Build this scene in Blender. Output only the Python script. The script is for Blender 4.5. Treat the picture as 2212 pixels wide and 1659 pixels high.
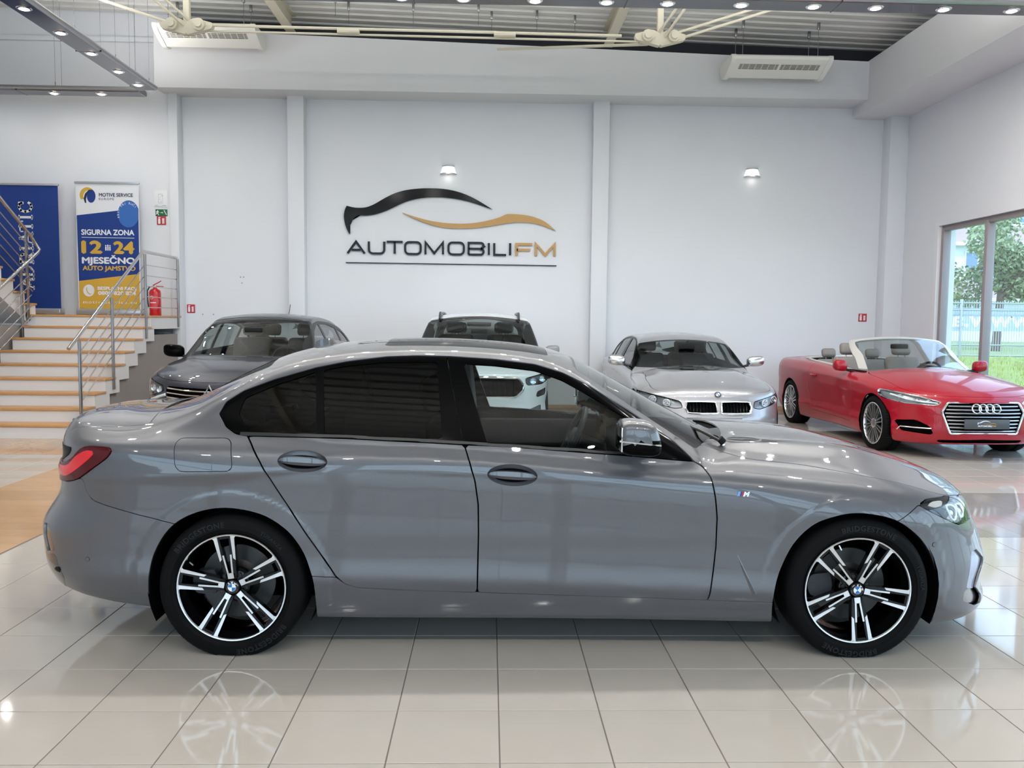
import bpy, bmesh, math, random
import numpy as np
from mathutils import Vector, Matrix
random.seed(7)
for o in list(bpy.data.objects): bpy.data.objects.remove(o)
SC = bpy.context.scene
COL = SC.collection

# ---------------------------------------------------------------- camera (focal length solved from the floor tiles, in a 2212 x 1659 frame)
F_PX, YAW, PITCH, ROLL, EYE = 1831.7, 0.02762, -0.07504, 0.01042, 1.533
def cam_axes():
    cy, sy, cp, sp = math.cos(YAW), math.sin(YAW), math.cos(PITCH), math.sin(PITCH)
    fwd = Vector((sy * cp, cy * cp, sp)); r0 = Vector((cy, -sy, 0)); u0 = r0.cross(fwd)
    c, s = math.cos(ROLL), math.sin(ROLL)
    return c * r0 + s * u0, -s * r0 + c * u0, fwd
cam_d = bpy.data.cameras.new('camera'); cam = bpy.data.objects.new('camera', cam_d); COL.objects.link(cam)
cam_d.sensor_fit = 'HORIZONTAL'; cam_d.sensor_width = 36.0; cam_d.lens = F_PX * 36.0 / 2212; cam_d.clip_start = .05; cam_d.clip_end = 400
_r, _u, _f = cam_axes()
cam.matrix_world = Matrix(((_r.x, _u.x, -_f.x, 0), (_r.y, _u.y, -_f.y, 0), (_r.z, _u.z, -_f.z, EYE), (0, 0, 0, 1)))
SC.camera = cam

# ---------------------------------------------------------------- light: clear sky, sun on the street side, exposure
SC.view_settings.view_transform = 'Standard'; SC.view_settings.look = 'None'
SC.view_settings.gamma = 1.0; SC.view_settings.use_curve_mapping = False
SC.view_settings.exposure = 0.50
world = bpy.data.worlds.new('sky'); SC.world = world; world.use_nodes = True
_nt = world.node_tree; _bg = _nt.nodes['Background']
_tc = _nt.nodes.new('ShaderNodeTexCoord'); _sx = _nt.nodes.new('ShaderNodeSeparateXYZ'); _cr = _nt.nodes.new('ShaderNodeValToRGB')
_nt.links.new(_tc.outputs['Generated'], _sx.inputs[0]); _nt.links.new(_sx.outputs['Z'], _cr.inputs[0]); _nt.links.new(_cr.outputs[0], _bg.inputs['Color'])
_cr.color_ramp.elements[0].position = 0.0; _cr.color_ramp.elements[0].color = (.74, .88, 1.0, 1)
_cr.color_ramp.elements[1].position = 0.7; _cr.color_ramp.elements[1].color = (.40, .62, 1.0, 1)
_bg.inputs['Strength'].default_value = 3.0
sun_d = bpy.data.lights.new('sun', 'SUN'); sun = bpy.data.objects.new('sun', sun_d); COL.objects.link(sun)
sun_d.energy = 2.0; sun_d.angle = math.radians(.6); sun_d.color = (1, .96, .88)
sun.rotation_euler = (math.radians(38), math.radians(-26), 0); sun.location = (30, -10, 40)
SC.cycles.use_denoising = True
SC.cycles.use_adaptive_sampling = True; SC.cycles.adaptive_threshold = .06
SC.cycles.max_bounces = 8; SC.cycles.diffuse_bounces = 3; SC.cycles.glossy_bounces = 3; SC.cycles.transmission_bounces = 4; SC.cycles.transparent_max_bounces = 16
SC.cycles.caustics_reflective = False; SC.cycles.caustics_refractive = False
SC.cycles.sample_clamp_indirect = 6.0
# ---------------------------------------------------------------- helpers
def lin(c):
    return tuple((v / 12.92 if v <= .04045 else ((v + .055) / 1.055) ** 2.4) for v in c)
def rgb(r, g, b): return lin((r / 255, g / 255, b / 255))
MATS = {}
def mat(name, col=(.8, .8, .8), rough=.5, metal=0.0, ior=1.5, coat=0.0, emit=None, estr=0.0, noise=0.0, nscale=8.0, bump=0.0, bscale=40.0, alpha=1.0, trans=0.0, spec=.5, rnd=0.0, coatr=.03):
    if name in MATS: return MATS[name]
    m = bpy.data.materials.new(name); m.use_nodes = True; MATS[name] = m
    nt = m.node_tree; b = nt.nodes['Principled BSDF']
    b.inputs['Base Color'].default_value = (*col, 1); b.inputs['Roughness'].default_value = rough
    b.inputs['Metallic'].default_value = metal; b.inputs['IOR'].default_value = ior
    b.inputs['Coat Weight'].default_value = coat; b.inputs['Coat Roughness'].default_value = coatr
    b.inputs['Transmission Weight'].default_value = trans; b.inputs['Specular IOR Level'].default_value = spec
    if emit: b.inputs['Emission Color'].default_value = (*emit, 1); b.inputs['Emission Strength'].default_value = estr
    tc = None
    if noise or bump:
        tc = nt.nodes.new('ShaderNodeTexCoord')
    last = None
    if noise:
        n = nt.nodes.new('ShaderNodeTexNoise'); n.inputs['Scale'].default_value = nscale; n.inputs['Detail'].default_value = 5
        nt.links.new(tc.outputs['Object'], n.inputs['Vector'])
        mx = nt.nodes.new('ShaderNodeMix'); mx.data_type = 'RGBA'
        mx.inputs['A'].default_value = (*[c * (1 - noise) for c in col], 1); mx.inputs['B'].default_value = (*[min(1, c * (1 + noise)) for c in col], 1)
        nt.links.new(n.outputs['Fac'], mx.inputs['Factor']); last = mx.outputs['Result']
    if rnd:
        oi = nt.nodes.new('ShaderNodeObjectInfo'); mr = nt.nodes.new('ShaderNodeMapRange')
        mr.inputs['To Min'].default_value = 1 - rnd; mr.inputs['To Max'].default_value = 1 + rnd
        nt.links.new(oi.outputs['Random'], mr.inputs['Value'])
        vm = nt.nodes.new('ShaderNodeVectorMath'); vm.operation = 'SCALE'
        if last: nt.links.new(last, vm.inputs[0])
        else: vm.inputs[0].default_value = col
        nt.links.new(mr.outputs[0], vm.inputs['Scale']); last = vm.outputs[0]
    if last: nt.links.new(last, b.inputs['Base Color'])
    if bump:
        n2 = nt.nodes.new('ShaderNodeTexNoise'); n2.inputs['Scale'].default_value = bscale; n2.inputs['Detail'].default_value = 3
        nt.links.new(tc.outputs['Object'], n2.inputs['Vector'])
        bp = nt.nodes.new('ShaderNodeBump'); bp.inputs['Strength'].default_value = bump; bp.inputs['Distance'].default_value = .01
        nt.links.new(n2.outputs['Fac'], bp.inputs['Height']); nt.links.new(bp.outputs[0], b.inputs['Normal'])
    return m
def glass(name, tint=(1, 1, 1), ior=1.5, gain=1.0):
    """thin sheet of glass: clear with a mirror reflection that follows Fresnel"""
    if name in MATS: return MATS[name]
    m = bpy.data.materials.new(name); m.use_nodes = True; MATS[name] = m
    nt = m.node_tree; nt.nodes.clear()
    out = nt.nodes.new('ShaderNodeOutputMaterial'); tr = nt.nodes.new('ShaderNodeBsdfTransparent'); gl = nt.nodes.new('ShaderNodeBsdfGlossy')
    tr.inputs['Color'].default_value = (*tint, 1); gl.inputs['Roughness'].default_value = 0.0; gl.inputs['Color'].default_value = (gain, gain, gain, 1)
    fr = nt.nodes.new('ShaderNodeFresnel'); ge = nt.nodes.new('ShaderNodeNewGeometry'); im = nt.nodes.new('ShaderNodeMix')
    im.inputs['A'].default_value = ior; im.inputs['B'].default_value = 1 / ior     # both faces of the sheet reflect alike
    nt.links.new(ge.outputs['Backfacing'], im.inputs['Factor']); nt.links.new(im.outputs['Result'], fr.inputs['IOR'])
    mx = nt.nodes.new('ShaderNodeMixShader')
    nt.links.new(fr.outputs[0], mx.inputs[0]); nt.links.new(tr.outputs[0], mx.inputs[1]); nt.links.new(gl.outputs[0], mx.inputs[2]); nt.links.new(mx.outputs[0], out.inputs[0])
    return m
def paint(name, col, metal=.0, rough=.35, flake=0.0, coat=1.0, spec=.5):
    m = mat(name, col, rough=rough, metal=metal, coat=coat, coatr=.02, spec=spec)
    if flake and not m.get('flaked'):
        m['flaked'] = 1
        nt = m.node_tree; b = nt.nodes['Principled BSDF']
        tc = nt.nodes.new('ShaderNodeTexCoord'); v = nt.nodes.new('ShaderNodeTexVoronoi'); v.inputs['Scale'].default_value = 900
        nt.links.new(tc.outputs['Object'], v.inputs['Vector'])
        mx = nt.nodes.new('ShaderNodeMix'); mx.data_type = 'RGBA'
        mx.inputs['A'].default_value = (*[c * (1 - flake) for c in col], 1); mx.inputs['B'].default_value = (*[min(1, c * (1 + flake)) for c in col], 1)
        sp = nt.nodes.new('ShaderNodeSeparateColor'); nt.links.new(v.outputs['Color'], sp.inputs[0]); nt.links.new(sp.outputs[0], mx.inputs['Factor'])
        nt.links.new(mx.outputs['Result'], b.inputs['Base Color'])
    return m

class MB:
    """collects shapes that become ONE mesh"""
    def __init__(s): s.v = []; s.f = []; s.sm = []
    def add(s, v, f, smooth=False, M=None):
        o = len(s.v)
        for p in v:
            p = Vector((float(p[0]), float(p[1]), float(p[2])))
            s.v.append(tuple(M @ p) if M is not None else tuple(p))
        for q in f: s.f.append(tuple(int(i) + o for i in q)); s.sm.append(smooth)
        return s
    def box(s, x0, x1, y0, y1, z0, z1, M=None):
        v = [(x, y, z) for z in (z0, z1) for y in (y0, y1) for x in (x0, x1)]
        return s.add(v, [(0, 2, 3, 1), (4, 5, 7, 6), (0, 1, 5, 4), (2, 6, 7, 3), (0, 4, 6, 2), (1, 3, 7, 5)], M=M)
    def bbox(s, x0, x1, y0, y1, z0, z1, b=.01, M=None, seg=2):
        bm = bmesh.new(); bmesh.ops.create_cube(bm, size=1)
        for v in bm.verts: v.co = ((x0 + x1) / 2 + v.co.x * (x1 - x0), (y0 + y1) / 2 + v.co.y * (y1 - y0), (z0 + z1) / 2 + v.co.z * (z1 - z0))
        bmesh.ops.bevel(bm, geom=bm.edges[:], offset=b, segments=seg, profile=.5, affect='EDGES')
        return s.bm(bm, True, M)
    def bm(s, bm, smooth=False, M=None):
        bm.verts.ensure_lookup_table(); bm.verts.index_update()
        s.add([v.co for v in bm.verts], [[v.index for v in f.verts] for f in bm.faces], smooth, M); bm.free(); return s
    def prism(s, poly, d0, d1, axis='y', M=None, smooth=False):
        """polygon (a, b) pushed from d0 to d1 along an axis: axis y -> (a, d, b), x -> (d, a, b), z -> (a, b, d)"""
        n = len(poly)
        fn = {'y': lambda a, b, d: (a, d, b), 'x': lambda a, b, d: (d, a, b), 'z': lambda a, b, d: (a, b, d)}[axis]
        v = [fn(a, b, d0) for a, b in poly] + [fn(a, b, d1) for a, b in poly]
        f = [tuple(range(n))[::-1], tuple(range(n, 2 * n))]
        s.add(v, f, False, M)
        o = len(s.v) - 2 * n
        for i in range(n):
            j = (i + 1) % n; s.f.append((o + i, o + j, o + n + j, o + n + i)); s.sm.append(smooth)
        return s
    def tube(s, pts, r, n=10, M=None, cap=True, r2=None, closed=False):
        P = [Vector(p) for p in pts]; m = len(P)
        if m < 2: return s
        v = []; f = []
        up = None
        for i in range(m):
            if closed: t = P[(i + 1) % m] - P[i - 1]
            else: t = P[min(i + 1, m - 1)] - P[max(i - 1, 0)]
            if t.length < 1e-9: t = Vector((0, 0, 1))
            t.normalize()
            if up is None: up = Vector((0, 0, 1)) if abs(t.z) < .9 else Vector((1, 0, 0))
            a = t.cross(up)
            if a.length < 1e-6: a = t.cross(Vector((1, .3, 0)))
            a.normalize(); b = a.cross(t); up = b
            rr = r if r2 is None else r + (r2 - r) * i / (m - 1)
            if isinstance(r, (list, tuple)): rr = r[i]
            for k in range(n):
                an = 2 * math.pi * k / n; v.append(P[i] + a * math.cos(an) * rr + b * math.sin(an) * rr)
        for i in range(m if closed else m - 1):
            j = (i + 1) % m
            for k in range(n):
                l = (k + 1) % n; f.append((i * n + k, i * n + l, j * n + l, j * n + k))
        s.add(v, f, True, M)
        if cap and not closed:
            o = len(s.v) - m * n
            s.f.append(tuple(o + k for k in range(n))); s.sm.append(False)
            s.f.append(tuple(o + (m - 1) * n + k for k in range(n))[::-1]); s.sm.append(False)
        return s
    def cyl(s, p, q, r, n=16, M=None): return s.tube([p, q], r, n, M)
    def lathe(s, prof, n=32, M=None, smooth=True, axis='z', closed=False):
        """profile (r, h) turned about an axis"""
        v = []; f = []; m = len(prof)
        for k in range(n):
            a = 2 * math.pi * k / n; c, sn = math.cos(a), math.sin(a)
            for r, h in prof:
                v.append({'z': (r * c, r * sn, h), 'y': (r * c, h, r * sn), 'x': (h, r * c, r * sn)}[axis])
        for k in range(n):
            l = (k + 1) % n
            for i in range(m if closed else m - 1):
                j = (i + 1) % m
                f.append((k * m + i, k * m + j, l * m + j, l * m + i))
        return s.add(v, f, smooth, M)
    def build(s, name, m, parent=None, sharp=35, kind=None):
        me = bpy.data.meshes.new(name); me.from_pydata(s.v, [], s.f)
        me.polygons.foreach_set('use_smooth', s.sm); me.validate(); me.update()
        if any(s.sm): me.set_sharp_from_angle(angle=math.radians(sharp))
        return link(name, me, m, parent, kind)
def link(name, me, m, parent=None, kind=None):
    if m is not None and len(me.materials) == 0:
        for q in (m if isinstance(m, (list, tuple)) else [m]): me.materials.append(q)
    o = bpy.data.objects.new(name, me); COL.objects.link(o)
    if parent is not None: o.parent = parent
    if kind: o['kind'] = kind
    return o
def thing(name, label, cat, loc=(0, 0, 0), rz=0.0, group=None, kind=None):
    o = bpy.data.objects.new(name, None); COL.objects.link(o); o.empty_display_size = .1
    o.location = loc; o.rotation_euler = (0, 0, rz); o['label'] = label; o['category'] = cat
    if group: o['group'] = group
    if kind: o['kind'] = kind
    return o
def tag(o, label, cat, group=None, kind=None):
    o['label'] = label; o['category'] = cat
    if group: o['group'] = group
    if kind: o['kind'] = kind
    return o
def struct(o, label=None, cat=None):
    o['kind'] = 'structure'
    if label: o['label'] = label
    if cat: o['category'] = cat
    return o
def copy_tree(o, parent=None):
    c = o.copy(); COL.objects.link(c); c.parent = parent
    for ch in o.children: copy_tree(ch, c)
    return c
def fan_poly(mb, pts, M=None):
    n = len(pts); mb.add(pts, [tuple(range(n))], False, M); return mb
def text_geo(body, size, bold=0.0, depth=.002, align='CENTER', spacing=1.0, shear=0.0, width=1.0):
    c = bpy.data.curves.new('lettering', 'FONT'); c.body = body; c.size = size; c.offset = bold; c.extrude = depth / 2
    c.align_x = align; c.align_y = 'BOTTOM_BASELINE'; c.space_character = spacing; c.shear = shear; c.resolution_u = 3
    o = bpy.data.objects.new('lettering', c); COL.objects.link(o)
    me = bpy.data.meshes.new_from_object(o)
    v = [(p.co.x * width, p.co.y, p.co.z) for p in me.vertices]; f = [tuple(q.vertices) for q in me.polygons]
    bpy.data.objects.remove(o); bpy.data.meshes.remove(me); bpy.data.curves.remove(c)
    return v, f
def text_part(name, body, size, m, parent, M, fit=None, **kw):
    """lettering in a plane: local x along the text, y up, z out.  fit: width in metres"""
    v, f = text_geo(body, size, **kw)
    if fit:
        xs = [p[0] for p in v]; k = fit / (max(xs) - min(xs)); cx = (max(xs) + min(xs)) / 2
        v = [((p[0] - cx) * k, p[1], p[2]) for p in v]
    mb = MB().add(v, f, False, M)
    return mb.build(name, m, parent)
def wallM(x, y, z): return Matrix(((1, 0, 0, x), (0, 0, -1, y), (0, 1, 0, z), (0, 0, 0, 1)))   # text on a wall that faces the camera (-Y)
# ---------------------------------------------------------------- car body surfaces (numpy)
def pchip(xs, ys):
    xs = np.asarray(xs, float); ys = np.asarray(ys, float)
    h = np.diff(xs); d = np.diff(ys) / h
    m = np.zeros_like(ys)
    for i in range(1, len(xs) - 1):
        if d[i - 1] * d[i] > 0:
            w1 = 2 * h[i] + h[i - 1]; w2 = h[i] + 2 * h[i - 1]
            m[i] = (w1 + w2) / (w1 / d[i - 1] + w2 / d[i])
    m[0] = d[0]; m[-1] = d[-1]
    def f(x):
        x = np.clip(np.asarray(x, float), xs[0], xs[-1])
        i = np.clip(np.searchsorted(xs, x, side='right') - 1, 0, len(xs) - 2)
        hh = h[i]; t = (x - xs[i]) / hh
        return ((2*t**3 - 3*t**2 + 1) * ys[i] + (t**3 - 2*t**2 + t) * hh * m[i]
                + (-2*t**3 + 3*t**2) * ys[i + 1] + (t**3 - t**2) * hh * m[i + 1])
    return f
def spl(*pts):
    """smooth interpolation (natural cubic) through (x, y) pairs; straight on outside"""
    xs = np.array([p[0] for p in pts], float); ys = np.array([p[1] for p in pts], float)
    n = len(xs); h = np.diff(xs)
    A = np.eye(n); r = np.zeros(n)
    for i in range(1, n - 1):
        A[i, i-1] = h[i-1]; A[i, i] = 2 * (h[i-1] + h[i]); A[i, i+1] = h[i]
        r[i] = 6 * ((ys[i+1] - ys[i]) / h[i] - (ys[i] - ys[i-1]) / h[i-1])
    M = np.linalg.solve(A, r)
    def g(x):
        x = np.asarray(x, float)
        xc = np.clip(x, xs[0], xs[-1])
        i = np.clip(np.searchsorted(xs, xc, side='right') - 1, 0, n - 2)
        a = (xs[i+1] - xc) / h[i]; b = (xc - xs[i]) / h[i]
        y = a*ys[i] + b*ys[i+1] + ((a**3 - a)*M[i] + (b**3 - b)*M[i+1]) * h[i]**2 / 6
        s0 = (ys[1]-ys[0])/h[0] - h[0]*(2*M[0]+M[1])/6; s1 = (ys[-1]-ys[-2])/h[-1] + h[-1]*(M[-2]+2*M[-1])/6
        return y + np.where(x < xs[0], (x - xs[0])*s0, 0) + np.where(x > xs[-1], (x - xs[-1])*s1, 0)
    t0 = xs[0] - 2.5; t1 = xs[-1] + 2.5; N = 12000; tab = g(np.linspace(t0, t1, N)); k = (N - 1) / (t1 - t0)
    def f(x):
        u = np.clip((np.asarray(x, float) - t0) * k, 0, N - 1.001); i = u.astype(np.int32); u = u - i
        return tab[i] * (1 - u) + tab[i + 1] * u
    return f
def pc(*pts): return pchip([p[0] for p in pts], [p[1] for p in pts])
def smax(a, b, k):
    h = np.clip(0.5 + 0.5 * (a - b) / k, 0, 1)
    return b * (1 - h) + a * h + k * h * (1 - h)
def smin(a, b, k): return -smax(-a, -b, k)

class CarShape:
    """signed field of a car body: F < 0 inside.  x forward, y to the side, z up, wheels on z = 0"""
    def __init__(s, c):
        s.c = c
        for k in ('Wp', 'zd', 'zb', 'zcr', 'zbelt', 'wbelt', 'lean', 'zroof', 'xF', 'xR'):
            setattr(s, k, c[k])
        s.k_end = c.get('k_end', 0.07); s.k_deck = c.get('k_deck', 0.11); s.k_rail = c.get('k_rail', 0.05)
    def halfwidth(s, x, z):
        """side section: offsets from the widest plan line at a stack of heights, softened by averaging in height"""
        c = s.c
        zb = s.zb(x); zcr = s.zcr(x); zbelt = s.zbelt(x); zl = c['zl'](x)
        zz = [zb - 0.05, zb, 0.5*(zb + zl), zl - 0.012, zl + 0.012, zl + 0.10, 0.5*(zl + zcr) + .02, zcr - 0.14, zcr - .012, zcr + .012, zbelt, zbelt + 0.10, zbelt + 0.3]
        oo = c.get('offs', [-.10, -.055, -.030, -.016, -.013, -.026, -.016, -.003, -.003, -.012, -.064, -.16, -.45])
        d = c.get('soft', 0.022)
        sl = [(oo[i+1] - oo[i]) / np.maximum(zz[i+1] - zz[i], 1e-4) for i in range(len(oo) - 1)]
        o = 0
        for dz, w in ((-d, 1), (-.5*d, 2), (0, 2), (.5*d, 2), (d, 1)):
            q = z + dz; v = oo[0]
            for i in range(len(oo) - 1):
                v = v + sl[i] * np.clip(q - zz[i], 0, np.maximum(zz[i+1] - zz[i], 1e-4))
            o = o + w * v
        return np.maximum(s.Wp(x) + o / 8, 0.02)
    def lower(s, x, y, z):
        c = s.c; ay = np.abs(y)
        w = s.halfwidth(x, z)
        if 'flare' in c: w = w + c['flare'](x, z)
        xf = s.xF(z); xr = s.xR(z)
        u = np.where(x > 0, (x - c['xcF']) / np.maximum(xf - c['xcF'], .05), (c['xcR'] - x) / np.maximum(c['xcR'] - xr, .05))
        u = np.maximum(u, 0)
        n = np.where(x > 0, c['nF'], c['nR']); m = np.where(x > 0, c.get('mF', 2.0), c.get('mR', 2.0))
        L = np.where(x > 0, xf - c['xcF'], c['xcR'] - xr)
        q = u**n + (ay / w)**m - 1
        gx = n * u**np.maximum(n - 1, 0) / np.maximum(L, .05); gy = m * (ay / w)**(m - 1) / w
        g1 = q / np.sqrt(gx*gx + gy*gy + 1e-3)
        Zd = s.zd(x) - c['crown'](x) * (ay / 0.72)**c.get('crown_p', 2.2)
        if 'dome' in c: Zd = Zd + c['dome'](x, ay)
        g2 = (z - Zd) * 0.96
        g3 = s.zb(x) - z
        kd = c['kdeck'](x) if 'kdeck' in c else s.k_deck
        return smax(smax(g1, g2, kd), g3, 0.035)
    def green(s, x, y, z):
        c = s.c; ay = np.abs(y)
        t = np.clip((z - s.zbelt(x)) / 0.40, -1, 1.4)
        wg = s.wbelt(x) - s.lean(x) * (0.86 * t + 0.14 * np.sign(t) * t * t)
        gs = (ay - wg) * 0.9
        xs = x + np.where(x > 0, c.get('bowF', .22), -c.get('bowR', .16)) * y * y * c['bowmask'](x)
        e = 0.01
        z0 = s.zroof(xs); sl = (s.zroof(xs + e) - s.zroof(xs - e)) / (2 * e)
        gz = (z - (z0 - c['rcrown'](x) * (ay / 0.6)**2)) / np.sqrt(1 + sl * sl)
        return smax(smax(gs, gz, s.k_rail), s.zbelt(x) - .12 - z, .02)
    def F(s, P):
        x, y, z = P[..., 0], P[..., 1], P[..., 2]
        lo = s.lower(x, y, z)
        if s.c.get('no_green'): return lo
        return smin(lo, s.green(x, y, z), s.c['kjoin'](x))
    def grid(s, ns, na, x0, x1, zs, a0=-62.0):
        """half body (y >= 0): rays from a spine, fanned at both ends.  returns (ns, na, 3)"""
        nf = ns // 5; nm = ns - 2 * nf
        sx = np.concatenate([np.full(nf, x0), np.linspace(x0, x1, nm), np.full(nf, x1)])
        fan = np.concatenate([-np.linspace(90, 90 / nf, nf), np.zeros(nm), np.linspace(90 / nf, 90, nf)]) * math.pi / 180
        ang = np.linspace(a0, 90, na) * math.pi / 180
        A, Fn = np.meshgrid(ang, fan); SX = np.repeat(sx[:, None], na, 1)
        d = np.stack([np.sin(Fn), np.cos(Fn) * np.cos(A), np.cos(Fn) * np.sin(A)], -1)
        # at the ends the fan keeps the elevation
        end = np.abs(Fn) > 1e-6
        dd = np.stack([np.sin(Fn) * np.cos(A), np.cos(Fn) * np.cos(A), np.sin(A)], -1)
        mix = np.sin(np.abs(Fn))[..., None] ** 2
        d = np.where(end[..., None], d * (1 - mix) + dd * mix, d)
        d = d / np.linalg.norm(d, axis=-1, keepdims=True)
        o = np.stack([SX, np.zeros_like(SX), zs(SX)], -1)
        # march outwards, then bisect
        lo = np.zeros(SX.shape); hi = np.full(SX.shape, 2.4); found = np.zeros(SX.shape, bool)
        prev = np.zeros(SX.shape)
        for t in np.linspace(0.1, 2.3, 56):
            ins = s.F(o + d * t) < 0
            new = (~ins) & (~found)
            lo = np.where(new, prev, lo); hi = np.where(new, t, hi); found |= new
            prev = np.where(ins & ~found, t, prev)
        for _ in range(17):
            mid = .5 * (lo + hi); ins = s.F(o + d * mid[..., None]) < 0
            lo = np.where(ins, mid, lo); hi = np.where(ins, hi, mid)
        P = o + d * lo[..., None]
        P[..., 1] = np.maximum(P[..., 1], 0)
        return P
def grid_mesh(P):
    ns, na = P.shape[:2]
    V = P.reshape(-1, 3)
    i, j = np.meshgrid(np.arange(ns - 1), np.arange(na - 1), indexing='ij')
    a = (i * na + j).ravel()
    Fc = np.stack([a, a + na, a + na + 1, a + 1], -1)
    return V, Fc
def clip(V, Fc, vals):
    """keep the part of the mesh where the field is positive (cuts through faces). faces: list of index tuples or (n,4) array"""
    V = np.asarray(V); vals = np.asarray(vals, float)
    vals = np.where(np.abs(vals) < 1e-7, 1e-7, vals)
    pos = vals > 0
    keep = []; newV = []; cache = {}
    nV = len(V)
    if isinstance(Fc, np.ndarray):
        pf = pos[Fc]; al = pf.all(1); an = pf.any(1)
        keep = [tuple(f) for f in Fc[al].tolist()]
        mixed = Fc[an & ~al].tolist()
    else:
        mixed = []
        for f in Fc:
            p = [pos[i] for i in f]
            if all(p): keep.append(tuple(f))
            elif any(p): mixed.append(f)
    for f in mixed:
        out = []
        n = len(f)
        for k in range(n):
            a, b = f[k], f[(k + 1) % n]
            if pos[a]: out.append(a)
            if pos[a] != pos[b]:
                key = (a, b) if a < b else (b, a)
                if key not in cache:
                    t = vals[key[0]] / (vals[key[0]] - vals[key[1]])
                    cache[key] = nV + len(newV)
                    newV.append(V[key[0]] + (V[key[1]] - V[key[0]]) * t)
                out.append(cache[key])
        if len(out) >= 3: keep.append(tuple(out))
    V2 = np.concatenate([V, np.array(newV)]) if newV else V
    used = np.unique(np.fromiter((i for f in keep for i in f), int)) if keep else np.zeros(0, int)
    mp = np.full(len(V2), -1); mp[used] = np.arange(len(used))
    return V2[used], [tuple(int(mp[i]) for i in f) for f in keep]
def poly_sdf(poly, x, z):
    """signed distance to a polygon, positive inside"""
    poly = np.asarray(poly, float); a = poly; b = np.roll(poly, -1, 0)
    x = np.asarray(x, float); z = np.asarray(z, float)
    d2 = np.full(x.shape, 1e9); ins = np.zeros(x.shape, bool)
    for (ax, az), (bx, bz) in zip(a, b):
        ex, ez = bx - ax, bz - az
        t = np.clip(((x - ax) * ex + (z - az) * ez) / (ex * ex + ez * ez + 1e-12), 0, 1)
        d2 = np.minimum(d2, (x - ax - t * ex)**2 + (z - az - t * ez)**2)
        c = ((az > z) != (bz > z)) & (x < (bx - ax) * (z - az) / (bz - az + (1e-15 if bz == az else 0)) + ax)
        ins ^= c
    return np.where(ins, 1, -1) * np.sqrt(d2)
def smooth_poly(pts, n=6, closed=True):
    """Catmull-Rom through the points"""
    P = np.asarray(pts, float); m = len(P); out = []
    rng = range(m if closed else m - 1)
    for i in rng:
        if closed: p0, p1, p2, p3 = P[i-1], P[i], P[(i+1) % m], P[(i+2) % m]
        else: p0, p1, p2, p3 = P[max(i-1, 0)], P[i], P[i+1], P[min(i+2, m-1)]
        for k in range(n):
            t = k / n
            out.append(.5 * ((2*p1) + (-p0+p2)*t + (2*p0-5*p1+4*p2-p3)*t*t + (-p0+3*p1-3*p2+p3)*t**3))
    if not closed: out.append(P[-1])
    return np.array(out)
def round_poly(pts, r, n=4):
    """polygon with rounded corners"""
    P = np.asarray(pts, float); m = len(P); out = []
    for i in range(m):
        a, b, c = P[i-1], P[i], P[(i+1) % m]
        u = a - b; v = c - b; lu, lv = np.linalg.norm(u), np.linalg.norm(v)
        rr = min(r, .45*lu, .45*lv); p = b + u/lu*rr; q = b + v/lv*rr
        for k in range(n + 1):
            t = k / n
            out.append((1-t)**2*p + 2*t*(1-t)*b + t*t*q)
    return np.array(out)

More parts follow.
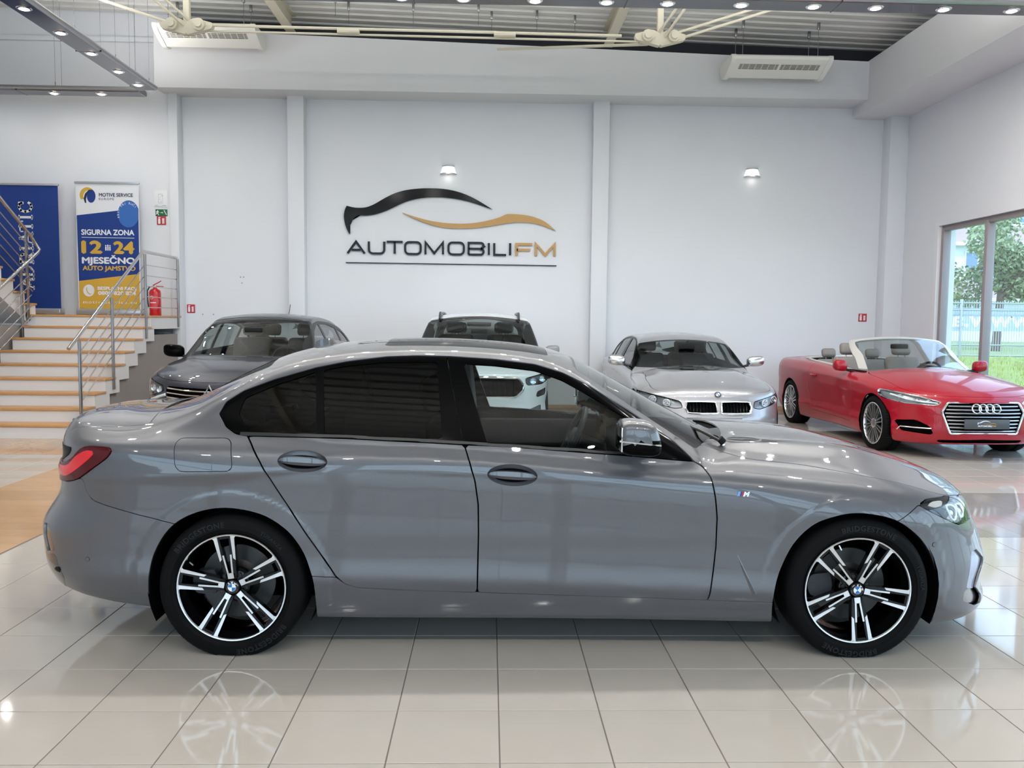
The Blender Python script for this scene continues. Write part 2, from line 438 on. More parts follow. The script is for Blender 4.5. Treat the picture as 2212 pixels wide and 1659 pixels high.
class Body:
    """cuts named panels out of a car surface and links them under one root.  side: -1 = right-hand side (local -y), +1 = left, 0 = both in one mesh"""
    def __init__(s, shape, root, ns, na, x0, x1, zs, a0=-62.0):
        s.S = shape; s.root = root
        s.P = shape.grid(ns, na, x0, x1, zs, a0); s.V, s.F = grid_mesh(s.P)
    def normals(s, V):
        e = 2e-3; V = np.asarray(V, float); n = np.zeros_like(V)
        for k in range(3):
            d = np.zeros(3); d[k] = e
            n[:, k] = s.S.F(V + d) - s.S.F(V - d)
        # the seam at y = 0 stays flat across
        n[:, 1] = np.where(V[:, 1] < 1e-4, 0, n[:, 1])
        l = np.linalg.norm(n, axis=1, keepdims=True); return n / np.maximum(l, 1e-9)
    def patch(s, x0, x1, z0, z1, nx, nz):
        """side view patch: y solved for each (x, z)"""
        X, Z = np.meshgrid(np.linspace(x0, x1, nx), np.linspace(z0, z1, nz), indexing='ij')
        lo = np.full(X.shape, .05); hi = np.full(X.shape, 1.15)
        for _ in range(26):
            m = .5 * (lo + hi); ins = s.S.F(np.stack([X, m, Z], -1)) < 0
            lo = np.where(ins, m, lo); hi = np.where(ins, hi, m)
        return grid_mesh(np.stack([X, lo, Z], -1))
    def cut(s, fields, base=None):
        V, F = base if base is not None else (s.V, s.F)
        for f in fields:
            if len(V) == 0: return V, []
            V, F = clip(V, F, f(V[:, 0], V[:, 1], V[:, 2]))
        return V, F
    def panel(s, name, fields, m, side=-1, parent=None, off=0.0, rim=.010, base=None, disp=None, normals='field'):
        V, F = s.cut(fields, base)
        if len(V) == 0: return None
        N = s.normals(V)
        V0 = V
        V = V + N * off
        if disp is not None: V = V + N * disp(V0[:, 0], V0[:, 1], V0[:, 2])[:, None]
        F = [tuple(f) for f in (F.tolist() if isinstance(F, np.ndarray) else F)]
        # orient faces outwards
        vote = 0
        for f0 in F[::max(1, len(F) // 60)]:
            c = np.cross(V[f0[1]] - V[f0[0]], V[f0[2]] - V[f0[0]]); vote += np.sign(c @ N[f0[0]])
        flip = vote < 0
        if flip: F = [f[::-1] for f in F]
        nb = len(V); RV = []; RN = []; RF = []
        if rim:
            cnt = {}
            for f in F:
                for a, b in zip(f, f[1:] + f[:1]):
                    k = (a, b) if a < b else (b, a); cnt[k] = None if k in cnt else (a, b)
            mp = {}
            for k, e in cnt.items():
                if e is None: continue
                a, b = e
                if V0[a, 1] < 2e-4 and V0[b, 1] < 2e-4: continue      # centre line
                t = V[b] - V[a]; L = np.linalg.norm(t)
                if L < 1e-7: continue
                out = np.cross(t / L, N[a])
                ids = []
                for q in (a, b):
                    if q not in mp:
                        mp[q] = nb + len(RV); RV += [V[q], V[q] - N[q] * rim]; RN += [out * .8 + N[q] * .6, out]
                    ids.append(mp[q])
                RF.append((ids[1], ids[0], ids[0] + 1, ids[1] + 1))
        VV = np.concatenate([V, np.array(RV)]) if RV else V
        NN = np.concatenate([N, np.array(RN)]) if RN else N
        FF = F + RF
        if side == 0:
            n = len(VV); VV = np.concatenate([VV, VV * [1, -1, 1]]); NN = np.concatenate([NN, NN * [1, -1, 1]])
            FF = FF + [tuple(i + n for i in f[::-1]) for f in FF]
        elif side == -1:
            VV = VV * [1, -1, 1]; NN = NN * [1, -1, 1]; FF = [f[::-1] for f in FF]
        me = bpy.data.meshes.new(name); me.from_pydata(VV.tolist(), [], FF)
        me.polygons.foreach_set('use_smooth', [True] * len(FF)); me.update()
        if normals == 'field':
            l = np.linalg.norm(NN, axis=1, keepdims=True); me.normals_split_custom_set_from_vertices((NN / np.maximum(l, 1e-9)).tolist())
        return link(name, me, m, parent if parent is not None else s.root)
    def both(s, name, fields, m, **kw):
        """the same panel on both flanks"""
        a = s.panel(name, fields, m, side=-1, **kw)
        if a is None: return None, None
        b = link(name, a.data, None, kw.get('parent') or s.root); b.scale = (1, -1, 1)
        return a, b
def inside(poly, g=0.0): return lambda x, y, z: poly_sdf(poly, x, z) - g
def outside(poly, g=0.0): return lambda x, y, z: -poly_sdf(poly, x, z) - g
def front_in(poly, g=0.0): return lambda x, y, z: poly_sdf(poly, y, z) - g      # seen from the front: (|y|, z)
def front_out(poly, g=0.0): return lambda x, y, z: -poly_sdf(poly, y, z) - g
def top_in(poly, g=0.0): return lambda x, y, z: poly_sdf(poly, x, y) - g
def top_out(poly, g=0.0): return lambda x, y, z: -poly_sdf(poly, x, y) - g
def circ(cx, cz, r): return [(cx + r * math.cos(2 * math.pi * k / 48), cz + r * math.sin(2 * math.pi * k / 48)) for k in range(48)]

# ---------------------------------------------------------------- wheels
M_TYRE = mat('tyre_rubber', rgb(11, 11, 12), rough=.7, spec=.12)
M_TTXT = mat('tyre_lettering', rgb(27, 27, 29), rough=.55, spec=.2)
M_RIMB = mat('rim_gloss_black', rgb(6, 6, 7), rough=.16, spec=.35)
M_RIMS = mat('rim_machined', (.74, .74, .75), rough=.28, metal=1)
M_DISC = mat('brake_disc', (.055, .054, .053), rough=.4, metal=.9)
M_CALI = mat('brake_caliper', rgb(52, 53, 57), rough=.5)
def tyre_mesh(R, W, rr, treads=True, n=72, flat=.012):
    """axis along y, outer face at y = 0, inner at y = +W"""
    prof = [(rr - .004, .012), (rr + .006, -.004), (rr + .02, -.010), (R - .062, -.020), (R - .04, -.020), (R - .022, -.013), (R - .008, .002), (R - .0035, .012), (R, .03),
            (R, W * .5 - .012), (R - .007, W * .5 - .009), (R - .007, W * .5 + .009), (R, W * .5 + .012), (R, W - .03), (R - .008, W - .002), (R - .03, W + .012), (R - .06, W + .018), (rr + .01, W + .008), (rr - .004, W - .012)]
    mb = MB().lathe(prof, n, axis='y')
    if treads:
        for k in range(n):
            a = 2 * math.pi * (k + .3) / n
            for y0, y1, da in ((-.002, .075, .028), (W - .075, W + .002, -.028)):
                for s in range(1):
                    c0, s0, c1, s1 = math.cos(a), math.sin(a), math.cos(a + da), math.sin(a + da); w = .0028
                    q = []
                    for (c, sn, y) in ((c0, s0, y0 if da > 0 else y0), (c1, s1, y1)):
                        rad = R - .0095 if y < .004 or y > W - .004 else R + .0008
                        tx, tz = -sn, c
                        q += [(c * rad - tx * w, y, sn * rad - tz * w), (c * rad + tx * w, y, sn * rad + tz * w)]
                    mb.groove = getattr(mb, 'groove', []) + [[q[0], q[1], q[3], q[2]]]
    return mb
def ring_text(body, size, R, a_mid, y, m, parent, name='lettering', flip=False, bold=.0, spacing=1.05, h=1.0):
    """raised lettering bent round the side wall; a_mid measured clockwise from the top, seen from outside (-y)"""
    v, f = text_geo(body, size, bold=bold, depth=.002, spacing=spacing)
    out = []
    for x, yy, z in v:
        if not flip: a = math.radians(a_mid) + x / R; r = R + yy * h
        else: a = math.radians(a_mid) - x / R; r = R - yy * h
        out.append((math.sin(a) * r, y - z, math.cos(a) * r))
    return MB().add(out, f).build(name, m, parent)
def roundel(parent, r, M, black=None, letters=True):
    """round badge: dark ring, quarters in blue and white, thin bright rim"""
    chrome = mat('badge_chrome', (.8, .8, .8), rough=.1, metal=1); blk = mat('badge_black', rgb(14, 14, 16), rough=.2)
    blu = mat('badge_blue', rgb(40, 110, 178), rough=.25); wht = mat('badge_white', rgb(235, 238, 240), rough=.25)
    b = MB().lathe([(.0005, -.004), (r * .97, -.004), (r, 0), (r, .006)], 32, M, axis='y').build('badge', blk, parent)
    MB().lathe([(r * .95, -.0045), (r * .98, -.006), (r * 1.01, -.004), (r * 1.01, 0)], 32, M, axis='y').build('badge_rim', chrome, b)
    for k in range(4):
        pts = [(0, -.0052, 0)] + [(r * .62 * math.cos(math.radians(90 * k + 10 * i)), -.0052, r * .62 * math.sin(math.radians(90 * k + 10 * i))) for i in range(10)]
        MB().add(pts, [tuple(range(11))[::-1]], False, M).build('badge_quarter', blu if k in (1, 3) else wht, b)
    MB().lathe([(r * .61, -.0053), (r * .66, -.0053)], 32, M, axis='y').build('badge_ring', chrome, b)
    if letters:
        for ch, a in (('B', -38), ('M', 0), ('W', 38)):
            v, f = text_geo(ch, r * .38, depth=.0006, bold=r * .01)
            an = math.radians(a); out = []
            for x, yy, z in v:
                rr = r * .68 + yy; t = an + x / (r * .8); out.append((math.sin(t) * rr, -.0055 - z, math.cos(t) * rr))
            MB().add(out, f, False, M).build('badge_letter', wht, b)
    return b
# ---------------------------------------------------------------- the hall
M_WALL = mat('wall_white', rgb(230, 231, 236), rough=.75, noise=.015, nscale=1.5, bump=.08, bscale=60)
M_BULK = mat('bulkhead_white', rgb(228, 228, 231), rough=.8, noise=.015, nscale=1.5)
M_GREYWALL = mat('grey_render', rgb(150, 143, 140), rough=.8, noise=.04, nscale=3)
M_TILE = mat('floor_tile', rgb(184, 176, 166), rough=.06, ior=1.62, noise=.06, nscale=3.5, rnd=.025)
M_GROUT = mat('tile_joint', rgb(108, 100, 96), rough=.8)
M_PLANK = mat('laminate_plank', rgb(184, 148, 112), ior=1.7, rough=.10, noise=.12, nscale=6, rnd=.08)
M_PLANK2 = mat('laminate_sky_tone', rgb(150, 140, 134), ior=1.8, rough=.07, noise=.10, nscale=6, rnd=.06)  # greyed so the colour stands in for the sky reflection on this strip
M_DECK = mat('ceiling_steel', rgb(222, 222, 220), rough=.55, metal=.0)
M_DARK = mat('dark_backing', rgb(48, 48, 54), rough=.8)
M_CREAM = mat('cream_steel', rgb(218, 211, 192), rough=.45)
M_CHROME = mat('brushed_steel', (.58, .57, .56), rough=.22, metal=1)
M_STEELD = mat('steel_post', (.34, .33, .33), rough=.3, metal=1)
M_WINFR = mat('window_frame_grey', rgb(150, 140, 142), rough=.4)
M_WINGL = glass('window_glass', (.93, .98, .98))
M_BLACK = mat('black_plastic', rgb(18, 18, 20), rough=.4)
XL, XR, YB, YF = -9.8, 7.06, 14.7, -8.0
T = 0.3965; GX, GY = 0.0499, 3.2335

# floor: joint bed, tiles, laminate strips
floor = struct(MB().box(XL - .3, XR + .3, YF - .3, YB + .3, -.12, -.0025).build('floor', M_GROUT), 'glossy beige tiled showroom floor with laminate strips', 'floor')
wood_zones = [(-4.35, -3.14, 1.2, 9.4, 'x'), (-9.7, -4.35, 9.4, 10.66, 'y'), (-3.14, 7.05, 5.95, 7.55, 'y')]
def in_wood(x, y): return any(a - .01 <= x <= b + .01 and c - .01 <= y <= d + .01 for a, b, c, d, _ in wood_zones)
def overlaps_wood(x0, x1, y0, y1): return [z for z in wood_zones if x0 < z[1] - .004 and x1 > z[0] + .004 and y0 < z[3] - .004 and y1 > z[2] + .004]
tile_me = None; small = []
cells = []
for i in range(int((XL - GX) / T) - 1, int((XR - GX) / T) + 1):
    for j in range(int((YF - GY) / T) - 1, int((YB - GY) / T) + 1):
        x0, y0 = GX + i * T, GY + j * T
        if x0 + T < XL or x0 > XR or y0 > YB or y0 + T < YF: continue
        cells.append((x0, y0))
def in_view(x, y):
    d = Vector((x, y, -EYE)); z = d.dot(_f)
    if z < .3: return False
    u = F_PX * d.dot(_r) / z; v = -F_PX * d.dot(_u) / z
    return abs(u) < 1106 + 150 and abs(v) < 830 + 150
full = [c for c in cells if not overlaps_wood(c[0], c[0] + T, c[1], c[1] + T) and c[0] + T < XR and c[0] > XL]
cut = [c for c in cells if c not in set(full)]
full.sort(key=lambda c: (not in_view(c[0] + T / 2, c[1] + T / 2), c[1]))
g = .0022
def tile_geo(x0, x1, y0, y1, b=.0015):
    v = [(x0, y0, -.004), (x1, y0, -.004), (x1, y1, -.004), (x0, y1, -.004), (x0, y0, -b), (x1, y0, -b), (x1, y1, -b), (x0, y1, -b),
         (x0 + b, y0 + b, 0), (x1 - b, y0 + b, 0), (x1 - b, y1 - b, 0), (x0 + b, y1 - b, 0)]
    f = [(8, 9, 10, 11)]
    for k in range(4):
        l = (k + 1) % 4; f += [(k, l, 4 + l, 4 + k), (4 + k, 4 + l, 8 + l, 8 + k)]
    return v, f
for n, (x0, y0) in enumerate(full[:290]):
    if tile_me is None:
        o = MB().add(*tile_geo(g, T - g, g, T - g)).build('tile', M_TILE, floor); tile_me = o.data
    else: o = link('tile', tile_me, None, floor)
    o.location = (x0, y0, 0)
rest = MB()
for x0, y0 in full[290:]: rest.add(*tile_geo(x0 + g, x0 + T - g, y0 + g, y0 + T - g))
for x0, y0 in cut:   # tiles trimmed along the laminate strips and the walls
    rects = [(max(x0, XL), min(x0 + T, XR), max(y0, YF), min(y0 + T, YB))]
    for z in wood_zones:
        new = []
        for a, b, c, d in rects:
            if a >= z[1] or b <= z[0] or c >= z[3] or d <= z[2]: new.append((a, b, c, d)); continue
            if a < z[0]: new.append((a, z[0], c, d))
            if b > z[1]: new.append((z[1], b, c, d))
            aa, bb = max(a, z[0]), min(b, z[1])
            if c < z[2]: new.append((aa, bb, c, z[2]))
            if d > z[3]: new.append((aa, bb, z[3], d))
        rects = new
    for a, b, c, d in rects:
        if b - a > .02 and d - c > .02: rest.add(*tile_geo(a + g, b - g, c + g, d - g))
rest.build('tile_field', M_TILE, floor, kind='stuff')
pw = .195; plank_cache = {}
for a, b, c, d, ax in wood_zones:
    lo, hi = (c, d) if ax == 'x' else (a, b)
    n = max(1, round((hi - lo) / pw)); w = (hi - lo) / n
    for k in range(n):
        sz = (round(b - a, 4), round(w, 4)) if ax == 'x' else (round(w, 4), round(d - c, 4))
        if sz not in plank_cache:
            o = MB().add(*tile_geo(.0008, sz[0] - .0008, .0008, sz[1] - .0008, .001)).build('plank', M_PLANK2 if a < -3 and b > 6 else M_PLANK, floor); plank_cache[sz] = o.data
        else: o = link('plank', plank_cache[sz], None, floor)
        o.location = (a, c + k * w, .0005) if ax == 'x' else (a + k * w, c, .0005)

# back wall with pilasters, fascia beam, bulkhead on the right
struct(MB().box(-5.25, XR, YB, YB + .25, 0, 5.3).build('wall_back', M_WALL), 'white plastered back wall carrying the sign', 'wall')
struct(MB().box(XL, -5.21, 14.5, YB + .25, 0, 7.4).build('wall_stair', M_WALL), 'white wall behind the stair landing', 'wall')
struct(MB().bbox(XL, -5.42, 14.44, 14.5, 6.02, 6.10, .01).build('trim_ledge', M_WALL), 'thin ledge line high on the wall above the stairs', 'ledge')
def pil(name, x0, x1, y0, lab):
    struct(MB().bbox(x0, x1, y0, YB + .05, -.01, 5.25, .008).build(name, M_WALL), lab, 'pilaster')
pil('trim_1', -5.335, -5.19, 14.46, 'narrow white corner strip beside the stair landing')
pil('trim_2', -3.39, -3.12, 14.5, 'white pilaster behind the dark blue car')
pil('trim_3', 1.727, 2.0, 14.5, 'white pilaster to the right of the wall sign')
pil('trim_4', 6.75, 7.1, 14.42, 'white corner pilaster beside the window wall')
for i, (x0, x1) in enumerate(((-5.19, -3.39), (-3.12, 1.727), (2.0, 6.75))):
    struct(MB().bbox(x0, x1, 14.68, 14.71, 0, .075, .004).build('baseboard_back_%d' % (i + 1), M_PLANK), 'low wooden skirting strip along the back wall', 'skirting')
def ztop(x): return 6.125 - .0262 * (x + 5.3)
fz = MB(); fz.prism([(-5.41, 5.21), (6.24, 5.21), (6.24, ztop(6.24)), (-5.41, ztop(-5.41))], 14.1, 14.95, 'y')
struct(fz.build('trim_fascia', M_BULK), 'deep white fascia beam under the steel roof', 'beam')
struct(MB().box(6.2, 7.3, YF, YB + .2, 5.03, 5.84).build('trim_bulkhead', M_BULK), 'white boxed bulkhead running along the window wall', 'bulkhead')
struct(MB().box(XL - .25, XL, YF, YB + .25, 0, 7.4).build('wall_left', M_WALL), 'white side wall beyond the stairs', 'wall')

# window wall on the right
WZ0, WZ1 = .06, 3.02
posts = [13.27, 12.09, 10.90]
while posts[-1] > -6.5: posts.append(posts[-1] - 1.19)
yend = posts[-1]
rw = MB()
rw.box(XR, XR + .3, 13.33, YB + .3, 0, 6.0); rw.box(XR, XR + .3, YF - .3, yend, 0, 6.0)
rw.box(XR, XR + .3, yend, 13.33, WZ1 + .06, 6.0); rw.box(XR, XR + .3, yend, 13.33, -.1, WZ0); rw.box(XR + .1, XR + .3, YF - .3, YB + .3, 5.9, 7.0)
struct(rw.build('wall_right', M_WALL), 'white window wall on the right', 'wall')
win = struct(thing('window_1', 'tall glazed shop window with grey frame and mirrored lettering', 'window', (0, 0, 0)))
fr = MB(); fr.bbox(XR + .06, XR + .16, yend, 13.33, WZ1 - .02, WZ1 + .07, .006); fr.bbox(XR + .06, XR + .16, yend, 13.33, WZ0 - .02, WZ0 + .06, .006)
fr.build('window_frame', M_WINFR, win)
for y in posts: MB().bbox(XR + .05, XR + .17, y - .03, y + .045, WZ0, WZ1 + .02, .006).build('mullion', M_WINFR, win)
MB().box(XR - .005, XR + .06, 13.31, 13.40, 0, WZ1 + .11).build('window_reveal', mat('reveal_white', rgb(235, 233, 235), rough=.6), win)
for y0, y1 in zip(posts[1:], posts[:-1]):
    MB().box(XR + .10, XR + .112, y0 + .03, y1 - .02, WZ0 + .05, WZ1 - .01).build('pane', M_WINGL, win)
# unseen wall behind the camera; upper glazing added for daylight on fascia and ceiling
fw = MB()
fw.box(XL - .25, XR + .3, YF - .25, YF, 5.7, 7.4); fw.box(XL - .25, XR + .3, YF - .25, YF, 3.15, 3.35); fw.box(XL - .25, XR + .3, YF - .25, YF, -.1, .5)
for x in (XL, -6.2, -2.6, 1.0, 4.6, XR - .3): fw.box(x, x + .35, YF - .25, YF, .5, 5.7)
struct(fw.build('wall_front', M_WALL), 'white shop front wall opposite the sign wall', 'wall')
fg = struct(thing('window_2', 'wide shop front glazing opposite the sign wall', 'window'))
for x0, x1 in ((XL + .35, -6.2), (-5.85, -2.6), (-2.25, 1.0), (1.35, 4.6), (4.95, XR - .3)):
    MB().box(x0, x1, YF - .14, YF - .128, .5, 3.15).build('pane', M_WINGL, fg); MB().box(x0, x1, YF - .14, YF - .128, 3.35, 5.7).build('pane', M_WINGL, fg)

# steel roof deck: trapezoid sheets, ribs along X, falling to the right
prof = []
y = YF - .2; z = 0
while y < 15.2:
    prof += [(y, 0), (y + .13, 0), (y + .16, .06), (y + .22, .06)]; y += .25
v = []; f = []
for k, x in enumerate((XL - .2, 7.3)):
    for yy, zz in prof: v.append((x, yy, 6.46 - .0262 * (x + 5.3) + zz))
n = len(prof)
for i in range(n - 1): f.append((i, i + 1, n + i + 1, n + i))
deck = struct(MB().add(v, f).build('ceiling', M_DECK), 'ribbed steel roof deck', 'ceiling')
struct(MB().box(XL - .3, 7.5, YF - .4, 15.3, 6.9, 7.0).build('roof_slab', M_DARK), 'dark roof covering above the deck', 'roof')
struct(MB().box(-5.41, 7.6, 14.62, 14.66, 5.7, 7.0).build('trim_eaves_shade', M_DARK), 'dark sheet closing the gap above the fascia beam, shade put into its colour', 'gap')  # dark sheet: the shade of the gap is put into its colour

# ---------------------------------------------------------------- lighting rails with downlights
M_ALU = mat('rail_aluminium', (.40, .40, .42), rough=.28, metal=.95)
M_TRAY = mat('rail_tray', (.10, .10, .115), rough=.16, metal=.85)
M_LAMP = mat('lamp_glow', (1, 1, 1), emit=(1, .985, .96), estr=14)
M_BEZEL = mat('lamp_bezel', (.75, .75, .76), rough=.15, metal=1)
M_WIRE = mat('steel_wire', rgb(120, 120, 125), rough=.4, metal=.6)
LAMP_W = 17.0
_lamp = {}
def downlight(parent, x, y, z, power=LAMP_W):
    if not _lamp:
        _lamp['ring'] = MB().lathe([(.052, .004), (.056, -.008), (.078, -.006), (.086, .001), (.080, .004)], 20).build('bezel', M_BEZEL)
        _lamp['disc'] = MB().lathe([(.001, -.020), (.030, -.018), (.050, -.010), (.054, .002)], 16).build('bulb', M_LAMP)
        ring, disc = _lamp['ring'], _lamp['disc']
    else:
        ring = link('bezel', _lamp['ring'].data, None); disc = link('bulb', _lamp['disc'].data, None)
    ring.parent = parent; ring.location = (x, y, z - .001); disc.parent = ring
    ld = _lamp.get('light%g' % power)
    if ld is None:
        ld = bpy.data.lights.new('downlight', 'AREA'); ld.shape = 'DISK'; ld.size = .10; ld.energy = power; ld.color = (1.0, .975, .94); _lamp['light%g' % power] = ld
    lo = bpy.data.objects.new('downlight', ld); COL.objects.link(lo); lo.parent = parent; lo.location = (x, y, z - .02)
def rail(a, b, z, lamps, label, axis, wires=True, w=.34, power=LAMP_W, roof=6.4, up=0):
    r = thing('light_rail', label, 'light rail', (0, 0, 0), group='ceiling light rails')
    h = .085; prof = []
    for k in range(9):
        t = -math.pi / 2 + math.pi * k / 8; prof.append((w / 2 - .042 + .042 * math.cos(t), h / 2 + h / 2 * math.sin(t)))
    for k in range(9):
        t = math.pi / 2 + math.pi * k / 8; prof.append((-w / 2 + .042 + .042 * math.cos(t), h / 2 + h / 2 * math.sin(t)))
    mb = MB()
    if axis == 'x': mb.prism([(a[1] + p, z + q) for p, q in prof], a[0], b[0], 'x', smooth=True)
    else: mb.prism([(a[0] + p, z + q) for p, q in prof], a[1], b[1], 'y', smooth=True)
    body = mb.build('rail_body', M_ALU, r, sharp=40)
    e = w / 2 - .030
    (MB().box(a[0] + .02, b[0] - .02, a[1] - e, a[1] + e, z - .0005, z + .001) if axis == 'x' else MB().box(a[0] - e, a[0] + e, a[1] + .02, b[1] - .02, z - .0005, z + .001)).build('lamp_tray', M_TRAY, body)
    L = (b[0] - a[0]) if axis == 'x' else (b[1] - a[1])
    n = max(1, int(L / 2.4))
    for k in range(1, n + 1):    # joints between rail lengths
        t = k / (n + 1)
        if axis == 'x': MB().box(a[0] + L * t - .004, a[0] + L * t + .004, a[1] - w / 2 + .002, a[1] + w / 2 - .002, z - .0012, z + .02).build('rail_joint', M_BLACK, body)
        else: MB().box(a[0] - w / 2 + .002, a[0] + w / 2 - .002, a[1] + L * t - .004, a[1] + L * t + .004, z - .0012, z + .02).build('rail_joint', M_BLACK, body)
    if up:      # unseen upward light added on the rail to brighten the roof deck and fascia
        ud = bpy.data.lights.new('deck_fill', 'AREA'); ud.shape = 'RECTANGLE'; ud.size = (L - .4) if axis == 'x' else .16; ud.size_y = .16 if axis == 'x' else L - .4; ud.energy = up; ud.color = (1, .98, .95)
        uo = bpy.data.objects.new('deck_fill', ud); COL.objects.link(uo); uo.parent = r; uo.rotation_euler = (math.pi, 0, 0)
        uo.location = (a[0] + L / 2, a[1], z + h + .02) if axis == 'x' else (a[0], a[1] + L / 2, z + h + .02)
    for t in lamps: downlight(r, *((t, a[1], z) if axis == 'x' else (a[0], t, z)), power)
    if wires:
        m = max(2, int(L / 1.1))
        for k in range(m + 1):
            t = .15 + (L - .3) * k / m
            p = (a[0] + t, a[1]) if axis == 'x' else (a[0], a[1] + t)
            for s in (-.1, .1):
                q = (p[0], p[1] + s) if axis == 'x' else (p[0] + s, p[1])
                MB().tube([(q[0], q[1], z + h - .005), (q[0], q[1], z + h + .06)], .006, 6).tube([(q[0], q[1], z + h), (q[0], q[1], roof)], .0022, 5).build('hanger_wire', M_WIRE, r)
    return r
rail((-5.48, 9.5), (6.1, 9.5), 5.0, [-3.15, -2.55, -1.77, -.98, -.31, .47, 1.25, 1.92, 2.73, 3.53, 4.22, 4.98, 5.74], 'long light rail with many downlights along the top of the picture', 'x', up=190)
rail((-5.30, 9.7), (-5.30, 13.5), 5.0, [10.05, 10.87, 11.68, 12.5, 13.18], 'slanting light rail at the upper left with five lit downlights', 'y', power=5.0, up=40)
rail((-9.2, 13.75), (-5.46, 13.75), 5.0, [-7.9, -6.83, -6.1], 'short light rail seen edge on above the stair banners', 'x', power=2.5)
for k, yy in enumerate((5.6, -.6)):  # second rail is unseen, added to light the foreground floor
    rail((-5.2, yy), (5.8, yy), 5.0, [-4.7 + 1.05 * i for i in range(10)], ['light rail above the grey sedan', 'light rail above the tile floor in front of the sedan', 'light rail near the shop front opposite'][k], 'x', wires=False, up=150)

# ---------------------------------------------------------------- steel roof beams and cable truss
def roofz(x): return 6.46 - .0262 * (x + 5.3)
for x, lab in ((-3.24, 'cream steel roof beam above the dark blue car'), (1.90, 'cream steel roof beam above the silver car'), (-8.4, 'cream steel roof beam above the stairs')):
    b = MB(); z = roofz(x)
    b.box(x - .075, x + .075, YF, 14.2, z - .27, z - .255); b.box(x - .008, x + .008, YF, 14.2, z - .255, z - .02); b.box(x - .075, x + .075, YF, 14.2, z - .02, z - .005)
    tag(b.build('roof_beam', M_CREAM), lab, 'roof beam', 'steel roof beams', 'structure')
tr = thing('roof_truss', 'cream steel rod truss with round pinned joints under the roof', 'truss')
NL, NR = Vector((-3.87, 11.2, 5.2)), Vector((2.19, 11.29, 5.2))
def rods(p, q, off=.045, r=.017):
    p, q = Vector(p), Vector(q); d = (q - p).normalized(); s = d.cross(Vector((0, 1, 0)))
    if s.length < .1: s = Vector((1, 0, 0))
    s.normalize()
    for sg in (-1, 1): MB().tube([p + s * off * sg, q + s * off * sg], r, 10).build('rod', M_CREAM, tr)
def single(p, q, r=.02): MB().tube([p, q], r, 10).build('rod', M_CREAM, tr)
MB().tube([NL + Vector((.28, 0, .035)), NR + Vector((-.5, 0, .035))], .018, 10).build('rod', M_CREAM, tr)
MB().tube([NL + Vector((.28, .02, -.03)), NR + Vector((-.28, .02, -.03))], .014, 10).build('rod', M_CREAM, tr)
for k in (1.9, 3.9): MB().tube([NL + Vector((k, 0, -.005)), NL + Vector((k + .28, 0, -.005))], .034, 10).build('turnbuckle', M_CREAM, tr)
single(NL + Vector((-.2, 0, .05)), (-7.6, 11.1, 6.35), .018)
rods(NL + Vector((0, -.05, .05)), (-5.3, 9.0, 6.4)); rods(NR + Vector((.15, 0, .02)), (5.6, 11.0, 6.2), .04, .018); rods(NR + Vector((.02, -.05, .05)), (3.0, 9.2, 6.25))
single(NR + Vector((-.15, .05, -.05)), (.1, 13.6, 5.75), .02)
for N in (NL, NR):
    MB().bbox(N.x - .04, N.x + .04, N.y - .04, N.y + .04, N.z + .04, roofz(N.x) - .02, .012).build('post', M_CREAM, tr)
    for sx in (-1, 1):
        c = N + Vector((.17 * sx, -.05, .02))
        g = MB(); g.prism(round_poly([(N.x, N.z - .10), (N.x + .32 * sx, N.z - .02), (N.x + .34 * sx, N.z + .05), (N.x + .10 * sx, N.z + .11), (N.x, N.z + .06)], .03), N.y - .045, N.y + .045, 'y')
        gp = g.build('gusset', M_CREAM, tr)
        MB().lathe([(.001, -.075), (.045, -.075), (.045, -.045), (.075, -.045), (.078, .03)], 20, Matrix.Translation(c), axis='y').build('joint_pin', M_CREAM, gp)
# threaded hangers under the deck
for i, (x, y) in enumerate(sorted([(-2.35, 13.2), (-2.2, 13.5), (-.2, 13.3), (.0, 13.6), (1.3, 13.6), (2.6, 13.4), (2.85, 13.7), (-1.2, 13.4), (.7, 13.5)])):
    h = MB(); zt = roofz(x); h.bbox(x - .018, x + .018, y - .018, y + .018, zt - .12, zt + .01, .004); h.tube([(x, y, zt - .32), (x, y, zt)], .005, 6)
    tag(h.build('ceiling_hanger', M_STEELD), 'thin steel hanger rod under the roof deck, %s counted from the stairs' % ('first second third fourth fifth sixth seventh eighth ninth'.split()[i]), 'hanger', 'hanger rods under the roof deck')

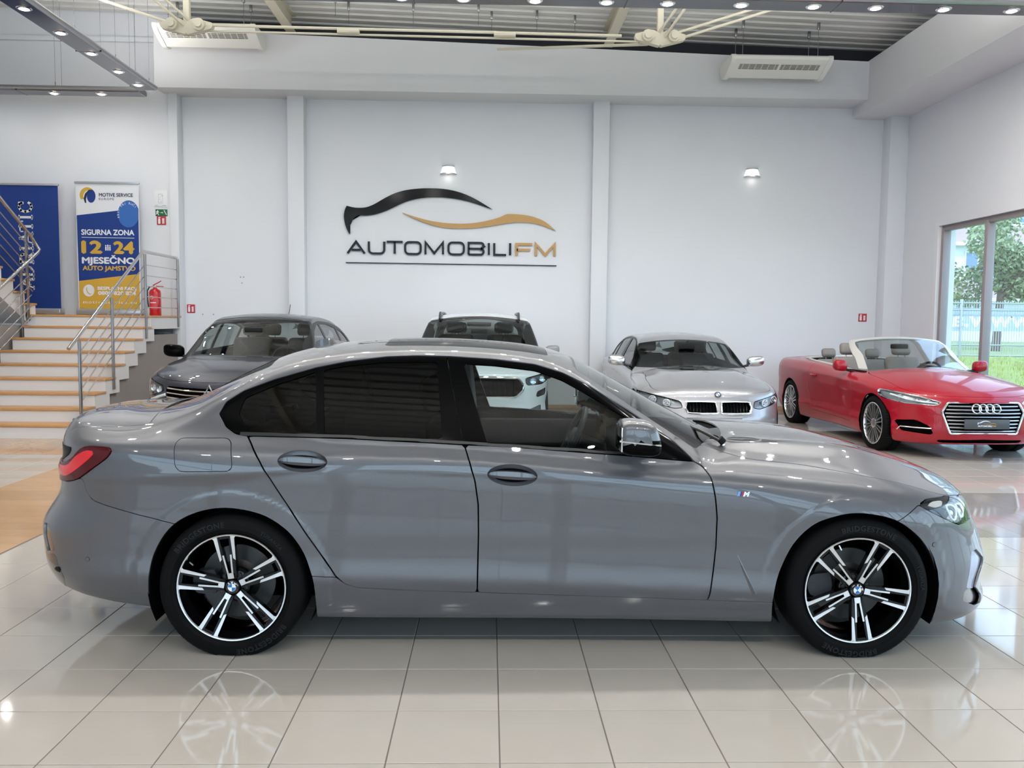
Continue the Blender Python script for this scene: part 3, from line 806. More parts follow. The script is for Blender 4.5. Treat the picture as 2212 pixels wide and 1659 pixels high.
# ---------------------------------------------------------------- two suspended air conditioners
M_AC = mat('ac_cream', rgb(236, 235, 229), rough=.4)
M_ACD = mat('ac_grille_dark', rgb(92, 86, 76), rough=.7)
def aircon(x0, x1, z, label, tilt=0):
    t = thing('air_conditioner', label, 'air conditioner', ((x0 + x1) / 2, 13.62, z), group='suspended air conditioners')
    W = (x1 - x0) / 2
    prof = [(.33, .235), (.33, .15), (.20, .02), (.08, -.005), (-.22, .12), (-.31, .17), (-.335, .21), (-.31, .235)]   # (y, z): back, belly, sloping front
    MB().prism([(p, q) for p, q in prof], -W + .07, W - .07, 'x').build('housing', M_AC, t)
    for s in (-1, 1):
        e = [(.34, .24), (.345, .14), (.24, -.005), (.08, -.02), (-.26, .11), (-.345, .18), (-.33, .24)]
        MB().prism(round_poly(e, .04), s * W - (.07 if s > 0 else 0), s * W + (0 if s > 0 else .07), 'x').build('end_cap', M_AC, t)
    def slope(u): # along the sloping front, u from 0 (low) to 1 (high)
        return (.08 - .30 * u, -.005 + .125 * u)
    for k in (-1, 1):
        xa, xb = (.02, W - .16) if k > 0 else (-W + .16, -.02)
        g = MB(); (ya, za), (yb, zb) = slope(.62), slope(1.02)
        g.add([(xa, ya, za - .002), (xb, ya, za - .002), (xb, yb, zb - .002), (xa, yb, zb - .002)], [(0, 1, 2, 3)])
        gr = g.build('air_grille', M_ACD, t)
        for j in range(5):
            u = .64 + .09 * j; yy, zz = slope(u)
            MB().tube([(xa, yy, zz - .004), (xb, yy, zz - .004)], .0045, 5).build('slat', M_AC, gr)
        for j in range(6):
            xx = xa + (xb - xa) * (j + .5) / 6; (ya, za), (yb, zb) = slope(.62), slope(1.02)
            MB().tube([(xx, ya, za - .005), (xx, yb, zb - .005)], .004, 5).build('slat', M_AC, gr)
    for s in (-1, 1):
        for yy in (-.2, .2):
            MB().tube([(s * (W - .2), yy, .23), (s * (W - .2), yy, roofz((x0 + x1) / 2) - z + .03)], .005, 6).bbox(s * (W - .2) - .02, s * (W - .2) + .02, yy - .02, yy + .02, roofz((x0 + x1) / 2) - z - .12, roofz((x0 + x1) / 2) - z, .004).build('hanger_rod', M_STEELD, t)
    return t
aircon(-5.12, -3.58, 5.73, 'cream suspended air conditioner partly behind the truss joint')
aircon(3.70, 5.28, 5.42, 'cream suspended air conditioner above the silver car')

# ---------------------------------------------------------------- two wall lamps
M_SHADE = mat('lamp_shade_glass', (.9, .9, .88), rough=.3, emit=(1, .96, .88), estr=.6)
M_TRIM = mat('lamp_metal', (.55, .55, .56), rough=.3, metal=1)
def wall_lamp(x, z, label, s):
    t = thing('wall_lamp', label, 'wall lamp', (x, YB, z), group='half-round wall lamps')
    hp = lambda r, d: [(r * math.cos(math.pi * k / 14), -d * math.sin(math.pi * k / 14)) for k in range(15)]
    def shell(r0, d0, z0, r1, d1, z1, name, m):
        a, b = hp(r0, d0), hp(r1, d1); v = [(p[0], p[1], z0) for p in a] + [(p[0], p[1], z1) for p in b]
        f = [(i, i + 1, 16 + i, 15 + i) for i in range(14)] + [tuple(range(15))[::-1], tuple(range(15, 30))]
        return MB().add(v, f, False).build(name, m, t)
    shell(.10, .10, .072, .105, .105, .09, 'lamp_cap', M_TRIM)
    shell(.135, .15, -.045, .10, .10, .072, 'lamp_shade', M_SHADE)
    shell(.142, .155, -.055, .142, .155, -.044, 'lamp_rim', M_TRIM)
    MB().tube([(0, -.06, -.055), (0, -.06, -.085)], .01, 8).build('lamp_finial', M_TRIM, t)
    ld = bpy.data.lights.new('wall_lamp_bulb', 'POINT'); ld.energy = .22; ld.color = (1, .95, .86); ld.shadow_soft_size = .04
    lo = bpy.data.objects.new('wall_lamp_bulb', ld); COL.objects.link(lo); lo.parent = t; lo.location = (0, -.09, -.10)
wall_lamp(-.715, 4.05, 'half-round wall lamp above the black and gold sign', 1)
wall_lamp(4.495, 4.08, 'half-round wall lamp on the wall above the silver car', 1)
# ---------------------------------------------------------------- wall sign: two swooshes, the name, a rule
M_SBLK = mat('acrylic_black', rgb(8, 7, 9), rough=.12, spec=.18)
M_SGLD = mat('acrylic_gold', rgb(186, 138, 62), rough=.25)
sign = thing('wall_sign', 'raised car silhouette sign in black and gold with the dealer name', 'sign', (0, 0, 0))
PXM = 3.612 / 455.0
def spt(px, py):    # sign face coordinates from its own drawing
    cx = (px - 974.5) * PXM - .655; cz = 2.4875 + (570 - py) * PXM + (px - 974.5) * PXM * .0105
    return cx, cz
def crop(px, py): return spt(700 + px / 3.687, 330 + py / 3.687)
blk_top = [(185, 432), (250, 446), (330, 445), (400, 420), (480, 374), (560, 335), (650, 309), (760, 296), (860, 294), (960, 300), (1060, 320), (1160, 357), (1250, 405), (1335, 458)]
blk_bot = [(1250, 428), (1160, 400), (1060, 378), (960, 366), (880, 363), (800, 367), (720, 380), (640, 403), (560, 440), (480, 476), (400, 500), (330, 508), (275, 508), (240, 530), (215, 570), (207, 610), (210, 655), (185, 615), (168, 560), (163, 510), (170, 465)]
gld_top = [(625, 485), (720, 516), (820, 543), (920, 560), (1020, 568), (1120, 569), (1220, 560), (1320, 540), (1400, 516), (1450, 494), (1530, 495), (1620, 505), (1700, 528), (1770, 564), (1842, 625)]
gld_bot = [(1770, 595), (1700, 573), (1620, 559), (1550, 557), (1470, 563), (1380, 577), (1280, 594), (1180, 605), (1080, 607), (980, 604), (880, 587), (780, 556), (700, 523)]
def slab(poly, name, m, d=.03):
    P = [crop(*p) for p in poly]
    bm = bmesh.new(); vs = [bm.verts.new((a, YB - .012 - d, b)) for a, b in P]
    fc = bm.faces.new(vs); bmesh.ops.triangulate(bm, faces=[fc])
    r = bmesh.ops.extrude_face_region(bm, geom=bm.faces[:]); bmesh.ops.translate(bm, verts=[q for q in r['geom'] if isinstance(q, bmesh.types.BMVert)], vec=(0, d, 0))
    bmesh.ops.recalc_face_normals(bm, faces=bm.faces[:])
    return MB().bm(bm).build(name, m, sign)
def dense(top, bot):
    a = smooth_poly(top, 3, False); b = smooth_poly([top[-1]] + bot + [top[0]], 3, False)
    return [tuple(p) for p in a] + [tuple(p) for p in b[1:-1]]
slab(dense(blk_top, blk_bot), 'black_swoosh', M_SBLK); slab(dense(gld_top, gld_bot), 'gold_swoosh', M_SGLD)
# letters as strokes of constant width, wide square-round capitals
def stroke(paths, m, name, w=.036, d=.028):
    mb = MB()
    for pts in paths:
        P = [Vector((p[0], 0, p[1])) for p in pts]; n = len(P); L = []; R = []
        closed = (P[0] - P[-1]).length < 1e-5
        if closed: P = P[:-1]; n -= 1
        for i in range(n):
            a = P[i - 1] if (i or closed) else None; b = P[(i + 1) % n] if (i < n - 1 or closed) else None
            d1 = (P[i] - a).normalized() if a is not None else None; d2 = (b - P[i]).normalized() if b is not None else None
            if d1 is None: nn = Vector((-d2.z, 0, d2.x)); k = 1
            elif d2 is None: nn = Vector((-d1.z, 0, d1.x)); k = 1
            else:
                n1 = Vector((-d1.z, 0, d1.x)); n2 = Vector((-d2.z, 0, d2.x)); nn = (n1 + n2).normalized(); k = 1 / max(.45, nn.dot(n1))
            L.append(P[i] + nn * w / 2 * k); R.append(P[i] - nn * w / 2 * k)
        v = []; 
        for i in range(n):
            for q, y in ((L[i], YB - .012 - d), (R[i], YB - .012 - d), (L[i], YB - .012), (R[i], YB - .012)): v.append((q.x, y, q.z))
        f = []
        for i in range(n if closed else n - 1):
            j = (i + 1) % n; A, B = 4 * i, 4 * j
            f += [(A, B, B + 1, A + 1), (A + 2, A + 3, B + 3, B + 2), (A, A + 2, B + 2, B), (A + 1, B + 1, B + 3, A + 3)]
        if not closed: f += [(0, 1, 3, 2), (4 * n - 4, 4 * n - 2, 4 * n - 1, 4 * n - 3)]
        mb.add(v, f)
    return mb.build(name, m, sign)
def rr(x0, x1, y0, y1, r, top=True, n=4):
    pts = []
    for cx, cy, a0 in ((x1 - r, y1 - r, 0), (x0 + r, y1 - r, 90), (x0 + r, y0 + r, 180), (x1 - r, y0 + r, 270)):
        for k in range(n + 1):
            a = math.radians(a0 + 90 * k / n); pts.append((cx + r * math.cos(a), cy + r * math.sin(a)))
    return pts + [pts[0]]
def arc(cx, cy, r, a0, a1, n=4): return [(cx + r * math.cos(math.radians(a0 + (a1 - a0) * k / n)), cy + r * math.sin(math.radians(a0 + (a1 - a0) * k / n))) for k in range(n + 1)]
def letter(ch, x0, x1, y0, y1):
    h = y1 - y0; r = .33 * h
    if ch == 'A': return [[(x0, y0), ((x0 + x1) / 2, y1), (x1, y0)], [(x0 + .28 * (x1 - x0) * .9, y0 + .30 * h), (x1 - .28 * (x1 - x0) * .9, y0 + .30 * h)]]
    if ch == 'U': return [[(x0, y1)] + arc(x0 + r, y0 + r, r, 180, 270) + arc(x1 - r, y0 + r, r, 270, 360) + [(x1, y1)]]
    if ch == 'T': return [[(x0, y1), (x1, y1)], [((x0 + x1) / 2, y1), ((x0 + x1) / 2, y0)]]
    if ch == 'O': return [rr(x0, x1, y0, y1, r)]
    if ch == 'M': return [[(x0, y0), (x0, y1), ((x0 + x1) / 2, y0 + .08 * h), (x1, y1), (x1, y0)]]
    if ch == 'B':
        q = h / 4
        return [[(x0, y0), (x0, y1)] + arc(x1 - q, y1 - q, q, 90, 0) + arc(x1 - q, y1 - q, q, 0, -90) + [(x0, y0 + h / 2)], [(x1 - q, y0 + h / 2)] + arc(x1 - q, y0 + q, q, 90, -90, 8) + [(x0, y0)]]
    if ch == 'I': return [[((x0 + x1) / 2, y0), ((x0 + x1) / 2, y1)]]
    if ch == 'L': return [[(x0, y1), (x0, y0), (x1, y0)]]
    if ch == 'F': return [[(x1, y1), (x0, y1), (x0, y0)], [(x0, y0 + .5 * h), (x0 + .85 * (x1 - x0), y0 + .5 * h)]]
    return []
spans = [('A', 190, 325, 705, 812), ('U', 358, 480, 705, 812), ('T', 500, 625, 707, 814), ('O', 645, 768, 709, 816), ('M', 806, 945, 709, 818), ('O', 988, 1110, 712, 819), ('B', 1148, 1268, 714, 820), ('I', 1307, 1311, 716, 822), ('L', 1352, 1447, 716, 822), ('I', 1476, 1480, 716, 824), ('F', 1530, 1655, 724, 828), ('M', 1684, 1832, 724, 830)]
for ch, a, b, t, u in spans:
    x0, z1 = crop(a, t); x1, z0 = crop(b, u)
    stroke(letter(ch, x0, x1, z0 + .015, z1 - .012), M_SGLD if a > 1500 else M_SBLK, 'letter', w=.044 if a > 1500 else .036)
(xa, za), (xb, zb) = crop(175, 876), crop(1850, 899)
MB().prism([(xa, za - .007), (xb, zb - .007), (xb, zb + .007), (xa, za + .007)], YB - .03, YB - .008, 'y').build('rule', M_SBLK, sign)
# ---------------------------------------------------------------- staircase with landing
M_TREAD = mat('oak_tread', rgb(196, 146, 92), rough=.35, noise=.12, nscale=9)
M_STEP = mat('stair_white', rgb(226, 224, 224), rough=.7, noise=.02, nscale=3)
SX0, SX1, SY0, RISE, RUN = -6.95, -5.2, 10.66, .172, .32
LZ = 9 * RISE; LY = SY0 + 8 * RUN
st = struct(thing('trim_staircase', 'white staircase with oak treads turning back at a landing', 'staircase', (0, 0, 0)))
body = [(SY0, 0)]
for k in range(1, 9): body += [(SY0 + (k - 1) * RUN, k * RISE - .032), (SY0 + k * RUN, k * RISE - .032)]
low = []
for k in range(8, 0, -1): low += [(SY0 + k * RUN + .12, (k - 1) * RISE - .05), (SY0 + (k - 1) * RUN + .12, (k - 1) * RISE - .05)]
low = [(y, max(z, 0)) for y, z in low]
MB().prism(body + [(LY + .12, LZ - .032 - RISE)] + low, SX0, SX1, 'x').build('stair_body', M_STEP, st)
ug = [(SY0 + .12, 0)] + [(y - .001, max(0, z)) for y, z in low[::-1] if z > 0] + [(LY + .1, LZ - .30), (14.5, LZ - .30), (14.5, 0)]
MB().prism(ug, SX0 + .03, SX1 - .05, 'x').build('understair_wall', M_GREYWALL, st)
for k in range(1, 9):
    MB().bbox(SX0 - .004, SX1 + .012, SY0 + (k - 1) * RUN - .022, SY0 + k * RUN + .002, k * RISE - .032, k * RISE, .005).build('tread', M_TREAD, st)
    MB().box(SX0, SX1 + .002, SY0 + (k - 1) * RUN - .006, SY0 + (k - 1) * RUN + .004, (k - 1) * RISE, k * RISE - .032).build('riser', M_STEP, st)
MB().box(SX0, SX1 + .002, LY - .006, LY + .004, 8 * RISE, LZ - .03).build('riser', M_STEP, st)
MB().box(XL, SX1, LY, 14.5, LZ - .21, LZ - .032).build('landing_slab', M_STEP, st)
MB().bbox(XL, SX1 + .012, LY - .022, 14.49, LZ - .032, LZ, .005).build('landing_floor', M_TREAD, st)
for k in range(1, 8):   # second flight climbs back towards the hall
    y1 = 13.42 - .30 * (k - 1); z = LZ + k * RISE
    MB().bbox(-8.8, -7.03, y1 - .302, y1 + .02, z - .032, z, .005).build('tread', M_TREAD, st)
    MB().box(-8.78, -7.05, y1 - .004, y1 + .004, z - RISE, z - .032).build('riser', M_STEP, st)
up = [(13.42, LZ)]
for k in range(1, 8): up += [(13.42 - .3 * (k - 1), LZ + k * RISE - .032), (13.42 - .3 * k, LZ + k * RISE - .032)]
up += [(13.42 - 2.1, LZ + 6 * RISE - .15), (13.35, LZ - .21)]
MB().prism(up, -8.78, -7.06, 'x').build('upper_flight_body', M_STEP, st)
MB().box(-8.78, -7.02, 11.2, 13.3, 0, 1.38).build('understair_wall', M_GREYWALL, st)

def railing(label, hand, posts, bars, extra=()):
    r = thing('stair_railing', label, 'railing', (0, 0, 0), group='steel stair railings')
    MB().tube(hand, .024, 12).build('handrail', M_CHROME, r)
    for (x, y, z0, z1) in posts:
        MB().bbox(x - .012, x + .012, y - .028, y + .028, z0, z1, .004).build('post', M_STEELD, r)
        MB().tube([(x - .03, y, z0 + .08), (x - .10, y, z0 + .08)], .03, 14).build('bracket', M_STEELD, r)
    for b in bars: MB().tube(b, .0075, 8).build('bar', M_CHROME, r)
    return r
sl = .567
hz = lambda y: 1.135 + (y - 10.72) * .590
HT = hz(13.02)
railing('steel railing on the open side of the stairs, ending beside the fire extinguisher',
        [(-5.23, 10.70, 1.12), (-5.23, 13.02, HT), (-5.23, 13.10, HT + .02), (-5.23, 14.42, HT + .02)],
        [(-5.19, 10.90, .12, hz(10.9) - .02), (-5.19, 11.86, .52, hz(11.86) - .02), (-5.19, 13.02, 1.20, HT - .02), (-5.19, 14.36, 1.36, HT)],
        [[(-5.21, 10.90, hz(10.9) - d), (-5.21, 13.0, hz(13.0) - d), (-5.21, 13.12, HT + .02 - d), (-5.21, 14.36, HT + .02 - d)] for d in (.20, .36, .52, .68, .84)])
h2 = lambda y: 1.02 + (y - 10.7) * .548
railing('steel railing between the two stair flights, in front of the plain blue banner',
        [(-6.97, 9.9, h2(9.9)), (-6.97, 13.38, h2(13.38)), (-6.97, 13.44, h2(13.38) + .06), (-7.02, 13.40, 2.66), (-7.03, 13.3, 2.76), (-7.03, 11.2, 2.76 + 2.1 * .573)],
        [(-6.97, 12.9, 1.05, h2(12.9) - .02), (-6.97, 11.4, .3, h2(11.4) - .02), (-7.03, 13.18, 1.45, 2.80), (-7.03, 11.6, 2.4, 3.7)],
        [[(-6.96, 10.2, h2(10.2) - d), (-6.96, 13.15, h2(13.15) - d)] for d in (.20, .36, .52, .68, .84)] + [[(-7.02, 13.3, 2.76 - d), (-7.02, 11.2, 2.76 + 2.1 * .573 - d)] for d in (.22, .38, .54, .70, .86)])
# ---------------------------------------------------------------- roll-up banners on the landing
M_BLUE = mat('banner_blue', rgb(12, 54, 132), rough=.5, noise=.05, nscale=3)
M_BLUE2 = mat('banner_light_blue', rgb(52, 104, 180), rough=.5)
M_BWHT = mat('banner_white', rgb(232, 233, 238), rough=.5)
M_GOLD = mat('banner_gold', rgb(212, 168, 58), rough=.5)
M_NAVY = mat('banner_navy', rgb(28, 36, 70), rough=.5)
M_BASE = mat('banner_base', rgb(188, 190, 194), rough=.3, metal=.6)
YBN = 14.30
def banner_stand(x0, x1, z0, z1, m, label):
    t = thing('rollup_banner', label, 'banner', ((x0 + x1) / 2, YBN, LZ), group='roll-up banners on the landing')
    W = (x1 - x0) / 2; h0, h1 = z0 - LZ, z1 - LZ
    MB().box(-W, W, -.002, .002, h0, h1).build('banner_sheet', m, t)
    MB().bbox(-W - .015, W + .015, -.02, .02, h1 - .01, h1 + .025, .006).build('top_rail', M_BASE, t)
    MB().bbox(-W - .02, W + .02, -.07, .10, 0, h0 + .01, .02).build('base', M_BASE, t)
    MB().tube([(0, .03, .05), (0, .02, h1 + .01)], .008, 8).build('support_pole', M_BASE, t)
    return t
b1 = banner_stand(-8.12, -7.09, 1.64, 3.66, M_BLUE, 'plain dark blue roll-up banner with tall white lettering up its side')
def on(par, x, z, d=.004): # local frame of a banner part
    return x - par.location.x, -d, z - par.location.z
# serif capitals reading upwards
def serif(ch):
    S = .13; t = .20
    d = {'A': ([[(.08, 0), (.5, 1)], [(.5, 1), (.92, 0)], [(.24, .36), (.76, .36)]], [(-.06, .22, 0), (.76, 1.06, 0)]),
         'D': ([[(.15, 0), (.15, 1)], [(.15, 1), (.5, 1), (.8, .8), (.9, .5), (.8, .2), (.5, 0), (.15, 0)]], [(0, .3, 0), (0, .3, 1)]),
         'R': ([[(.15, 0), (.15, 1)], [(.15, 1), (.6, 1), (.82, .85), (.82, .65), (.6, .5), (.15, .5)], [(.5, .5), (.9, 0)]], [(0, .3, 0), (.76, 1.02, 0), (0, .3, 1)]),
         'I': ([[(.25, 0), (.25, 1)]], [(.08, .42, 0), (.08, .42, 1)]),
         'T': ([[(.45, 0), (.45, 1)], [(.0, .97), (.9, .97)], [(.0, .97), (.0, .75)], [(.9, .97), (.9, .75)]], [(.28, .62, 0)]),
         'C': ([[(.88, .78), (.75, .95), (.5, 1), (.22, .85), (.1, .5), (.22, .15), (.5, 0), (.75, .05), (.9, .22)], [(.88, .98), (.88, .7)]], [])}[ch]
    return d
zc = 1.97
adv = {'A': .205, 'D': .205, 'R': .205, 'I': .115, 'T': .185, 'C': .19}
for ch in 'ADRIATIC':
    mb = MB(); strokes, ser = serif(ch); H = .205; Wd = .185
    def P(u, v): return (-7.52 - (v) * H, zc + u * Wd)      # up the banner: u along z, v towards -x
    def bar(p, q, w):
        (a, b), (c, d) = P(*p), P(*q); L = math.hypot(c - a, d - b) or 1; ux, uz = (c - a) / L * w * .42, (d - b) / L * w * .42; a, b, c, d = a - ux, b - uz, c + ux, d + uz; L = math.hypot(c - a, d - b); nx, nz = -(d - b) / L * w / 2, (c - a) / L * w / 2
        pts = [(a + nx, b + nz), (c + nx, d + nz), (c - nx, d - nz), (a - nx, b - nz)]
        mb.prism([(x - b1.location.x, z - b1.location.z) for x, z in pts], -.0045, -.003, 'y')
    for i, s_ in enumerate(strokes):
        for k, (p, q) in enumerate(zip(s_, s_[1:])): bar(p, q, .038 if (i == 0 and ch not in 'A') or (ch == 'A' and i == 1) or (ch in 'DR' and .3 < k + i < 4) or ch == 'C' else .020)
    for a, b, v in ser: bar((a, v), (b, v), .018)
    mb.build('letter', M_BWHT, b1); zc += adv[ch]
b2 = banner_stand(-6.80, -5.78, 1.64, 3.705, M_BWHT, 'white, blue and gold roll-up banner with warranty advert')
def q2(cx, cy): # banner drawing -> local (x, z)
    u = (cx - 450 - (cy - 120) * .028) / 378.0; v = (cy - 127) / (876 - 127.0)
    return (-6.80 + u * 1.02 - b2.location.x, 3.705 - v * 2.06 - b2.location.z)
def flat(poly, m, name, d0=-.0035, d1=-.002): return MB().prism([q2(*p) for p in poly], d0, d1, 'y').build(name, m, b2)
flat([(458, 318), (829, 272), (838, 662), (472, 708)], M_BLUE, 'blue_field')
flat([(472, 708), (838, 662), (842, 876), (475, 876)], M_GOLD, 'gold_field')
cc = [(770 + 64 * math.cos(t), 306 + 80 * math.sin(t)) for t in np.linspace(0, 2 * math.pi, 40)[:-1]]
cc = [(min(p[0], 830), p[1]) for p in cc]
flat(cc, M_BLUE2, 'blue_disc', -.005, -.0035)
# emblem: gold arc, navy disc with a white road
def ell(cx, cy, a, b, t0, t1, n=24): return [(cx + a * math.cos(math.radians(t0 + (t1 - t0) * k / n)), cy - b * math.sin(math.radians(t0 + (t1 - t0) * k / n))) for k in range(n + 1)]
flat(ell(522, 198, 46, 46, 40, 215) + ell(532, 204, 34, 34, 205, 60)[:], M_GOLD, 'emblem_arc')
flat(ell(545, 204, 26, 39, 0, 360)[:-1], M_BLUE, 'emblem_disc', -.0045, -.003)
flat([(508, 244), (500, 220), (508, 190), (530, 168), (541, 165), (520, 195), (514, 222), (516, 244)], M_NAVY, 'emblem_road', -.0055, -.004)
def bt(body, x0, x1, ybase, h, m, bold=.0, **kw):
    """lettering between x0 and x1 on the drawing, capital height h"""
    (xa, za), (xb, _) = q2(x0, ybase), q2(x1, ybase); hh = h / (876 - 127.0) * 2.06
    v0, f0 = text_geo(body, hh / .70, depth=.0012, **kw); v, f = [], []
    o = bold * hh
    for i, (ox, oy) in enumerate(((-o, 0), (o, 0), (0, o), (0, -o), (0, 0)) if bold else ((0, 0),)):      # heavier weight by overlapping copies
        n = len(v); v += [(p[0] + ox, p[1] + oy, p[2] + .00004 * i) for p in v0]; f += [tuple(q + n for q in fc) for fc in f0]
    xs = [p[0] for p in v]; k = (xb - xa) / (max(xs) - min(xs)); sl = .0
    out = [(xa + (p[0] - min(xs)) * k, -.0048 - p[2], za + p[1]) for p in v]
    return MB().add(out, f).build('lettering', m, b2)
bt('MOTIVE SERVICE', 592, 796, 205, 20, M_NAVY, .03); bt('EUROPE', 592, 682, 226, 13, M_NAVY, spacing=1.3)
bt('SIGURNA ZONA', 486, 806, 432, 31, M_BWHT, .05)
flat([(488, 446), (806, 448), (806, 451), (488, 449)], M_BWHT, 'rule', -.005, -.003)
bt('12', 487, 614, 540, 70, M_GOLD, .07); bt('ili', 630, 664, 524, 34, M_BWHT, .04); bt('24', 680, 808, 540, 68, M_GOLD, .07)
bt('MJESEČNO', 490, 812, 602, 36, M_BWHT, .06); bt('AUTO JAMSTVO', 494, 815, 643, 26, M_GOLD, .05)
flat(ell(532, 765, 34, 36, 0, 360)[:-1], M_BWHT, 'phone_disc', -.005, -.0035)
MB().tube([(*[q2(a, b)[0] for a, b in ((p[0], p[1]),)], -.006, q2(*p)[1]) for p in ((520, 746), (518, 760), (526, 776), (540, 786), (549, 783))], .006, 8).build('phone_symbol', M_GOLD, b2)
bt('BESPLATNI BROJ', 585, 820, 760, 19, M_BWHT, .06); bt('0800 820 824', 588, 818, 789, 21, M_BWHT, .06); bt('motiveservice.eu', 498, 822, 842, 17, M_BWHT, .0, spacing=1.25)
ring = []
for ch, a in zip('PRVI PRI RUČI', np.linspace(198, 42, 13)):
    if ch == ' ': continue
    v, f = text_geo(ch, .05, depth=.001); cx, cz = q2(768, 306); an = math.radians(a); R = .145
    co, si = math.cos(an - math.pi / 2), math.sin(an - math.pi / 2)
    MB().add([(cx + R * math.cos(an) + p[0] * co - p[1] * si, -.0062 - p[2], cz + R * 1.08 * math.sin(an) + p[0] * si + p[1] * co) for p in v], f).build('lettering', M_BWHT, b2)

# ---------------------------------------------------------------- fire extinguisher on the landing
fe = thing('fire_extinguisher', 'red fire extinguisher standing on the stair landing', 'fire extinguisher', (-5.41, 13.95, LZ))
M_REDX = mat('extinguisher_red', rgb(196, 22, 36), rough=.22, coat=.4)
MB().lathe([(.001, .0), (.085, 0), (.09, .012), (.09, .37), (.08, .405), (.05, .43), (.028, .44), (.026, .455)], 28).build('cylinder', M_REDX, fe)
MB().lathe([(.026, .45), (.03, .455), (.03, .485), (.018, .49), (.001, .49)], 14).build('valve', mat('valve_brass', (.5, .42, .25), rough=.3, metal=1), fe)
MB().tube([(-.03, 0, .49), (.06, 0, .535), (.10, 0, .56)], .008, 8).tube([(-.02, 0, .475), (.14, 0, .470)], .007, 8).build('lever', M_REDX, fe)
MB().tube([(-.03, 0, .47), (-.085, -.01, .46), (-.115, -.02, .40), (-.112, -.02, .25), (-.095, -.03, .12)], .011, 10).build('hose', M_BLACK, fe)
MB().add([(.0912 * math.sin(t), -.0912 * math.cos(t), z) for z in (.10, .33) for t in np.linspace(-.75, .75, 11)], [(i, i + 1, 12 + i, 11 + i) for i in range(10)], True).build('label_plate', mat('extinguisher_label', rgb(214, 60, 66), rough=.35), fe)
MB().add([(.0918 * math.sin(a), -.0918 * math.cos(a), .29 + .028 * math.sin(t)) for t in np.linspace(0, 2 * math.pi, 17)[:-1] for a in [-.28 + .30 * math.cos(t)]], [tuple(range(16))[::-1]]).build('label_disc', M_BWHT, fe)
MB().add([(.0917 * math.sin(t), -.0917 * math.cos(t), z) for z in (.20, .215) for t in np.linspace(-.6, .5, 9)], [(i, i + 1, 10 + i, 9 + i) for i in range(8)], True).build('label_strip', M_BWHT, fe)

# ---------------------------------------------------------------- notices on the walls
M_SRED = mat('sign_red', rgb(188, 40, 52), rough=.4); M_SGRN = mat('sign_green', rgb(24, 104, 62), rough=.4); M_SWHT = mat('sign_white', rgb(236, 236, 238), rough=.4)
def plate(name, x0, x1, z0, z1, y, m, label, cat, group=None):
    t = thing(name, label, cat, ((x0 + x1) / 2, y, (z0 + z1) / 2), group=group); w, h = (x1 - x0) / 2, (z1 - z0) / 2
    MB().bbox(-w, w, -.008, 0, -h, h, .002).build('sign_plate', m, t); return t, w, h
def fire_sign(x0, x1, z0, z1, y, label):
    t, w, h = plate('fire_equipment_sign', x0, x1, z0, z1, y, M_SRED, label, 'sign', 'red fire equipment signs')
    MB().prism(round_poly([(-.72 * w, -.75 * h), (-.22 * w, -.75 * h), (-.22 * w, .28 * h), (-.32 * w, .45 * h), (-.62 * w, .45 * h), (-.72 * w, .28 * h)], .01), -.0095, -.008, 'y').prism([(-.70 * w, .50 * h), (-.20 * w, .55 * h), (-.16 * w, .75 * h), (-.62 * w, .80 * h)], -.0095, -.008, 'y').build('extinguisher_symbol', M_SWHT, t)
    for k in range(3):
        z = -.55 * h + k * .42 * h; MB().prism([(.18 * w, z - .14 * h), (.60 * w, z - .14 * h), (.74 * w, z + .10 * h), (.58 * w, z + .05 * h), (.62 * w, z + .30 * h), (.40 * w, z + .14 * h), (.30 * w, z + .26 * h), (.14 * w, z + .06 * h)], -.0095, -.008, 'y').build('flame_symbol', M_SWHT, t)
    return t
fire_sign(-5.566, -5.416, 3.062, 3.206, 14.5, 'red fire equipment sign under the green exit sign')
fire_sign(-5.164, -5.028, 1.600, 1.746, 14.70, 'red fire equipment sign beside the stair landing')
fire_sign(6.45, 6.595, 1.573, 1.712, 14.70, 'red fire equipment sign on the wall above the red convertible')
t, w, h = plate('exit_sign', -5.587, -5.39, 3.208, 3.32, 14.5, M_SGRN, 'green emergency exit sign with running figure and stairs', 'sign')
def poly(pts, name, m=M_SWHT): MB().prism([(a * w, b * h) for a, b in pts], -.0095, -.008, 'y').build(name, m, t)
poly([(-.72, .55), (-.60, .75), (-.50, .60), (-.58, .45), (-.45, .30), (-.35, .05), (-.42, .0), (-.56, .15), (-.62, -.1), (-.48, -.35), (-.44, -.75), (-.54, -.75), (-.60, -.42), (-.74, -.30), (-.90, -.62), (-.96, -.50), (-.80, -.10), (-.76, .2), (-.88, .05), (-.94, .18), (-.78, .42)], 'running_figure')
poly([(-.15, .08), (.12, .08), (.12, .25), (.30, 0), (.12, -.25), (.12, -.08), (-.15, -.08)], 'arrow')
poly([(.38, .7), (.48, .78), (.92, -.6), (.82, -.72)], 'stair_line')
t, w, h = plate('framed_notice', -5.611, -5.387, 3.361, 3.632, 14.5, M_SWHT, 'white framed evacuation plan above the green exit sign', 'notice')
M_SGRY = mat('notice_grey', rgb(150, 152, 160), rough=.5)
for a, b, c, d in ((-.3, -.28, -.55, .55), (.3, .32, -.55, .55), (-.3, .32, .53, .56), (-.3, .32, -.56, -.53), (-.05, .0, .15, .2), (.15, .4, .3, .36), (-.2, -.1, -.1, -.05), (.05, .12, -.4, -.33), (.2, .8, -.85, -.80), (-.8, -.4, -.85, -.82)):
    MB().box(a * w, b * w, -.0092, -.008, c * h, d * h).build('plan_line', M_SGRY, t)
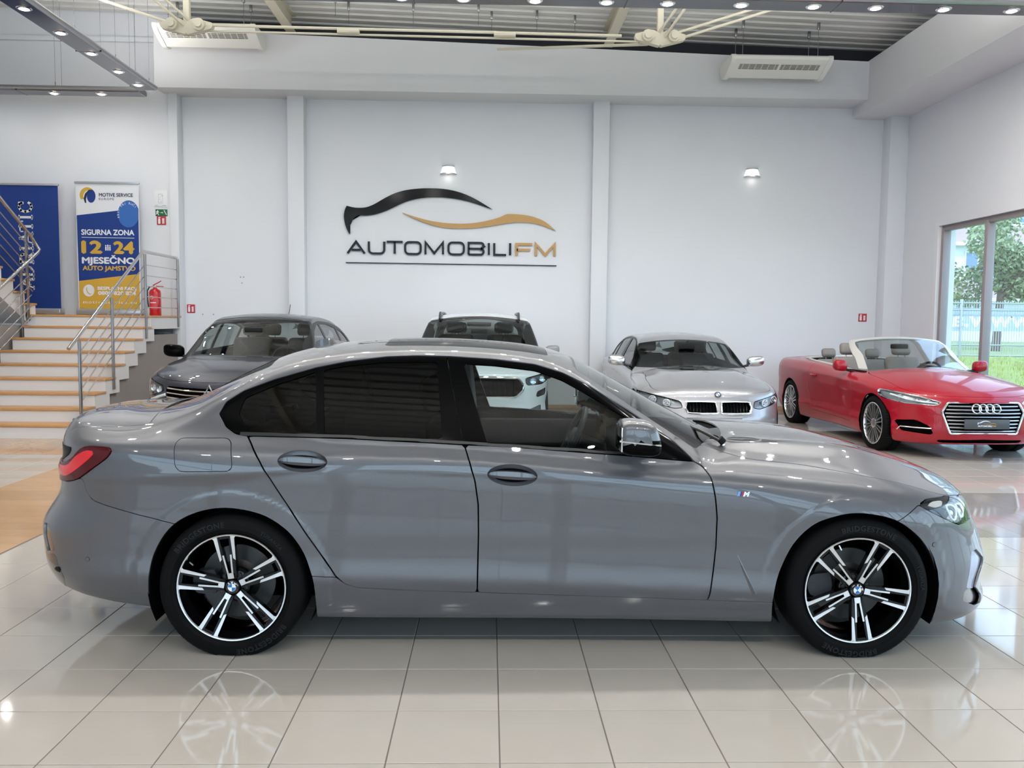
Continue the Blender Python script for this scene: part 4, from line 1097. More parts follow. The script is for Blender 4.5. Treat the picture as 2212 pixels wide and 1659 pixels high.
for x, z in ((-4.25, 2.22), (-4.2, 2.22), (-4.23, 2.12), (-4.9, 1.58), (-4.72, 1.58)):
    MB().lathe([(.001, -.004), (.010, -.004), (.012, 0)], 8, Matrix.Translation((x, YB, z)), axis='y').build('wall_plug', mat('plug_grey', rgb(150, 150, 155), rough=.7), bpy.data.objects['wall_back'])
# ---------------------------------------------------------------- outside the window
M_GRASS = mat('grass_green', rgb(138, 150, 86), rough=.9, noise=.30, nscale=1.2)
M_PAVE = mat('pale_paving', rgb(196, 192, 186), rough=.8, noise=.06, nscale=1)
g = MB(); nx, ny = 40, 40; V = []
for i in range(nx + 1):
    for j in range(ny + 1):
        x = XR + .35 + 45 * (i / nx) ** 1.5; y = -12 + 62 * j / ny
        z = -.12 + .75 * max(0, min(1, (y - 15) / 9.0)) + .04 * math.sin(1.7 * x + .6 * y) * (1 if x > 8.4 else 0)
        V.append((x, y, z))
g.add(V, [(i * (ny + 1) + j, (i + 1) * (ny + 1) + j, (i + 1) * (ny + 1) + j + 1, i * (ny + 1) + j + 1) for i in range(nx) for j in range(ny)], True)
struct(g.build('ground_lawn', M_GRASS), 'sunlit lawn rising to the fence outside the window', 'lawn')
struct(MB().box(-40, XR + .35, YF - 30, YF - .26, -.2, -.12).box(XR + .3, 30, YF - 30, -12, -.2, -.12).build('ground_forecourt', M_PAVE), 'pale forecourt in front of the shop', 'forecourt')
# grass tufts along the bank
def tufts(cx0, cx1, cy0, cy1, n, h, seed):
    rnd = random.Random(seed); mb = MB()
    for _ in range(n):
        x, y = rnd.uniform(cx0, cx1), rnd.uniform(cy0, cy1); z = -.12 + .75 * max(0, min(1, (y - 15) / 9.0)) - .03
        a = rnd.uniform(0, 6.28); hh = h * rnd.uniform(.5, 1.2); dx, dy = .013 * math.cos(a), .013 * math.sin(a); lx, ly = rnd.uniform(-.1, .1), rnd.uniform(-.1, .1)
        mb.add([(x - dx, y - dy, z), (x + dx, y + dy, z), (x + lx, y + ly, z + hh)], [(0, 1, 2)])
    return mb
tag(tufts(9.5, 24, 15.0, 23.6, 9000, .20, 3).build('grass', mat('grass_blades', rgb(156, 168, 100), rough=.9, rnd=.1)), 'long sunlit grass on the bank before the fence', 'grass', kind='stuff')
# mesh fence with a banner on it
M_FENCE = mat('fence_galvanised', rgb(150, 160, 170), rough=.4)
fc = thing('mesh_fence', 'pale wire mesh fence with folded rails along the bank', 'fence', (0, 24.0, .60))
for k in range(6):
    x0 = 11.0 + 2.5 * k
    p = MB()
    for i in range(34): p.box(x0 + .075 * i - .008, x0 + .075 * i + .008, -.004, .004, 0, 1.62)
    pn = p.build('mesh_panel', M_FENCE, fc, kind='stuff')
    MB().bbox(x0 - .03, x0 + .03, -.03, .03, -.1, 1.66, .006).build('fence_post', M_FENCE, fc)
    for z in (.06, .36, 1.36, 1.56): MB().add([(x0, 0, z - .02), (x0 + 2.5, 0, z - .02), (x0 + 2.5, -.03, z), (x0, -.03, z), (x0, 0, z + .02), (x0 + 2.5, 0, z + .02)], [(0, 1, 2, 3), (3, 2, 5, 4)]).build('folded_rail', M_FENCE, pn)
fb = thing('fence_banner', 'white banner behind the mesh fence with web address seen from the back', 'banner', (0, 24.12, 1.36))
MB().box(4.0, 26.0, 0, .01, 0, .66).build('banner_sheet', mat('banner_pale_blue', rgb(176, 194, 212), rough=.7), fb)  # pale blue sheet, darker than its letters
v6, _ = text_geo('www.au', .62, bold=.014, depth=.004, align='LEFT'); kx = 2.75 / max(p[0] for p in v6)
v, f = text_geo('www.automobilifm.hr', .62, bold=.014, depth=.004, align='LEFT')
MB().add([(15.65 - p[0] * kx, -.004 + p[2], .13 + p[1]) for p in v], [q[::-1] for q in f]).build('lettering', mat('banner_letters', rgb(246, 250, 252), rough=.6), fb)
# trees
M_LEAF = mat('leaves_olive', rgb(140, 156, 122), rough=.8, rnd=.0, noise=.25, nscale=.9); M_BARK = mat('bark', rgb(92, 80, 68), rough=.9, noise=.2)
def tree(x, y, z0, h, r, label, seed, n=2600):
    t = thing('tree', label, 'tree', (x, y, z0), group='trees beyond the fence'); rnd = random.Random(seed)
    MB().tube([(0, 0, 0), (.08, 0, h * .35), (-.05, .05, h * .7)], [.16, .12, .05], 8).build('trunk', M_BARK, t)
    for k in range(4):
        a = k * 1.6 + seed; MB().tube([(.05, 0, h * (.3 + .08 * k)), (r * .55 * math.cos(a), r * .55 * math.sin(a), h * (.5 + .08 * k))], [.06, .02], 6).build('branch', M_BARK, t)
    mb = MB(); bl = [(rnd.gauss(0, r * .42), rnd.gauss(0, r * .42), h * .48 + rnd.gauss(0, h * .20), rnd.uniform(.4, .75) * r * .5) for _ in range(16)]
    for i in range(n):
        bx, by, bz, br = bl[i % 16]; th, ph = rnd.uniform(0, 6.28), math.acos(rnd.uniform(-1, 1)); q = br * rnd.uniform(.65, 1.0)
        c = Vector((bx + q * math.sin(ph) * math.cos(th), by + q * math.sin(ph) * math.sin(th), bz + q * math.cos(ph)))
        a = Vector((rnd.uniform(-1, 1), rnd.uniform(-1, 1), rnd.uniform(-1, 1))).normalized() * .085; b = a.cross(Vector((rnd.uniform(-1, 1), rnd.uniform(-1, 1), rnd.uniform(-1, 1)))).normalized() * .05
        mb.add([c - a, c - b, c + a, c + b], [(0, 1, 2, 3)])
    mb.build('foliage', M_LEAF, t, kind='stuff')
tree(17.9, 29.5, .6, 6.2, 2.2, 'broad leafy tree behind the fence, right of the mullion', 5, 13000); tree(14.3, 31.0, .6, 3.9, .9, 'small leafy tree at the edge of the window', 11, 4000); tree(24.0, 33.0, .6, 6.6, 2.6, 'leafy tree at the far right behind the fence', 17, 7000)
# block of flats far behind
M_FLAT = mat('flat_render', rgb(206, 216, 228), rough=.8); M_BRICK = mat('flat_brick', rgb(176, 156, 160), rough=.8, noise=.06); M_FWIN = mat('flat_window', rgb(96, 128, 168), rough=.1)
fl = thing('apartment_block', 'pale block of flats with grey-pink bands far behind the trees', 'building', (0, 46, .4))
MB().box(16, 52, 0, 12, 0, 13).build('wall', M_FLAT, fl)
for k in range(4):
    z = 2.6 + 3.0 * k; MB().box(16, 52, -.5, 0, z - .18, z).build('balcony_slab', M_FLAT, fl)
    MB().box(16, 52, -.08, 0, z, z + .95).build('parapet_band', M_BRICK, fl)
    for i in range(12):
        x = 17.2 + 2.9 * i; wn = MB().box(x, x + 1.5, -.06, 0, z + 1.05, z + 2.55).build('window', M_FLAT, fl); MB().box(x + .08, x + .70, -.07, -.05, z + 1.13, z + 2.47).box(x + .80, x + 1.42, -.07, -.05, z + 1.13, z + 2.47).build('pane', M_FWIN, wn)
ac = MB(); ac.bbox(22.4, 23.4, -.75, -.4, 5.75, 6.4, .03); acb = ac.build('outdoor_unit', M_FLAT, fl); MB().lathe([(.06, -.76), (.24, -.762), (.25, -.755)], 20, Matrix.Translation((22.8, 0, 6.07)), axis='y').build('fan_grille', M_FWIN, acb)
def sedan_shape():
    zl = spl((-2.5, .36), (-1.0, .345), (-.3, .335), (.73, .30), (1.05, .29), (2.3, .27))
    def flare(x, z):
        o = 0
        for cx in (-1.4255, 1.4255):
            r = np.sqrt((x - cx)**2 + (z - .315)**2)
            t = np.clip((.452 - r) / .022, 0, 1); o = o + .0045 * t * t * (3 - 2 * t) * np.clip((z - .22) / .08, 0, 1)
        return o
    def dome(x, ay):   # the two raised creases along the bonnet
        t = np.clip((x - .75) / .3, 0, 1) * np.clip((2.2 - x) / .6, 0, 1)
        yl = .50 - .10 * np.clip((x - .9) / 1.2, 0, 1)
        return t * (.016 * np.exp(-((ay - yl) / .09)**2))
    c = dict(
        Wp=spl((-2.5, .865), (-1.9, .897), (-1.43, .9125), (-.7, .900), (0, .897), (.7, .900), (1.43, .9135), (1.8, .895), (2.3, .82)),
        zd=spl((-2.50, 1.035), (-2.3, 1.058), (-2.1, 1.062), (-1.9, 1.06), (-1.5, 1.04), (-.5, 1.0), (.6, .95), (.95, .975), (1.2, .963), (1.5, .933), (1.8, .858), (2.0, .795), (2.14, .735), (2.3, .65)),
        crown=spl((-2.5, .05), (-1.9, .05), (-1, .04), (.6, .06), (1.1, .095), (1.6, .10), (2.0, .09), (2.3, .08)),
        dome=dome,
        zb=spl((-2.5, .27), (-2.3, .25), (-1.9, .207), (-1.7, .19), (-1.05, .157), (0, .15), (1.0, .142), (1.75, .13), (2.1, .115), (2.3, .125)),
        zl=zl,
        zcr=spl((-2.5, .93), (-1.9, .96), (-1.33, .955), (-.88, .94), (.24, .879), (.74, .838), (1.09, .812), (1.5, .78), (2.2, .70)),
        zbelt=spl((-2.5, 1.0), (-1.9, 1.01), (-1.36, 1.0), (-.915, .990), (-.476, .971), (.128, .938), (.66, .907), (1.2, .86), (2.2, .75)),
        wbelt=spl((-2.1, .66), (-1.6, .775), (-1.2, .815), (-.5, .83), (.2, .826), (.7, .805), (1.1, .775)),
        lean=spl((-2.1, .17), (-1.6, .20), (-1.2, .215), (-.5, .222), (.2, .215), (.7, .19), (1.1, .17)),
        zroof=spl((-2.15, .93), (-1.75, 1.147), (-1.384, 1.329), (-1.024, 1.409), (-.6, 1.4325), (-.2, 1.4165), (.09, 1.366), (.40, 1.222), (.95, .935), (1.15, .83)),
        rcrown=spl((-2, .05), (-1, .055), (0, .055), (1, .05)),
        bowmask=lambda x: np.clip((np.abs(x + .5) - .45) / .5, 0, 1),
        xF=spl((.05, 2.18), (.10, 2.26), (.14, 2.31), (.19, 2.325), (.24, 2.30), (.30, 2.29), (.37, 2.31), (.45, 2.285), (.54, 2.245), (.62, 2.20), (.68, 2.185), (.76, 2.15), (.9, 2.05)),
        xR=spl((.10, -2.25), (.2, -2.38), (.27, -2.445), (.35, -2.480), (.47, -2.50), (.56, -2.495), (.63, -2.45), (.70, -2.405), (.76, -2.39), (.85, -2.375), (1.0, -2.375), (1.04, -2.37), (1.2, -2.33)),
        offs=[-.11, -.062, -.036, -.016, -.011, -.018, -.013, -.003, -.002, -.011, -.064, -.16, -.45],
        xcF=1.25, nF=4.2, mF=2.6, xcR=-1.45, nR=5.5, mR=2.8, flare=flare,
        bowF=.24, kdeck=spl((-2.5, .03), (-2.2, .06), (-1.6, .12), (0, .08), (.8, .10), (1.3, .13), (2.0, .10), (2.3, .06)),
        kjoin=lambda x: .02 + .10 * np.clip((-1.0 - x) / .5, 0, 1),
    )
    return CarShape(c)
# ---------------------------------------------------------------- wheel of the grey saloon
def double_spoke_wheel(name, rot, R=.333, W=.225, rr=.246):
    """local frame: axis along y, outer face towards -y, origin at the hub face"""
    w = bpy.data.objects.new(name, None); COL.objects.link(w)
    t = tyre_mesh(R, W, rr)
    gro = t.groove
    M0 = Matrix.Translation((0, -.020, 0))
    t.v = [(x, y - .02, max(z, -.3135)) for x, y, z in t.v]
    ty = t.build('tyre', M_TYRE, w, sharp=50)
    gm = MB()
    for q in gro: gm.add([(a, b - .02, max(c, -.3137)) for a, b, c in q], [(0, 1, 2, 3)])
    gm.build('tread_grooves', mat('tread_groove', rgb(6, 6, 7), rough=.9), ty, kind='stuff')
    ring_text('BRIDGESTONE', .034, .281, rot - 22, -.0415, M_TTXT, ty, bold=.0012, spacing=1.15)
    ring_text('BRIDGESTONE', .034, .281, rot - 22 + 180, -.0415, M_TTXT, ty, bold=.0012, spacing=1.15)
    ring_text('TURANZA', .022, .284, rot + 48, -.0415, M_TTXT, ty, bold=.0008, spacing=1.2)
    # rim: bright lip, black barrel
    MB().lathe([(.246, -.022), (.2475, -.027), (.245, -.030), (.2395, -.029), (.2365, -.024)], 72, axis='y').build('rim_lip', M_RIMS, w)
    MB().lathe([(.2385, -.026), (.232, -.012), (.224, .02), (.218, .06), (.226, .10), (.226, .19), (.246, .2)], 72, axis='y').build('rim_barrel', M_RIMB, w)
    MB().lathe([(.001, .062), (.075, .062), (.08, .07), (.1, .085), (.17, .085), (.17, .108), (.09, .108)], 48, axis='y').build('brake_disc', M_DISC, w)
    ca = MB(); ca.prism(round_poly([(-.19, -.05), (-.10, -.06), (-.085, .0), (-.10, .06), (-.19, .05), (-.205, 0)], .02), .055, .13, 'y'); ca.build('brake_caliper', M_CALI, w)
    hub = MB().lathe([(.001, .012), (.052, .012), (.07, .02), (.075, .06)], 32, axis='y').build('hub', M_RIMB, w)
    for k in range(5):
        a = math.radians(72 * k + 36 + rot); MB().lathe([(.001, .006), (.009, .006), (.010, .02)], 8, Matrix.Translation((math.sin(a) * .056, .002, math.cos(a) * .056)), axis='y').build('wheel_bolt', M_DISC, hub)
    # one arm, pointing up: r = radius, s = sideways; built once and turned five times
    def face_y(r): return -.010 - .016 * np.clip((r - .03) / .2, 0, 1)
    def arm(M):
        b = MB()
        def bar(pts, th, lift, mbx, back=None):      # pts (s, r) polygon, extruded from the face inwards
            n = len(pts); f_ = [(s_, face_y(r_) - lift, r_) for s_, r_ in pts]; k_ = [(s_, face_y(r_) + th, r_) for s_, r_ in pts]
            mbx.add(f_ + k_, [tuple(range(n)), tuple(range(n, 2 * n))[::-1]] + [(i, i + n, (i + 1) % n + n, (i + 1) % n) for i in range(n)], False, M)
        for sg in (-1, 1):
            bar([(sg * .006, .035), (sg * .024, .035), (sg * .036, .13), (sg * .047, .238), (sg * .022, .238), (sg * .014, .13)], .034, 0, b)
        bar([(-.024, .035), (.024, .035), (.020, .062), (-.020, .062)], .03, 0, b)
        bar([(-.030, .225), (.030, .225), (.032, .240), (-.032, .240)], .03, -.004, b)
        ar = b.build('spoke', M_RIMB, w)
        s_ = MB()
        for sg in (-1, 1):
            bar([(sg * .026, .132), (sg * .0355, .122), (sg * .0465, .226), (sg * .060, .2395), (sg * .030, .2395)], .0015, .0012, s_)
            bar([(sg * .0062, .062), (sg * .0135, .062), (sg * .0215, .150), (sg * .0135, .150)], .0015, .0012, s_)
        bar([(-.0135, .038), (.0135, .038), (.0135, .064), (-.0135, .064)], .0015, .0012, s_)
        s_.build('machined_face', M_RIMS, ar)
    for k in range(5):
        arm(Matrix.Rotation(math.radians(72 * k + rot), 4, 'Y'))
    MB().lathe([(.001, -.016), (.031, -.016), (.035, -.010), (.036, .012)], 32, axis='y').build('centre_cap', M_RIMB, w)
    roundel(w, .028, Matrix.Translation((0, -.0165, 0)) @ Matrix.Rotation(math.radians(rot + 10), 4, 'Y'))
    MB().tube([(math.sin(math.radians(rot - 52)) * .222, -.006, math.cos(math.radians(rot - 52)) * .222), (math.sin(math.radians(rot - 52)) * .200, -.016, math.cos(math.radians(rot - 52)) * .200)], .004, 8).build('valve', M_RIMS, w)
    return w

# ---------------------------------------------------------------- grey saloon
M_GREY = paint('paint_grey', rgb(86, 86, 91), metal=.30, rough=.38, flake=.10)
M_GLOSS = mat('gloss_black', rgb(5, 5, 6), rough=.10, spec=.05)
M_TRIMB = mat('satin_black', rgb(20, 20, 22), rough=.38)
M_LINER = mat('liner_black', rgb(8, 8, 9), rough=.9, spec=.05)
M_TINT = glass('glass_dark_tint', (.04, .045, .047), gain=.22)
M_SIDEG = glass('glass_side', (.62, .67, .67), gain=.5)
M_WSG = glass('glass_windscreen', (.80, .85, .84), ior=2.6)
M_CHR = mat('chrome', (.82, .82, .83), rough=.08, metal=1)
M_CABIN = mat('cabin_dark', rgb(24, 25, 27), rough=.75, spec=.2)
M_HEADL = mat('cabin_headliner', rgb(105, 106, 108), rough=.9)
M_LEATH = mat('seat_leather', rgb(26, 26, 29), rough=.5)
sedan = thing('sedan', 'grey metallic four-door saloon in profile with black window trim and two-tone wheels', 'car', (0.2728 + .865 * .00866, 3.7952 + .865, 0), -.00866)
SS = sedan_shape()
B = Body(SS, sedan, 330, 190, -1.55, 1.45, lambda x: .62 + 0 * x)
G = .0034
DLO = [(-1.365, .998), (-.916, .99), (-.476, .971), (-.177, .959), (.128, .937), (.40, .918), (.676, .893), (.665, .908), (.597, .975), (.408, 1.103), (.205, 1.226), (.076, 1.286), (-.054, 1.323), (-.25, 1.346), (-.464, 1.358), (-.62, 1.360), (-.76, 1.354), (-.947, 1.33), (-1.087, 1.301), (-1.276, 1.245), (-1.416, 1.192), (-1.491, 1.142), (-1.513, 1.09), (-1.47, 1.035), (-1.42, 1.006)]
QG = round_poly([(-1.424, 1.091), (-1.406, 1.162), (-1.258, 1.226), (-1.085, 1.283), (-1.057, 1.011), (-1.364, 1.014)], .012)
RG = round_poly([(-1.052, 1.293), (-.945, 1.314), (-.757, 1.332), (-.52, 1.335), (-.483, .989), (-1.020, 1.009)], .010)
FG = round_poly([(-.396, 1.328), (-.25, 1.321), (-.055, 1.299), (.074, 1.255), (.2, 1.188), (.367, 1.088), (.405, 1.06), (.452, .926), (.316, .935), (-.276, .966)], .010)
rear_edge = [(-1.365, .998), (-1.335, .962), (-1.291, .898), (-1.210, .763), (-1.091, .572), (-1.010, .453), (-.957, .372), (-.916, .333), (-.86, .314), (-.676, .303)]
b_edge = [(-.382, .966), (-.354, .891), (-.330, .809), (-.315, .702), (-.313, .573), (-.317, .291)]
f_edge = [(.676, .893), (.713, .873), (.739, .833), (.756, .743), (.768, .647), (.768, .516), (.760, .406), (.746, .290), (.738, .26)]
RD = rear_edge + [(-.5, .296)] + b_edge[::-1] + [(-.476, .971), (-.916, .990)]
FD = b_edge + [(.2, .276), (.738, .26)] + f_edge[::-1] + [(.40, .918), (.128, .937), (-.177, .959)]
ARCH_R = smooth_poly([(-1.818, .12), (-1.812, .242), (-1.797, .36), (-1.777, .456), (-1.73, .547), (-1.665, .616), (-1.575, .662), (-1.47, .684), (-1.366, .677), (-1.262, .646), (-1.169, .58), (-1.109, .499), (-1.075, .418), (-1.053, .33), (-1.050, .18), (-1.050, .10)], 4, False)
ARCH_F = smooth_poly([(1.05, .10), (1.045, .157), (1.035, .258), (1.04, .331), (1.066, .424), (1.114, .529), (1.185, .611), (1.258, .652), (1.373, .679), (1.491, .671), (1.597, .639), (1.705, .56), (1.776, .467), (1.812, .367), (1.817, .273), (1.815, .204), (1.819, .10)], 4, False)
SILL = [(-1.08, .372), (-.957, .365), (-.916, .333), (-.86, .314), (-.676, .303), (-.317, .291), (.2, .276), (.738, .26), (1.1, .252), (1.1, .05), (-1.08, .05)]
RSEAM = [(-2.105, .803), (-2.089, .744), (-2.057, .704), (-1.999, .686), (-1.837, .645), (-1.671, .608)]
RBUMP = [(-3, .80), (-2.24, .80), (-2.15, .79)] + RSEAM + [(-1.55, .58), (-1.55, .0), (-3, .0)]
HEAD = smooth_poly([(1.707, .707), (1.763, .724), (1.85, .725), (1.911, .722), (2.021, .702), (2.060, .684), (2.06, .655), (2.02, .618), (1.985, .600), (1.938, .601), (1.877, .623), (1.769, .673)], 3)
HEADX = round_poly([(1.707, .707), (1.763, .726), (1.911, .724), (2.03, .704), (2.16, .675), (2.13, .61), (1.978, .599), (1.938, .600), (1.877, .623), (1.769, .673)], .008)
hgap = spl((.70, .952), (.784, .931), (.895, .903), (1.141, .873), (1.457, .827), (1.701, .778), (1.89, .728), (2.05, .705), (2.3, .69))
FBUMP = [(1.592, .641), (1.651, .676), (1.707, .707), (1.769, .673), (1.877, .623), (1.938, .600), (2.13, .600), (2.2, .69), (2.6, .69), (2.6, 0), (1.55, 0), (1.55, .641)]
TAIL = smooth_poly([(-2.36, .81), (-2.32, .775), (-2.25, .768), (-2.165, .785), (-2.116, .804), (-2.037, .858), (-1.976, .901), (-1.955, .93), (-1.966, .944), (-2.02, .947), (-2.075, .946), (-2.114, .931), (-2.164, .887), (-2.25, .852), (-2.34, .848)], 3)
TAILIN = smooth_poly([(-2.34, .815), (-2.25, .800), (-2.175, .812), (-2.09, .868), (-2.035, .915), (-2.045, .930), (-2.085, .925), (-2.135, .898), (-2.19, .850), (-2.27, .838)], 3)
FUEL = round_poly([(-1.680, .987), (-1.431, .989), (-1.403, .852), (-1.657, .847)], .035)
H1 = [(-1.101 + .110 * math.cos(t), .895 - .004 * math.cos(t) + .046 * math.sin(t)) for t in np.linspace(0, 2 * math.pi, 40)[:-1]]
H2 = [(-.162 + .113 * math.cos(t), .838 - .004 * math.cos(t) + .048 * math.sin(t)) for t in np.linspace(0, 2 * math.pi, 40)[:-1]]
bowF = SS.c['bowF']; bowR = SS.c.get('bowR', .16)
xsF = lambda x, y: x + bowF * y * y * SS.c['bowmask'](x)
xsR = lambda x, y: x - bowR * y * y * SS.c['bowmask'](x)
# lines of the pillars in side view (positive above / in front)
def above(p, q): 
    (x0, z0), (x1, z1) = p, q; L = math.hypot(x1 - x0, z1 - z0)
    return lambda x, y, z: ((x1 - x0) * (z - z0) - (z1 - z0) * (x - x0)) / L
apil = above((.136, 1.309), (.706, .938)); cpil = above((-1.938, 1.060), (-1.30, 1.316))
side_only = lambda x, y, z: y - .45
cowl_x = spl((0, .965), (.2, .95), (.31, .93), (.46, .87), (.55, .785), (.63, .67))
glass_end = lambda y: .905 - .0 * y
hood_f = lambda x, y, z: z - hgap(x)
not_deckback = lambda x, y, z: x - (cowl_x(y))
is_ws = lambda x, y, z: np.minimum(np.minimum(apil(x, y, z), xsF(x, y) - .175), z - (.938 + .05 * np.clip(1 - y / .65, -1, 1)))
is_rw = lambda x, y, z: np.minimum(np.minimum(cpil(x, y, z), -1.375 - xsR(x, y)), xsR(x, y) + 1.965)
trunk_f = lambda x, y, z: np.minimum(np.minimum(-1.935 - xsR(x, y), .685 - y + .0 * x), z - .80)
trunk_side = lambda x, y, z: np.minimum(trunk_f(x, y, z), np.where(x < -2.2, 1, 1) * (z - .80))
neg = lambda f, g=0.0: (lambda x, y, z: -f(x, y, z) - g)
pos = lambda f, g=0.0: (lambda x, y, z: f(x, y, z) - g)
band = lambda a, b: (lambda x, y, z: np.minimum(x - a, b - x))
# flanks
B.both('front_door', [side_only, inside(FD, G), outside(H2, .0006)], M_GREY)
B.both('rear_door', [side_only, inside(RD, G), outside(H1, .0006), outside(ARCH_R, G)], M_GREY)
B.both('side_sill', [side_only, inside(SILL, .0), outside(ARCH_R, 0), outside(ARCH_F, 0)], M_GREY)
fend = [lambda x, y, z: x - .60, lambda x, y, z: y - .30, lambda x, y, z: hgap(x) - z - G * .35, outside(FD, G), outside(DLO, .004), outside(SILL, G), outside(ARCH_F, 0), outside(HEADX, G), outside(FBUMP, G * .6), lambda x, y, z: x - (.62 + 0 * x), lambda x, y, z: 2.15 - x, neg(is_ws, .002),
        lambda x, y, z: np.maximum(above((.676, .893), (.75, .95))(x, y, z) * -1, 0 * x + 1e-3 if False else (x - .70))]
B.both('front_wing', fend, M_GREY)
frame_f = [lambda x, y, z: z - .36, lambda x, y, z: np.maximum(.72 - x, z - .94), outside(DLO, .003), outside(FD, G), outside(RD, G), outside(SILL, G), outside(ARCH_R, 0), outside(RBUMP, G * .6), outside(TAIL, .003), outside(FUEL, .002), neg(is_ws, .003), neg(is_rw, .003), neg(trunk_f, G),
           lambda x, y, z: np.maximum(np.maximum(.5 - 1e9 * (x < .2), 0) + np.where(x < .2, 1, 0), hgap(x) + 5 - z), lambda x, y, z: np.where(x > .55, y - .45, 1), lambda x, y, z: np.where((x > -1.38) & (x < .15), np.maximum(y - .47, -(z - 1.2)), 1)]
B.both('side_frame', frame_f, M_GREY)
B.both('fuel_flap', [inside(FUEL, .0012), side_only], M_GREY)
B.panel('roof_panel', [lambda x, y, z: z - 1.2, lambda x, y, z: .47 - y, lambda x, y, z: .172 - xsF(x, y), lambda x, y, z: xsR(x, y) + 1.372, neg(top_in(round_poly([(-.80, -.44), (-.80, .44), (.02, .44), (.02, -.44)], .06)), .0)], M_GREY, 0)
B.panel('sunroof', [lambda x, y, z: z - 1.2, top_in(round_poly([(-.80, -.44), (-.80, .44), (.02, .44), (.02, -.44)], .06), .003)], M_GLOSS, 0, off=-.001)
B.panel('bonnet', [lambda x, y, z: x - .6, pos(hood_f, G * .35), not_deckback, lambda x, y, z: 2.6 - x, outside(HEADX, G), neg(is_ws, .002)], M_GREY, 0)
B.panel('boot_lid', [pos(trunk_f, G), lambda x, y, z: y - (-1), outside(TAIL, .003)], M_GREY, 0)
B.panel('rear_bumper', [inside(RBUMP, G * .6), outside(ARCH_R, 0), neg(trunk_f, G), outside([(-2.37, .558), (-2.313, .568), (-2.267, .451), (-2.343, .43), (-2.369, .486)], .0), outside(TAIL, .003)], M_GREY, 0)
FI = [(2.030, .457), (2.079, .460), (2.160, .395), (2.085, .266), (1.998, .286)]
FC = round_poly([(1.984, .284), (2.09, .270), (2.16, .21), (2.14, .170), (2.091, .178), (1.979, .230)], .012)
B.panel('front_bumper', [inside(FBUMP, G * .6), outside(ARCH_F, 0), lambda x, y, z: hgap(x) - z - G, outside(HEADX, G), outside(FI, .0), outside(FC, .0), lambda x, y, z: np.maximum(x - 1.5, 0) - .01, front_out(round_poly([(-.5, .19), (.52, .19), (.42, .36), (-.42, .36)], .03)), front_out([(.03, .44), (.36, .43), (.40, .52), (.37, .64), (.05, .66)])], M_GREY, 0)
# glass, trim
line_b = above((-.478, 1.37), (-.380, .95))
for nm, cutf in (('front_window_trim', pos(line_b, .002)), ('rear_window_trim', neg(line_b, .002))):
    B.both(nm, [side_only, inside(DLO, .001), outside(QG, 0), outside(RG, 0), outside(FG, 0), cutf], M_GLOSS, off=-.001, rim=.014)
B.both('quarter_glass', [side_only, inside(QG, -.004)], M_TINT, off=-.007, rim=0)
B.both('rear_door_glass', [side_only, inside(RG, -.004)], M_TINT, off=-.007, rim=0)
B.both('front_door_glass', [side_only, inside(FG, -.004)], M_SIDEG, off=-.007, rim=0)
B.both('belt_strip', [side_only, inside([(-1.40, .999), (-.916, .991), (-.476, .972), (.128, .938), (.40, .919), (.60, .902), (.58, .908), (.40, .930), (.128, .951), (-.476, .985), (-.916, 1.004), (-1.40, 1.012)], 0)], M_TRIMB, off=.003, rim=.008)
B.panel('windscreen', [pos(is_ws, -.004)], M_WSG, 0, off=-.003, rim=0)
B.panel('rear_screen', [pos(is_rw, -.004)], M_TINT, 0, off=-.003, rim=0)
def frit(a, b): return [pos(is_ws, a), neg(is_ws, b)]
B.panel('windscreen_border', frit(-.002, .022), M_TRIMB, 0, off=-.0035, rim=0)
B.panel('rear_screen_border', [pos(is_rw, -.002), neg(is_rw, .03)], M_TRIMB, 0, off=-.0035, rim=0)
B.panel('cowl', [lambda x, y, z: x - .60, lambda x, y, z: cowl_x(y) + .02 - x, lambda x, y, z: z - .88, lambda x, y, z: .60 - y, neg(is_ws, -.004)], M_LINER, 0, off=-.03, rim=0)
for sg, y0 in ((1, -.55), (1, .05)):
    wp = MB(); wp.tube([(.86, y0, .955), (.80, y0 + .12, .985), (.745, y0 + .32, 1.00)], .009, 8); wp.build('wiper', M_TRIMB, sedan)
    MB().tube([(.88, y0, .945), (.86, y0, .965)], .018, 10).build('wiper_pivot', M_CABIN, sedan)
# inner shell so that the gaps stay dark
B.panel('inner_shell', [outside(DLO, -.006), lambda x, y, z: np.maximum(np.maximum(-poly_sdf(FC, x, z), -poly_sdf(FI, x, z) * 0 - 1), 1.6 - x), lambda x, y, z: np.maximum(-poly_sdf(FI, x, z), 1.6 - x), lambda x, y, z: np.maximum(-poly_sdf(HEADX, x, z), 1.6 - x), neg(is_ws, -.012), neg(is_rw, -.012), outside(ARCH_R, -.004), outside(ARCH_F, -.004)], M_LINER, 0, off=-.016, rim=0)
